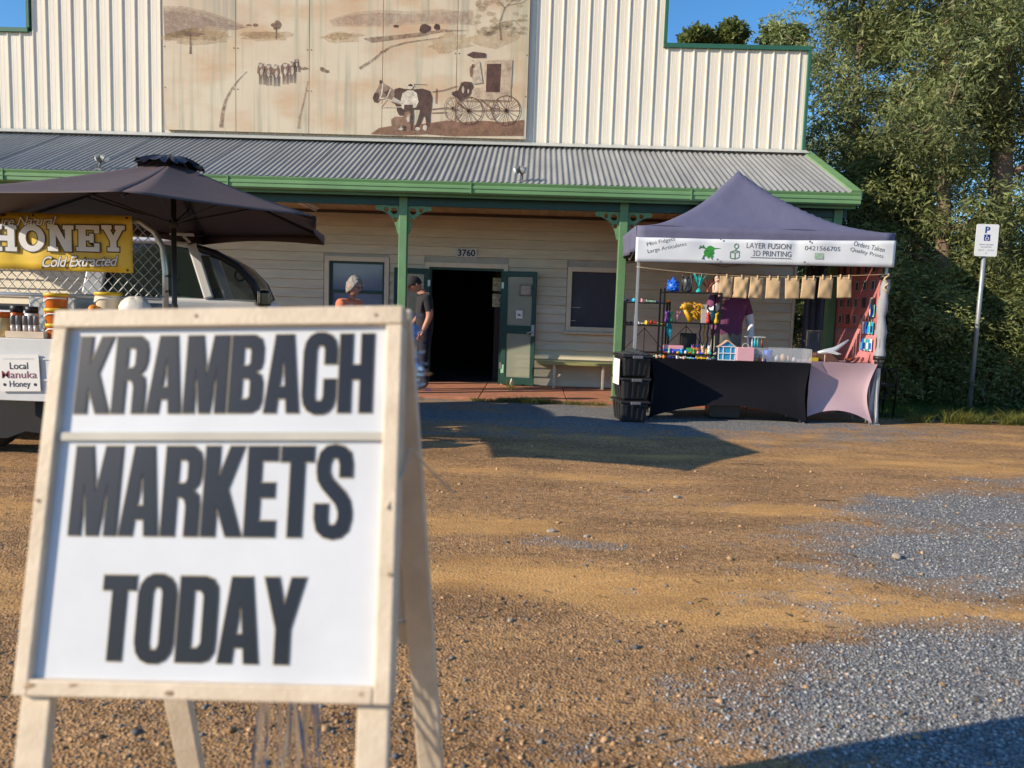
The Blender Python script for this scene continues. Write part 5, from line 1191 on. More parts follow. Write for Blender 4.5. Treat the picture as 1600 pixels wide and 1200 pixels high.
for yy in (-.012,):
    MB().box(-.45, -.33, yy - .015, yy + .012, 1.14, 1.17).build('door_handle', silver, ute, bevel=.006)

# ================================================================ HONEY TRAILER
trl = thing('honey_trailer', 'trailer with chain-mesh side serving as the honey stall, its shelf folded out', 'trailer', (-4.6, 6.7, 0))
galv = mat('galvanised', (.55, .56, .55), .38, .75, var=.15, scale=12); whitep = mat('white_powdercoat', (.62, .63, .63), .45, var=.06)
CY = 6.15
wchild(MB().box(-6.4, -2.98, 6.12, 7.28, .62, .90), 'tray', whitep, trl, bevel=.01)
wchild(MB().box(-6.4, -2.98, 6.121, 7.279, .895, .925), 'tray_deck', mat('deck_ply', (.25, .22, .18), .8), trl)
def hoop(y):
    return [(-6.3, y, .92), (-6.3, y, 1.70), (-6.22, y, 1.84), (-6.05, y, 1.895), (-3.30, y, 1.895), (-3.16, y, 1.875), (-3.05, y, 1.80), (-2.985, y, 1.68), (-2.965, y, 1.50), (-2.965, y, .90)]
for y in (CY,):
    wchild(MB().tube(hoop(y), .024, 10), 'cage_hoop', galv, trl, smooth=True); wchild(MB().tube([(-6.3, y, 1.268), (-2.965, y, 1.268)], .016, 8), 'cage_rail', galv, trl, smooth=True)
for x_ in (-6.05, -4.7, -3.4): wchild(MB().tube([(x_, CY + .02, 1.27), (x_, 6.75, .92)], .016, 8), 'brace_rail', galv, trl, smooth=True)
def chain_mesh(y):
    b_ = MB(); p = .083; x0, x1, z0, z1 = -6.28, -2.985, 1.285, 1.875
    def inside(x_, z_):
        if not (x0 <= x_ <= x1 and z0 <= z_ <= z1): return False
        if x_ > -3.25 and z_ > 1.60:
            return ((x_ + 3.25) / .265) ** 2 + ((z_ - 1.60) / .28) ** 2 < 1
        return True
    for s_ in (-1, 1):
        k = -8
        while k < 60:
            pts = []
            for j in range(0, 20):
                t = j / 19; z_ = z0 + (z1 - z0) * t; x_ = x0 + k * p + s_ * (z_ - z0) * .95 + (0 if s_ > 0 else .3)
                if inside(x_, z_): pts.append((x_, y + .006 * s_ * math.sin((z_ - z0) / p * 3.3), z_))
            if len(pts) > 1: b_.tube(pts, .0038, 4, cap=False)
            k += 1
    return b_
for y in (CY,):
    o = wchild(chain_mesh(y), 'chain_mesh', galv, trl); o['kind'] = 'stuff'
# fold-out shelf with front panel
wchild(MB().box(-6.3, -3.2, 5.74, 6.119, .905, .935), 'fold_out_shelf', whitep, trl, bevel=.005)
wchild(MB().box(-4.09, -3.2, 5.715, 5.739, .46, .937), 'drop_panel', whitep, trl, bevel=.005); wchild(MB().box(-4.13, -4.093, 5.71, 5.745, .455, .94), 'panel_edge', galv, trl, bevel=.005)
for zz in (.62, .78): wchild(MB().box(-4.085, -3.21, 5.708, 5.7145, zz, zz + .012), 'panel_rib', whitep, trl)
wchild(MB().box(-6.4, -3.0, 6.15, 6.25, .48, .62), 'chassis_rail', blackp, trl); wchild(MB().box(-6.4, -3.0, 7.1, 7.2, .48, .62), 'chassis_rail', blackp, trl)
wchild(MB().box(-4.95, -3.9, 5.93, 6.15, .66, .70), 'mudguard', blackp, trl, bevel=.02); wchild(MB().box(-3.93, -3.88, 5.93, 6.15, .40, .66), 'mud_flap', blackp, trl, bevel=.01)
wchild(MB().prism([(-6.3, .5), (-3.15, .5), (-3.2, .3), (-3.6, .16), (-3.95, .20), (-4.1, .14), (-6.3, .14)], 5.86, 5.875), 'shade_sheet', mat('black_canvas_and_shade', (.02, .02, .022), .85), trl)  # black sheet added for the dark shade under the trailer, hides the wheel
for y_ in (6.02, 7.40): wheel_at(trl, -4.42 + 4.6, y_ - 6.7, .33, .20, 1)
wchild(MB().tube([(-3.05, 6.7, .55), (-2.1, 6.7, .50)], .04, 8), 'drawbar', blackp, trl, smooth=True)
wchild(MB().tube([(-3.3, 6.2, .55), (-3.3, 6.2, .02)], .022, 8), 'prop_leg', galv, trl)
# things inside the cage, seen through the mesh
for (x_, w_, h_, c, lb) in ((-4.15, .42, .33, (.45, .47, .48), 'pale grey storage box on the trailer deck behind the mesh'), (-3.5, .55, .30, (.22, .26, .32), 'blue-grey storage box on the trailer deck at its right end')):
    o = MB().box(-w_ / 2, w_ / 2, -.2, .2, 0, h_).build('storage_box', mat('box_%d' % int(x_ * 100), c, .6), loc=(x_, 6.75, .926), bevel=.02); tag(o, lb, 'storage box')
# HONEY banner
hb_ = thing('honey_banner', 'yellow vinyl banner reading Pure Natural HONEY Cold Extracted on the cage', 'banner', (-3.86, 6.10, 1.69))
def honey_mat():
    m = mat('honey_vinyl', (.72, .53, .06), .4, var=.10, scale=4, c2=(.60, .36, .03)); return m
HW, HH = .66, .225
MB().grid(lambda u, v: ((u - .5) * 2 * HW, .006 * math.sin(u * 25) + .004 * math.sin(v * 9 + u * 8), (v - .5) * 2 * HH), 40, 8).build('vinyl', honey_mat(), hb_, smooth=True, solid=.002)
def arcs(cx, cz, rx, rz, a0, a1, n=12): return [(cx + rx * math.cos(R(a0 + (a1 - a0) * i / n)), cz + rz * math.sin(R(a0 + (a1 - a0) * i / n))) for i in range(n + 1)]
SL = {'H': [[(0, 0), (.36, 0), (.36, .16), (.29, .16), (.29, .40), (.53, .40), (.53, .16), (.46, .16), (.46, 0), (.82, 0), (.82, .16), (.75, .16), (.75, .84), (.82, .84), (.82, 1), (.46, 1), (.46, .84), (.53, .84), (.53, .60), (.29, .60), (.29, .84), (.36, .84), (.36, 1), (0, 1), (0, .84), (.07, .84), (.07, .16), (0, .16)]],
      'O': [arcs(.42, .5, .42, .52, 0, 345, 23), arcs(.42, .5, .20, .30, 345, 0, 23)],
      'N': [[(0, 0), (.34, 0), (.34, .16), (.27, .16), (.27, .62), (.55, 0), (.78, 0), (.78, .84), (.85, .84), (.85, 1), (.50, 1), (.50, .84), (.57, .84), (.57, .45), (.32, 1), (0, 1), (0, .84), (.07, .84), (.07, .16), (0, .16)]],
      'E': [[(0, 0), (.70, 0), (.70, .32), (.54, .32), (.54, .17), (.29, .17), (.29, .42), (.40, .42), (.40, .34), (.53, .34), (.53, .68), (.40, .68), (.40, .59), (.29, .59), (.29, .83), (.54, .83), (.54, .70), (.70, .70), (.70, 1), (0, 1), (0, .84), (.07, .84), (.07, .16), (0, .16)]],
      'Y': [[(.20, 0), (.60, 0), (.60, .16), (.51, .16), (.51, .40), (.73, .84), (.80, .84), (.80, 1), (.46, 1), (.46, .84), (.51, .84), (.40, .60), (.30, .84), (.35, .84), (.35, 1), (0, 1), (0, .84), (.07, .84), (.29, .40), (.29, .16), (.20, .16)]]}
wp = mat('white_print', (.72, .72, .74), .45); dko = mat('dark_outline', (.055, .04, .02), .5)
x_ = -.69
hcx = {'H': -.565, 'O': -.335, 'N': -.03, 'E': .285, 'Y': .545}
for ch, cx in (('H', -.375), ('O', -.147), ('N', .086), ('E', .305), ('Y', .510)):
    wid = .212 if ch in 'HON' else .188; mx = max(p[0] for c in SL[ch] for p in c)
    sc = wid / mx; ct = [[(p[0] * sc - wid / 2, p[1] * .205) for p in c] for c in SL[ch]]
    rise = .025 * (cx + .4)
    o = link('letter', shape_mesh('letter', ct, wp, .0006), hb_, (cx, -.0125, -.083 + rise)); o['label'] = 'white slab letter ' + ch
    link('letter_outline', shape_mesh('letter_outline', ct, dko, .0004, .009), o, (0, .0015, 0))
def script(body, x_, z_, w_, h_):
    o = place(text_mesh('script_text', body, wp, w=w_, h=h_, offset=.012, shear=.35, spacing=.92), 'script_text', hb_, (x_, -.0125, z_), (0, R(-2.5), 0))
    place(text_mesh('script_outline', body, dko, w=w_ * 1.012, h=h_ * 1.10, offset=.05, shear=.35, spacing=.92), 'script_outline', o, (0, .0015, 0))
script('Pure Natural', -.21, .158, .54, .070); script('Cold Extracted', .24, -.145, .62, .085)
for i in range(5):
    pts = blob(-.62 + i * .06, .205, .035, .012, 10, .4, i); MB().prism(pts, -.012, -.010).build('comb_print', mat('comb_brown', (.12, .05, .03), .6), hb_)
for (sx, sz) in ((-.1, -1), (.2, -1), (.94, -1), (.94, 1), (-.2, 1)): MB().lathe([(.010, 0), (.010, .003)], (sx * HW, -.014, sz * (HH - .02)), 8, axis='y').build('eyelet', dko, hb_)
# Local Manuka Honey card
mc = thing('manuka_card', 'white card reading Local Manuka Honey hanging on the trailer side', 'sign', (-3.875, 5.70, .675), 0); mc.rotation_euler.y = R(-2)
MB().box(-.155, .155, -.004, .004, -.14, .14).build('card', mat('white_paper', WHITE, .7, var=.03), mc)
ink2 = mat('ink', (.03, .03, .04), .6); plum = mat('plum_print', (.22, .05, .08), .6)
place(text_mesh('card_text', 'Local', ink2, w=.14, h=.052, offset=.004), 'card_text', mc, (0, -.006, .055)); place(text_mesh('card_text', 'Manuka', plum, w=.27, h=.056, offset=.003), 'card_text', mc, (0, -.006, -.012)); place(text_mesh('card_text', 'Honey', ink2, w=.16, h=.062, offset=.004), 'card_text', mc, (0, -.006, -.090))
for s_ in (-1, 1): MB().lathe([(.012, 0), (.012, .001)], (s_ * .118, -.006, -.088), 8, axis='y').build('bee_print', ink2, mc)
MB().box(-.12, .12, -.0055, -.0045, .105, .11).build('print_line', mat('faint_print', (.5, .5, .52), .6), mc)
# buckets, jars
honeym = mat('honey_orange', (.50, .115, .01), .25, var=.15, scale=8, spec=.6); ylid = mat('yellow_lid', (.68, .44, .02), .4); creamp = mat('cream_plastic', (.66, .57, .42), .4, var=.06)
SH = .937
def bucket(x_, y_, z_, r_, h_, m, lb, handle=True, grp='honey tubs on the trailer shelf'):
    t = thing('honey_tub', lb, 'tub', (x_, y_, z_), 0, grp)
    MB().lathe([(r_ * .88, 0), (r_ * .9, .004), (r_, h_ - .02), (r_, h_ - .018)], n=20).build('tub', m, t, smooth=True); MB().lathe([(r_ * 1.07, h_ - .026), (r_ * 1.08, h_ - .006), (r_ * 1.0, h_), (r_ * .9, h_ - .004)], n=20).build('lid', ylid, t, smooth=True)
    if handle: MB().tube([(-r_ * 1.05, -.01, h_ - .04), (-r_ * .8, -r_ * .65, h_ * .42), (-r_ * .2, -r_ * 1.02, h_ * .62), (r_ * .6, -r_ * .85, h_ * .66), (r_ * 1.04, -.01, h_ - .04)], .006, 6).build('handle', wp, t, smooth=True)
for i, lb in enumerate(('bottom orange honey tub of the stack of three', 'middle orange honey tub of the stack of three', 'top orange honey tub of the stack, yellow lid showing')): bucket(-3.69, 5.88, SH + i * .117, .082, .116, honeym, lb)
bucket(-3.36, 6.02, SH + .235, .095, .135, creamp, 'large cream honey tub with yellow lid on a crate beside the mesh')
o = MB().box(-.16, .16, -.08, .08, 0, .234).build('display_crate', whitep, loc=(-3.36, 6.02, SH), bevel=.006); tag(o, 'plain white crate carrying the large cream tub', 'crate')
o = MB().ell((0, 0, .04), (.042, .042, .04), 14, 10).build('orange_fruit', mat('orange_peel', (.62, .22, .02), .5, bump=.2), loc=(-3.42, 5.915, SH + .19), smooth=True); tag(o, 'round orange ball in front of the large cream tub', 'ball')
o = MB().box(-.04, .04, -.035, .035, 0, .189).build('ball_stand', creamp, loc=(-3.42, 5.915, SH)); tag(o, 'cream block holding up the orange ball', 'block')
tray = MB().box(-.13, .17, -.06, .06, 0, .05).build('tasting_tray', mat('pale_wood', (.62, .50, .38), .7), loc=(-3.89, 5.82, SH), bevel=.003); tag(tray, 'pale wooden tray holding grey-capped sample tubes', 'tray')
gcap = mat('grey_cap', (.16, .16, .18), .5)
for i in range(5):
    t = thing('sample_tube', '%s grey-capped sample tube in the wooden tray, from the left' % ordn[:4][i] if i < 4 else 'rightmost grey-capped sample tube in the wooden tray', 'tube', (-3.985 + i * .042 + (.012 if i > 1 else 0), 5.80, SH + .05), 0, 'sample tubes in the tray')
    MB().lathe([(.014, 0), (.016, .01), (.016, .05)], n=10).build('tube', mat('clear_plastic', (.55, .5, .48), .2), t, smooth=True); MB().lathe([(.018, .05), (.016, .115), (.012, .12)], n=10).build('cap', gcap, t, smooth=True)
def jar(x_, y_, r_, h_, m, lidm, lb):
    t = thing('honey_jar', lb, 'jar', (x_, y_, SH), 0, 'honey jars on the trailer shelf')
    MB().lathe([(r_ * .9, 0), (r_, .01), (r_, h_ * .75), (r_ * .8, h_ * .8)], n=16).build('glass', m, t, smooth=True); MB().lathe([(r_ * .92, h_ * .8), (r_ * .92, h_), (r_ * .8, h_ + .003)], n=16).build('lid', lidm, t, smooth=True)
jar(-4.09, 5.83, .066, .19, mat('amber_jar', (.55, .33, .10), .15, var=.3, scale=15, c2=(.62, .5, .3)), mat('orange_lid', (.60, .12, .01), .4), 'squat jar with an orange lid at the left of the tray')
jar(-4.06, 5.96, .05, .24, honeym, blackp, 'tall dark jar with black lid behind the orange-lidded one'); jar(-3.94, 5.96, .05, .235, mat('pale_jar', (.6, .6, .58), .2), blackp, 'pale jar with black lid behind the sample tubes')
bagm = mat('white_plastic_bag', (.66, .64, .60), .35, var=.1, scale=6, bump=.3, bscale=14)
o = MB().ell((0, 0, .1), (.13, .09, .11), 16, 10, noise=.10, rng=random.Random(2)).build('plastic_bag', bagm, loc=(-3.10, 5.93, SH + .13), smooth=True); tag(o, 'crumpled white plastic bag at the right end of the honey shelf', 'bag')
o = MB().box(-.09, .09, -.07, .07, 0, .125).build('display_crate', whitep, loc=(-3.10, 5.93, SH + .0), bevel=.006); tag(o, 'small white box under the plastic bag', 'box')
# market umbrella
um = thing('market_umbrella', 'dark brown-purple market umbrella shading the honey stall', 'umbrella', (-2.845, 6.05, 0))
ang = [-70, -19.4, 47, 106, 166, 228]; RU = 1.62; RZ, AP = 1.893, 2.335
umf = mat('umbrella_cloth', (.078, .056, .058), .75, var=.06, scale=3)
cor = [Vector((RU * math.cos(R(a)), RU * math.sin(R(a)), RZ)) for a in ang]
cor[0] = Vector((.40, -1.50, RZ)); cor[1] = Vector((1.265, -.49, RZ)); cor[2] = Vector((.895, 1.09, RZ)); apx_ = Vector((0, 0, AP))
for i in range(6):
    A, B = cor[i], cor[(i + 1) % 6]
    def fn(u, v):
        e = A.lerp(B, u); e = e + Vector((-e.x, -e.y, 0)).normalized() * .05 * math.sin(math.pi * u); p = apx_.lerp(e, v)
        return p + Vector((0, 0, -.028 * math.sin(math.pi * v) + .03 * (1 - v) * v * abs(2 * u - 1)))
    MB().grid(fn, 10, 12).build('canopy_panel', umf, um, smooth=True, solid=.002)
    def fl(u, v):
        e = A.lerp(B, u); e = e + Vector((-e.x, -e.y, 0)).normalized() * .05 * math.sin(math.pi * u); return e + Vector((0, 0, -.085 * v * (1 - .4 * math.sin(math.pi * u)) ))
    if i in (1, 2, 3, 4): MB().grid(fl, 10, 2).build('edge_flap', umf, um, smooth=True, solid=.002)
    MB().tube([apx_ + Vector((0, 0, -.05)), A + Vector((0, 0, -.03))], .009, 6).build('rib', blackp, um); MB().tube([Vector((0, 0, 1.86)), apx_.lerp(A, .5) + Vector((0, 0, -.05))], .007, 6).build('strut', blackp, um)
vc = MB()
for i in range(6):
    A, B = cor[i] * .185, cor[(i + 1) % 6] * .185
    vc.grid(lambda u, v: Vector((0, 0, AP + .04)).lerp(Vector((A.lerp(B, u).x, A.lerp(B, u).y, AP - .035 + .012 * math.sin(u * 12))), v) + Vector((0, 0, .014 * math.sin(u * 19 + i) * v + .02 * math.sin(math.pi * v))), 10, 4)
vc.build('vent_cap', mat('vent_cloth', (.022, .020, .026), .4, var=.3, scale=14), um, smooth=True)
MB().tube([(0, 0, .02), (0, 0, AP)], .020, 10).build('pole', mat('dark_pole', (.025, .022, .022), .4), um, smooth=True)
MB().lathe([(.02, 1.82), (.035, 1.83), (.035, 1.88), (.02, 1.9)], n=10).build('hub', blackp, um, smooth=True)
MB().lathe([(.22, 0), (.22, .05), (.05, .09), (.03, .30)], n=16).build('base', blackp, um, smooth=True)
for zz in (1.30, 1.42): MB().tube([(.024 * math.cos(k * .6) - .06 * (k > 5), .03 * math.sin(k * .6) + .03, zz + .004 * k) for k in range(11)], .004, 5).build('tie_wire', blackp, um, smooth=True)

# ================================================================ PEOPLE
def skin_chain(verts, edges, radii, root=0, sub=2):
    me = bpy.data.meshes.new('tmp'); me.from_pydata([tuple(v) for v in verts], edges, []); me.update()
    o = bpy.data.objects.new('tmp', me); col.objects.link(o)
    md = o.modifiers.new('s', 'SKIN'); md.use_smooth_shade = True
    me.skin_vertices[0].data
    for i, r in enumerate(radii):
        s = me.skin_vertices[0].data[i]; s.radius = r if isinstance(r, tuple) else (r, r); s.use_root = (i == root)
    ms = o.modifiers.new('u', 'SUBSURF'); ms.levels = sub; ms.render_levels = sub
    dg = bpy.context.evaluated_depsgraph_get(); out = bpy.data.meshes.new_from_object(o.evaluated_get(dg))
    bpy.data.objects.remove(o); bpy.data.meshes.remove(me); return out
def seg_d(p, a, b):
    ab = b - a; t = max(0, min(1, (p - a).dot(ab) / (ab.length_squared + 1e-9))); return (p - (a + ab * t)).length, t
def person(label, loc, rz, J, mats, shoulder_split, hair, head_pitch=0., head_yaw=0., group=None, cap=None, build=1., hands=('L', 'R'), glasses=False):
    """J: joint positions (local, x = facing direction -Y is front). mats: dict skin, shirt, trousers, shoes, sleeve"""
    t = thing('person', label, 'person', loc, rz, group)
    V = {k: Vector(v) for k, v in J.items()}
    order = ['pelvis', 'waist', 'chest', 'neck0', 'neck1', 'shL', 'elL', 'wrL', 'shR', 'elR', 'wrR', 'hipL', 'knL', 'anL', 'toL', 'hipR', 'knR', 'anR', 'toR']
    ix = {k: i for i, k in enumerate(order)}
    E_ = [('pelvis', 'waist'), ('waist', 'chest'), ('chest', 'neck0'), ('neck0', 'neck1'), ('chest', 'shL'), ('shL', 'elL'), ('elL', 'wrL'), ('chest', 'shR'), ('shR', 'elR'), ('elR', 'wrR'),
          ('pelvis', 'hipL'), ('hipL', 'knL'), ('knL', 'anL'), ('anL', 'toL'), ('pelvis', 'hipR'), ('hipR', 'knR'), ('knR', 'anR'), ('anR', 'toR')]
    rad = {'pelvis': (.155, .115), 'waist': (.15, .11), 'chest': (.165, .115), 'neck0': (.075, .065), 'neck1': (.055, .055), 'sh': .068, 'el': .046, 'wr': .030, 'hip': .092, 'kn': .062, 'an': .045, 'to': .04}
    rd = []
    for k in order:
        r = rad.get(k) or rad[k[:-1]]; r = r if isinstance(r, tuple) else (r, r)
        s = build if k in ('pelvis', 'waist', 'chest') else (1 + (build - 1) * .8); rd.append((r[0] * s, r[1] * s))
    body = skin_chain([V[k] for k in order], [(ix[a], ix[b]) for a, b in E_], rd, 0, 2)
    M_ = [mats['skin'], mats['shirt'], mats['trousers'], mats['shoes'], mats.get('sleeve', mats['shirt'])]
    body.materials.clear()
    for m in M_: body.materials.append(m)
    def region(c):
        best = None
        for a, b in E_:
            r_ = max(rd[ix[a]][0], rd[ix[b]][0]); d, tt = seg_d(c, V[a], V[b]); d /= r_
            if best is None or d < best[0]: best = (d, a, b, tt)
        _, a, b, tt = best
        if b.startswith('an') or a.startswith('an'): return 3 if (a.startswith('an') or c.z < V[a if a.startswith('an') else b].z + .03) else 2
        if a.startswith('hip') or b.startswith('hip') or a.startswith('kn'): return 2 if not (b.startswith('hip') and c.z > V['pelvis'].z + .03) else 1
        if b == 'neck1': return 0
        if a == 'chest' and b == 'neck0': return 1 if tt < .97 else 0
        if a == 'pelvis' : return 1 if c.z > V['pelvis'].z + shoulder_split.get('hem', 0) else 2
        if a.startswith('sh'): return 1 if tt < shoulder_split['cuff'] else (4 if shoulder_split.get('long') else 0)
        if a.startswith('el'): return 4 if shoulder_split.get('long') else 0
        return 1
    for p in body.polygons: p.material_index = region(p.center); p.use_smooth = True
    bm = bmesh.new(); bm.from_mesh(body)
    # head
    hd = MB(); hp = V['neck1'] + Vector((0, -.02, .085)).copy()
    HR = Matrix.Rotation(head_yaw, 3, 'Z') @ Matrix.Rotation(head_pitch, 3, 'X')
    hp = V['neck1'] + HR @ Vector((0, -.025, .095))
    v = []; n, m = 20, 16
    for i in range(m + 1):
        th = math.pi * i / m
        for j in range(n):
            a = 2 * math.pi * j / n; x_, y_, z_ = math.sin(th) * math.cos(a), math.sin(th) * math.sin(a), math.cos(th)
            w = 1 - .26 * max(0, -z_) ** 1.3; px, py, pz = .076 * x_ * w, .098 * y_ * (1 - .10 * max(0, -z_)), .122 * z_
            if y_ < -.6:
                py += -.006 * math.exp(-((pz + .075) / .022) ** 2)           # chin
                py += -.006 * math.exp(-((pz - .035) / .014) ** 2)           # brow
                if abs(px) < .045: py += .006 * math.exp(-((pz - .010) / .014) ** 2) * math.exp(-((abs(px) - .03) / .012) ** 2)   # eye sockets
            v.append(HR @ Vector((px, py, pz)) + hp)
    hd.add(v, [(i * n + j, (i + 1) * n + j, (i + 1) * n + (j + 1) % n, i * n + (j + 1) % n) for i in range(m) for j in range(n)])
    def hp_(p): return HR @ Vector(p) + hp
    nose = [(0, -.098, .022), (-.014, -.098, -.022), (.014, -.098, -.022), (0, -.124, -.016), (0, -.10, -.03)]
    hd.add([hp_(p) for p in nose], [(0, 1, 3), (0, 3, 2), (1, 4, 3), (3, 4, 2)])
    for s_ in (-1, 1): hd.ell(hp_((s_ * .078, .01, -.005)), (.010, .022, .032), 8, 6, rot=HR)
    hm = hd.mesh('h', M_[0], True); 
    bm.from_mesh(hm)
    eb = MB()
    for s_ in (-1, 1): eb.ell(hp_((s_ * .030, -.092, .012)), (.011, .006, .006), 8, 5, rot=HR)
    eb.ell(hp_((0, -.094, -.052)), (.022, .005, .004), 8, 5, rot=HR)
    if glasses:
        for s_ in (-1, 1): eb.tube([hp_((s_ * .032 + .018 * math.cos(k * .785), -.108, .010 + .015 * math.sin(k * .785))) for k in range(8)], .0022, 5, closed=True); eb.tube([hp_((s_ * .05, -.106, .014)), hp_((s_ * .08, .0, .012))], .0022, 5)
    em_ = eb.mesh('e', M_[0], True)
    # hands
    hands_m = MB(); parts = []
    for S in hands:
        wr, el = V['wr' + S], V['el' + S]; d = (wr - el).normalized()
        curl = J.get('curl' + S, .5) if False else .45
        side = Vector((-1 if S == 'L' else 1, 0, 0)); side = (side - d * side.dot(d)).normalized(); pal = d.cross(side).normalized()
        if pal.y > 0: pal = -pal
        thumb_dir = Vector((0, -1, 0)); thumb_dir = (thumb_dir - d * thumb_dir.dot(d))
        thumb_dir = thumb_dir.normalized() if thumb_dir.length > .2 else side
        acr_ = thumb_dir; nrm = d.cross(acr_).normalized(); inn = nrm if nrm.dot(side) < 0 else -nrm
        pm = skin_chain([wr - d * .015, wr + d * .03, wr + d * .075], [(0, 1), (1, 2)], [(.024, .024), (.036, .018), (.038, .017)], 0, 1); parts.append(pm)
        for k, (off_, L) in enumerate(((.027, .072), (.009, .080), (-.009, .075), (-.026, .060))):
            b0_ = wr + d * .078 + acr_ * off_; q1 = b0_ + d * L * .45 + inn * L * .10; q2 = q1 + d * L * .26 + inn * L * .22; q3 = q2 + d * L * .10 + inn * L * .26
            parts.append(skin_chain([b0_ - d * .02, b0_, q1, q2, q3], [(0, 1), (1, 2), (2, 3), (3, 4)], [.0095, .0095, .009, .008, .0065], 0, 1))
        tb = wr + d * .025 + acr_ * .024; t1 = tb + d * .028 + acr_ * .024 + inn * .008; t2 = t1 + d * .028 + acr_ * .004 + inn * .010
        parts.append(skin_chain([wr + d * .01 + acr_ * .01, tb, t1, t2], [(0, 1), (1, 2), (2, 3)], [.014, .0125, .0105, .008], 0, 1))
    for pm in parts: bm.from_mesh(pm)
    # eyes etc. get a dark slot
    k0 = len(bm.faces); bm.from_mesh(em_); bm.faces.ensure_lookup_table()
    for f in bm.faces[k0:]: f.material_index = 5
    nf = len(body.polygons)
    for f in bm.faces[nf:k0]: f.material_index = 0; f.smooth = True
    me = bpy.data.meshes.new('body'); bm.to_mesh(me); bm.free()
    for m in M_: me.materials.append(m)
    me.materials.append(mat('eye_dark', (.02, .015, .012), .4))
    link('body', me, t)
    # hair / cap
    def cap_fn(scale, zcut_front, zcut_back, noise=0., sd=1):
        rg = random.Random(sd); b_ = MB(); v = []; n, m = 28, 12
        for i in range(m + 1):
            for j in range(n):
                a = 2 * math.pi * j / n; fr_ = (1 - math.sin(a)) / 2  # 1 = front (-Y)
                zc = zcut_back + (zcut_front - zcut_back) * fr_ ** 2.6; thm = math.acos(max(-1, min(1, zc))); th = thm * i / m
                k = scale * (1 + rg.uniform(-noise, noise))
                x_, y_, z_ = math.sin(th) * math.cos(a), math.sin(th) * math.sin(a), math.cos(th)
                v.append(hp_((.078 * x_ * k, .101 * y_ * k, .126 * z_ * k)))
        b_.add(v, [(i * n + j, (i + 1) * n + j, (i + 1) * n + (j + 1) % n, i * n + (j + 1) % n) for i in range(m) for j in range(n)]); return b_
    if hair: cap_fn(1.05, hair[1], hair[2], hair[3], 3).build('hair', hair[0], t, smooth=True, solid=.006)
    if cap:
        b_ = cap_fn(1.09, .28, .05); c_ = b_.build('cap', cap, t, smooth=True, solid=.006)
        br = MB().grid(lambda u, v: hp_(((u - .5) * .15 * (1 - .25 * v * v), -.095 - .085 * v * math.sin(math.pi * (u * .8 + .1)), .036 - .012 * v + .012 * math.sin(math.pi * u))), 10, 5)
        br.build('cap_peak', cap, t, smooth=True, solid=.006)
    return t
def cloth(n, c): return mat('cloth_' + n, c, .85, var=.10, scale=9, bump=.5, bscale=9, sheen=.1)
def skinm(n, c): return mat('skin_' + n, c, .5, var=.08, scale=18, spec=.35)
# standing joint template (height ~1.70, facing -Y)
def base_pose(h=1.70):
    k = h / 1.70
    J = {'pelvis': (0, 0, .93), 'waist': (0, .0, 1.08), 'chest': (0, 0, 1.30), 'neck0': (0, .01, 1.43), 'neck1': (0, .0, 1.50), 'shL': (-.185, 0, 1.385), 'elL': (-.235, .02, 1.11), 'wrL': (-.245, -.04, .87), 'shR': (.185, 0, 1.385), 'elR': (.235, .02, 1.11), 'wrR': (.245, -.04, .87),
         'hipL': (-.095, 0, .86), 'knL': (-.10, -.02, .48), 'anL': (-.10, .02, .085), 'toL': (-.115, -.14, .035), 'hipR': (.095, 0, .86), 'knR': (.10, -.02, .48), 'anR': (.10, .02, .085), 'toR': (.115, -.14, .035)}
    return {a: tuple(c * k for c in b) for a, b in J.items()}
# man in black by the doorway, head bowed (faces left: -Y front turned towards -X)
J = base_pose(1.66)
J.update({'chest': (0, -.02, 1.31), 'neck0': (0, -.045, 1.425), 'neck1': (0, -.085, 1.485), 'elR': (.23, .03, 1.10), 'wrR': (.22, -.07, .875), 'elL': (-.235, -.02, 1.11), 'wrL': (-.20, -.17, .93)})
person('man in black T-shirt, dark jeans and cap looking down beside the doorway', (-1.60, 11.35, .034), R(-70), J, {'skin': skinm('tan', (.46, .22, .15)), 'shirt': cloth('black', (.014, .014, .018)), 'trousers': cloth('navy', (.008, .010, .024)), 'shoes': cloth('shoe', (.12, .10, .08))},
       {'cuff': .72, 'hem': .0}, (mat('brown_hair', (.06, .04, .03), .8), .55, -.25, .02), head_pitch=R(32), cap=cloth('cap', (.015, .016, .022)), build=1.18)
# woman with short silver hair in a coral top
J = base_pose(1.57)
J.update({'elR': (.22, -.06, 1.05), 'wrR': (.19, -.30, 1.12), 'elL': (-.23, -.02, 1.05), 'wrL': (-.16, -.24, 1.10), 'neck1': (0, -.02, 1.405)})
person('woman with short silver hair and coral top standing behind the big sign', (-2.30, 9.62, 0), R(62), J, {'skin': skinm('warm', (.50, .25, .17)), 'shirt': cloth('coral', (.70, .19, .09)), 'trousers': cloth('beige', (.30, .25, .2)), 'shoes': cloth('shoe', (.12, .10, .08))},
       {'cuff': .55, 'hem': -.05}, (mat('silver_hair', (.25, .225, .195), .7, var=.3, scale=40, bump=.6), .60, -.70, .12), head_pitch=R(14), build=1.08, glasses=True)
wb = MB().grid(lambda u, v: (.10 * math.cos(u * 6.283) * (1 - .25 * v), .07 * math.sin(u * 6.283) * (1 - .25 * v), -.26 + .26 * v + .012 * math.sin(u * 25)), 24, 6); 
bgw = thing('shopping_bag', 'white carrier bag held out by the woman in coral', 'bag', (-2.005, 9.43, 1.19)); wb.build('bag', mat('white_plastic_bag', (.66, .64, .60), .35), bgw, smooth=True, solid=.002)
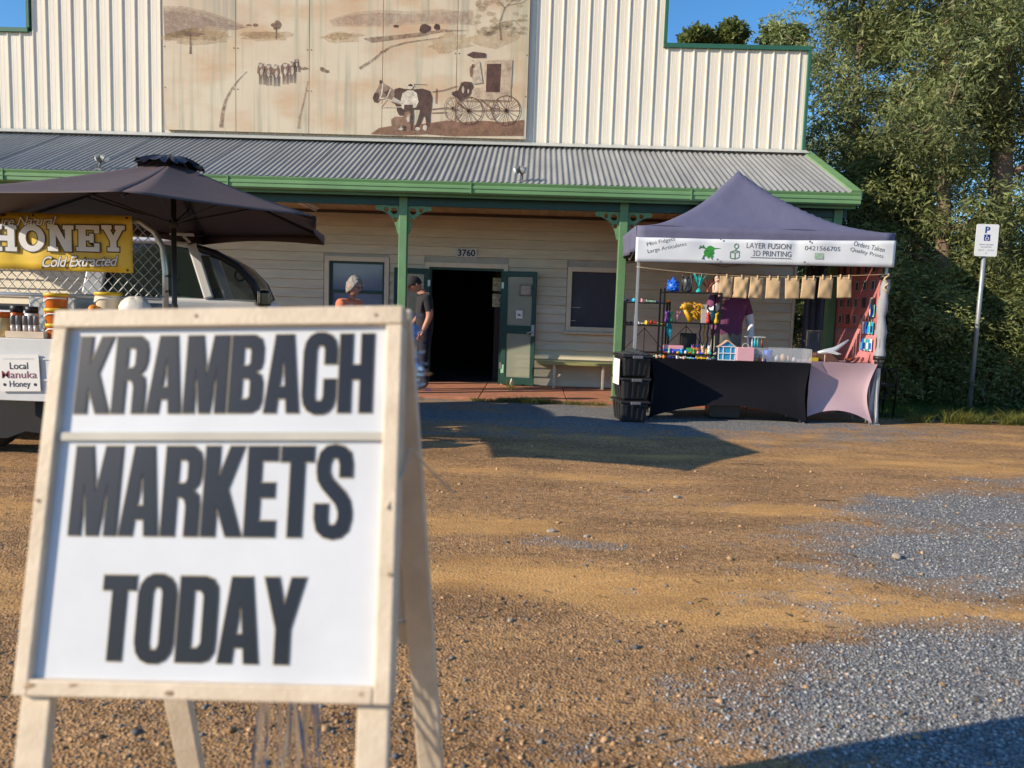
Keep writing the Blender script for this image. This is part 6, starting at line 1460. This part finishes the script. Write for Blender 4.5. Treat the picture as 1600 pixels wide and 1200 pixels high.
for s_ in (-1, 1): MB().tube([(-.05, s_ * .04, -.01), (-.035, s_ * .03, .055), (.035, s_ * .03, .055), (.05, s_ * .04, -.01)], .008, 6).build('handle', mat('white_plastic_bag', (.66, .64, .60), .35), bgw, smooth=True)
# vendor
J = base_pose(1.80)
J.update({'shR': (.225, .0, 1.46), 'elR': (.325, .02, 1.19), 'wrR': (.27, -.17, .985), 'shL': (-.20, 0, 1.47), 'elL': (-.30, -.10, 1.24), 'wrL': (-.185, -.20, 1.40), 'neck0': (-.06, 0, 1.505), 'neck1': (-.15, -.03, 1.575)})
person('vendor in a purple T-shirt over white sleeves behind the black table', (2.55, 10.21, .02), R(6), J, {'skin': skinm('fair', (.52, .29, .21)), 'shirt': cloth('plum', (.17, .045, .12)), 'trousers': cloth('grey', (.22, .20, .17)), 'shoes': cloth('shoe', (.12, .10, .08)), 'sleeve': cloth('white', (.74, .74, .78))},
       {'cuff': .60, 'hem': -.02, 'long': True}, (mat('dark_hair', (.025, .015, .011), .7, var=.3, scale=40, bump=.5), .35, -.45, .03), head_pitch=R(8), head_yaw=R(-15), build=1.36)

# ================================================================ TREES
bark = mat('eucalypt_bark', (.20, .145, .105), .9, var=.35, scale=7, stretch=(1, 1, .25), bump=.6, bscale=20)
def leaf_mat(name, c):
    m = mat(name, c, .5, var=.22, scale=1.2, rnd=0, attr='tint', trans=.38, spec=.35); return m
def leaves_np(centers, rng, per, L, W, spread, droop, tint_lo, tint_hi, out_dir=None):
    """sickle leaves hanging round twig points; each leaf is a folded pair of quads -> 1 kinked strip of two quads"""
    n = len(centers) * per; c = np.repeat(centers, per, 0) + rng.normal(0, 1, (n, 3)) * spread * np.array([1, 1, .8])
    d = rng.normal(0, 1, (n, 3)); d[:, 2] = d[:, 2] * .5 - droop; d /= np.linalg.norm(d, axis=1)[:, None]
    s = np.cross(d, rng.normal(0, 1, (n, 3))); s /= np.linalg.norm(s, axis=1)[:, None] + 1e-9
    l = L * (.6 + .8 * rng.random((n, 1))); w = W * (.6 + .8 * rng.random((n, 1))); bend = np.cross(d, s) * l * .12
    v = np.stack([c, c + d * l * .45 + s * w + bend, c + d * l, c + d * l * .45 - s * w + bend], 1).reshape(-1, 3)
    f = np.arange(n * 4).reshape(n, 4)
    cl = np.repeat(rng.random((len(centers), 1)), per, 0) * .6 + rng.random((n, 1)) * .4
    t = np.array(tint_lo) * (1 - cl) + np.array(tint_hi) * cl
    return v, f, np.repeat(t, 4, 0)
def clump_points(cen, rad, n, rng):
    d = rng.normal(0, 1, (n, 3)); d /= np.linalg.norm(d, axis=1)[:, None]; r = rng.random((n, 1)) ** (1 / 2.2)
    return np.array(cen) + d * r * np.array(rad)
def tree(name, label, base, h, seed, limbs, twigs, per, L=.115, W=.014, spread=.085, lean=(0, 0), r0=.22, droop=.7, lo=(.6, .7, .5), hi=(1.5, 1.35, .9), group=None, crown_bottom=.25, width=2.6, mname='eucalypt_leaves', mc=(.205, .245, .145), clump=.54, top=.97):
    rng = np.random.default_rng(seed); rg = random.Random(seed)
    t = thing(name, label, 'tree', base, 0, group)
    tb = MB(); pts = []; n = 10
    for i in range(n + 1):
        k = i / n; pts.append(Vector((lean[0] * k + .12 * math.sin(k * 5 + seed), lean[1] * k + .10 * math.cos(k * 4 + seed) - .1, h * .93 * k)))
    tb.tube(pts, [r0 * (1 - .9 * (i / n) ** .9) * (1.35 if i == 0 else 1) for i in range(n + 1)], 10)
    cents = []
    for j in range(limbs):
        k = crown_bottom + (.97 - crown_bottom) * ((j + .5) / limbs); a = j * 2.4 + rg.uniform(-.5, .5); p = pts[int(k * n)].lerp(pts[min(n, int(k * n) + 1)], k * n - int(k * n))
        env = width * (math.sin(math.pi * min(1, (k - crown_bottom) / (1 - crown_bottom) * .80 + .18)) ** .8); Lb = env * rg.uniform(.55, 1.05)
        q = [p]
        for s_ in range(1, 5): q.append(p + Vector((math.cos(a + .15 * s_), math.sin(a + .15 * s_), 0)) * Lb * s_ / 4 + Vector((rg.uniform(-.12, .12), rg.uniform(-.12, .12), Lb * .32 * (s_ / 4) ** .8 + rg.uniform(-.1, .1))))
        rb = r0 * .38 * (1 - k * .7); tb.tube(q, [rb, rb * .75, rb * .55, rb * .35, rb * .15], 6)
        for s_ in (2, 3, 4): cents.append((q[s_], clump * rg.uniform(.75, 1.3)))
        for b2 in range(3):
            o_ = q[rg.randint(1, 4)]; e = o_ + Vector((rg.uniform(-.9, .9), rg.uniform(-.9, .9), rg.uniform(-.5, .8)))
            tb.tube([o_, o_.lerp(e, .5) + Vector((0, 0, .08)), e], [rb * .4, rb * .25, .006], 5); cents.append((e, clump * rg.uniform(.6, 1.1)))
    cents.append((pts[-1], clump)); tr_ = tb.build('trunk', bark, t, smooth=True)
    C = np.concatenate([clump_points(c, (r, r, r * 1.05), twigs, rng) for c, r in cents])
    v, f, tint = leaves_np(C, rng, per, L, W, spread, droop, lo, hi)
    tint = tint * np.repeat(rng.uniform(.62, 1.32, len(cents)), twigs * per * 4)[:, None]
    link('crown', np_mesh('crown', v, f, 4, leaf_mat(mname, mc), tint), t); return t
TG = 'eucalypts beside the hall'
tree('eucalyptus_tree', 'tallest eucalypt with the sunlit brown trunk behind the parking sign', (8.0, 13.9, 0), 13.0, 1, 19, 34, 15, lean=(-.2, .2), r0=.27, width=2.6, group=TG, crown_bottom=.30)
tree('eucalyptus_tree', 'slender eucalypt just right of the hall wall, nearest the parapet', (6.9, 13.5, 0), 12.0, 2, 18, 34, 15, lean=(-.1, .1), r0=.15, width=1.95, group=TG, crown_bottom=.12)
tree('eucalyptus_tree', 'eucalypt at the right edge of the picture beyond the grass', (10.4, 13.4, 0), 12.0, 3, 18, 34, 15, r0=.22, width=2.3, group=TG, crown_bottom=.10, lo=(.7, .7, .5), hi=(1.7, 1.5, .9))
tree('eucalyptus_tree', 'darker eucalypt filling the gap between the two front eucalypts', (8.6, 17.6, 0), 12.5, 4, 18, 26, 11, r0=.25, width=3.2, group=TG, crown_bottom=.10, L=.15, W=.018)
tree('eucalyptus_tree', 'eucalypt far back at the right behind the tallest one', (13.4, 18.0, 0), 14.0, 5, 18, 26, 11, r0=.25, width=3.4, group=TG, crown_bottom=.10, L=.16, W=.02)
tree('eucalyptus_tree', 'young eucalypt showing between the parapet end and the taller eucalypts', (5.95, 15.0, 0), 10.6, 8, 15, 34, 15, r0=.12, width=1.15, group=TG, crown_bottom=.28)
# under-storey shrubs
for i, (x_, y_, h_, w_, lb) in enumerate(((5.4, 12.9, 2.6, .8, 'leafy shrub close to the hall corner behind the stall'), (6.2, 12.6, 2.0, .8, 'leafy shrub between the stall leg and the parking sign'), (7.3, 12.6, 1.9, .8, 'leafy shrub directly behind the parking sign post'), (8.6, 12.5, 1.8, .8, 'leafy shrub just right of the parking sign post'),
                                        (9.7, 12.4, 2.0, .9, 'leafy shrub at the right edge under the eucalypts'), (5.8, 14.2, 4.6, 1.1, 'tall bushy shrub behind the gazebo corner'), (7.3, 14.4, 4.2, 1.2, 'tall bushy shrub left of the sunlit trunk'), (10.0, 14.6, 4.0, 1.2, 'tall bushy shrub right of the sunlit trunk'),
                                        (4.9, 16.4, 4.2, 1.2, 'bush half hidden by the hall corner'))):
    tree('shrub', lb, (x_, y_, 0), h_, 20 + i, 12, 26, 11, L=.085, W=.012, spread=.08, r0=.05, droop=.35, group='shrubs under the eucalypts', crown_bottom=.04, width=w_, clump=.42, mname='shrub_leaves', mc=(.21, .25, .135), hi=(1.6, 1.5, .9), lo=(.6, .65, .5))
# distant round-headed trees seen over the parapet
for i, (px_, zt, r_, lb) in enumerate(((7.9, 16.0, .62, 'small distant tree top peeping over the parapet next to the green step'), (9.74, 16.5, 1.0, 'middle and tallest of three distant tree tops over the parapet'), (11.9, 16.35, 1.1, 'right one of three distant tree tops over the parapet'))):
    rng = np.random.default_rng(60 + i); t = thing('distant_tree', lb, 'tree', (px_, 41, 0), 0, 'distant trees over the parapet')
    tb = MB().tube([(0, 0, 0), (.1, 0, zt * .5), (0, 0, zt - r_)], [.35, .22, .08], 8); tb.build('trunk', bark, t, smooth=True)
    C = np.concatenate([clump_points((rng.normal(0, r_ * .45), rng.normal(0, r_ * .45), zt - r_ * (.75 + abs(rng.normal(0, .35)))), (r_ * .5, r_ * .5, r_ * .5), 120, rng) for _ in range(11)] + [clump_points((0, 0, zt - r_ * 1.0), (r_ * .6, r_ * .6, r_ * .6), 150, rng), clump_points((0, 0, zt - r_ - 2.2), (r_ * 1.1, r_ * 1.1, 1.9), 1200, rng)])
    v, f, tint = leaves_np(C, rng, 5, .22, .07, .08, .1, (.55, .6, .5), (1.3, 1.3, .8)); link('crown', np_mesh('crown', v, f, 4, leaf_mat('far_leaves', (.17, .20, .085)), tint), t)
# far wood closing the horizon
def far_wood():
    rng = np.random.default_rng(99); C = []
    for i in range(260):
        a = rng.uniform(-1.5, 1.5); d = rng.uniform(48, 75); x_, y_ = d * math.sin(a) * 1.2, 34 + d * math.cos(a) * .6; h_ = rng.uniform(5, 9)
        C.append(clump_points((x_, y_, h_ * .55), (3.2, 3.2, h_ * .55), 70, rng))
    C = np.concatenate(C); v, f, tint = leaves_np(C, rng, 2, .9, .35, .3, .1, (.5, .55, .5), (1.2, 1.2, .8))
    o = link('far_wood', np_mesh('far_wood', v, f, 4, leaf_mat('far_leaves', (.10, .125, .05)), tint)); tag(o, 'distant dark belt of woodland beyond the hall', 'woodland', kind='stuff')
far_wood()

# ================================================================ GRASS AND WEEDS
def blades(n, area, hmin, hmax, w, rng, mask=None, lean=.35):
    x = rng.uniform(area[0], area[1], n); y = rng.uniform(area[2], area[3], n)
    if mask is not None: k = mask(x, y) > rng.random(n); x, y = x[k], y[k]
    n = len(x); h = rng.uniform(hmin, hmax, n); a = rng.uniform(0, 6.283, n); b = np.stack([x, y, np.zeros(n)], 1)
    ln = np.stack([rng.normal(0, lean, n) * h, rng.normal(0, lean, n) * h, h], 1); s = np.stack([np.cos(a), np.sin(a), np.zeros(n)], 1) * w
    v = np.stack([b - s, b + s, b + ln * .55 + s * .7, b + ln * .55 - s * .7, b + ln + np.stack([ln[:, 0], ln[:, 1], -.15 * h], 1) * .4], 1)
    f3 = np.array([(0, 1, 2), (0, 2, 3), (3, 2, 4)]); f = (f3[None] + (np.arange(n) * 5)[:, None, None]).reshape(-1, 3)
    c = rng.random((n, 1)); t = np.array([.6, .75, .5]) * (1 - c) + np.array([1.5, 1.3, .8]) * c; return v.reshape(-1, 3), f, np.repeat(t, 5, 0)
rng = np.random.default_rng(12)
grm = leaf_mat('grass_blades', (.055, .11, .022))
v, f, t_ = blades(52000, (4.45, 13.5, 9.75, 14.2), .03, .10, .004, rng, lambda x, y: np.clip((y - 9.95 - .18 * (x - 4.6) * .2 + (fbm(x * 2, y * 2, 5) - .5) * .8) * 3, 0, 1))
o = link('grass', np_mesh('grass', v, f, 3, grm, t_)); tag(o, 'strip of short green grass under the trees right of the gazebo', 'grass', kind='stuff')
soil = MB(); soil.grid(lambda u, v: (4.5 + 10 * u, 10.15 + 8 * v + .12 * math.sin(u * 30), .012 + .02 * v + .004 * math.sin(u * 60)), 60, 6); structure(soil.build('verge', mat('grassy_soil', (.045, .06, .022), .95, var=.4, scale=6), smooth=True))
dry = leaf_mat('dry_grass', (.16, .17, .055))
wl_ = [(4.95, 9.85, .16, 60), (5.45, 9.9, .26, 70), (5.75, 9.95, .20, 60), (6.2, 9.95, .24, 70), (6.7, 10.05, .16, 60), (7.3, 10.15, .20, 60)]
nm_ = ['low grass tuft next to the right gazebo leg', 'tall seeding grass tuft on the verge edge, second from the stall', 'grass tuft in the middle of the verge edge', 'tall grass tuft in front of the parking sign', 'short grass tuft right of the parking sign', 'grass tuft at the right end of the verge edge']
for (x_, y_, h_, n_), lb in zip(wl_, nm_):
    v, f, t_ = blades(n_ * 3, (-.16, .16, -.06, .06), h_ * .4, h_, .003, rng, None, .5); o = link('grass_tuft', np_mesh('grass_tuft', v, f, 3, dry, t_), None, (x_, y_, 0)); tag(o, lb, 'grass tuft', 'tufts along the verge')
for i, (x_, y_, h_, w_) in enumerate(((-.22, 10.48, .10, .2), (.05, 10.45, .13, .22), (.42, 10.46, .08, .3), (.8, 10.48, .07, .25), (1.45, 10.45, .08, .25), (-.62, 10.5, .06, .2), (1.7, 10.4, .09, .3))):
    v, f, t_ = blades(220, (-w_, w_, -.07, .10), h_ * .4, h_, .0035, rng, None, .6); o = link('weed_patch', np_mesh('weed_patch', v, f, 3, dry, t_), None, (x_, y_, 0))
    tag(o, '%s patch of dry weeds along the veranda slab edge' % ('first', 'tallest central', 'third', 'fourth', 'sixth', 'sparse leftmost', 'rightmost')[i], 'weeds', 'weeds along the veranda edge')
for i, (x_, y_, z_) in enumerate(((-.30, 11.7, .034), (-.36, 12.3, .034))):
    v, f, t_ = blades(40, (-.03, .03, -.03, .03), .06, .22 - .08 * i, .003, rng, None, .4); o = link('weed', np_mesh('weed', v, f, 3, dry, t_), None, (x_, y_, z_)); tag(o, ('tall weed growing from a slab joint before the door', 'small weed at the foot of the open door')[i], 'weed', 'weeds on the veranda floor')

# fallen leaves and twigs on the dirt
rng = np.random.default_rng(77); n_ = 520
y_ = 2.0 * (9.5 / 2.0) ** rng.random(n_); x_ = (rng.random(n_) * 1.5 - .75) * y_
C = np.stack([x_, y_, ground_h(x_, y_) + .008], 1); d_ = rng.normal(0, 1, (n_, 3)); d_[:, 2] *= .12; d_ /= np.linalg.norm(d_, axis=1)[:, None]
s_ = np.cross(d_, np.array([0, 0, 1.])); l_ = .02 + .04 * rng.random((n_, 1)); w_ = l_ * .14
v = np.stack([C, C + d_ * l_ * .5 + s_ * w_ + [0, 0, .004], C + d_ * l_, C + d_ * l_ * .5 - s_ * w_ + [0, 0, .002]], 1).reshape(-1, 3)
tt_ = rng.random((n_, 1)); o = link('leaf_litter', np_mesh('leaf_litter', v, np.arange(n_ * 4).reshape(-1, 4), 4, mat('dead_leaf', (1, 1, 1), .7, rnd=0, attr='tint'), np.repeat(np.array([.13, .075, .04]) * (1 - tt_) + np.array([.34, .22, .12]) * tt_, 4, 0)))
tag(o, 'dead leaves and bark flecks scattered over the dirt yard', 'leaf litter', kind='stuff')
rk = random.Random(9)
for i, (x_, y_, L_, lb) in enumerate(((1.9, 6.6, .28, 'thin dark twig lying on the dirt towards the stall'), (2.1, 5.35, .22, 'short twig on the dirt left of the gravel patch'), (.75, 5.4, .16, 'tiny twig in the middle of the dirt yard'), (.15, 6.6, .18, 'twig on the dirt near the tip of the umbrella shadow'))):
    a = rk.uniform(-.3, .3); o = MB().tube([(-L_ / 2, 0, .006), (-.02, .012, .012), (L_ / 2, .03 * math.sin(i), .007)], [.004, .0035, .002], 6).build('twig', mat('twig_bark', (.11, .075, .05), .9), loc=(x_, y_, 0), smooth=True); o.rotation_euler.z = a; tag(o, lb, 'twig', 'twigs on the dirt')

# ================================================================ PARKING SIGN
ps = thing('parking_sign', 'white accessible-parking sign on a leaning grey pole', 'sign', (6.52, 11.5, 0))
ps.rotation_euler = (0, R(.1), 0)
MB().tube([(0, 0, 0), (.005, 0, 1.4), (.01, 0, 2.66)], .032, 12).build('pole', mat('galv_pole', (.33, .35, .36), .45, .5, var=.12, scale=6), ps, smooth=True)
pts = []
for cx, cz, a0 in ((.135, .205, 0), (-.135, .205, 90), (-.135, -.205, 180), (.135, -.205, 270)): pts += [(cx + .025 * math.cos(R(a0 + k * 30)), cz + .025 * math.sin(R(a0 + k * 30))) for k in range(4)]
pb_ = MB().prism(pts, -.004, .004).build('plate', mat('sign_white', (.72, .73, .74), .35, var=.04), ps, (-.0, -.045, 2.485)); pb_.rotation_euler.y = R(.0)
blu = mat('sign_blue', (.01, .045, .25), .4)
place(text_mesh('symbol', 'P', blu, w=.070, h=.095, offset=.03), 'symbol', pb_, (0, -.0055, .148))
sq = MB().box(-.043, .043, -.0062, -.0046, -.007, .083).build('blue_square', blu, pb_)
b_ = MB()
for pl2 in stroke([(-.008, .068), (-.006, .040), (.018, .040), (.024, .012)], .009) + stroke([(.012 * math.cos(R(a)) * 1.7 - .002, .022 + .012 * math.sin(R(a)) * 1.7) for a in range(120, 340, 30)], .007) + [blob(-.008, .073, .006, .006, 8, 0)]: b_.prism(pl2, -.0085, -.0068)
b_.build('wheelchair_symbol', mat('sign_white', (.72, .73, .74), .35), sq)
gp = mat('sign_grey', (.25, .27, .30), .5)
for tx, zz, w_ in (('PERMIT HOLDERS', -.062, .20), ('EXCEPTED', -.098, .15), ('SAT - SUN', -.140, .22)): place(text_mesh('small_print', tx, gp, w=w_, h=.020), 'small_print', pb_, (0, -.0055, zz))
for zz in (.18, -.18): MB().lathe([(.008, 0), (.008, .003)], (0, -.0085, zz), 8, axis='y').build('bolt', galv, pb_)
for zz in (2.35, 2.62): MB().box(-.04, .04, -.040, .036, zz - .015, zz + .015).build('bracket', galv, ps)
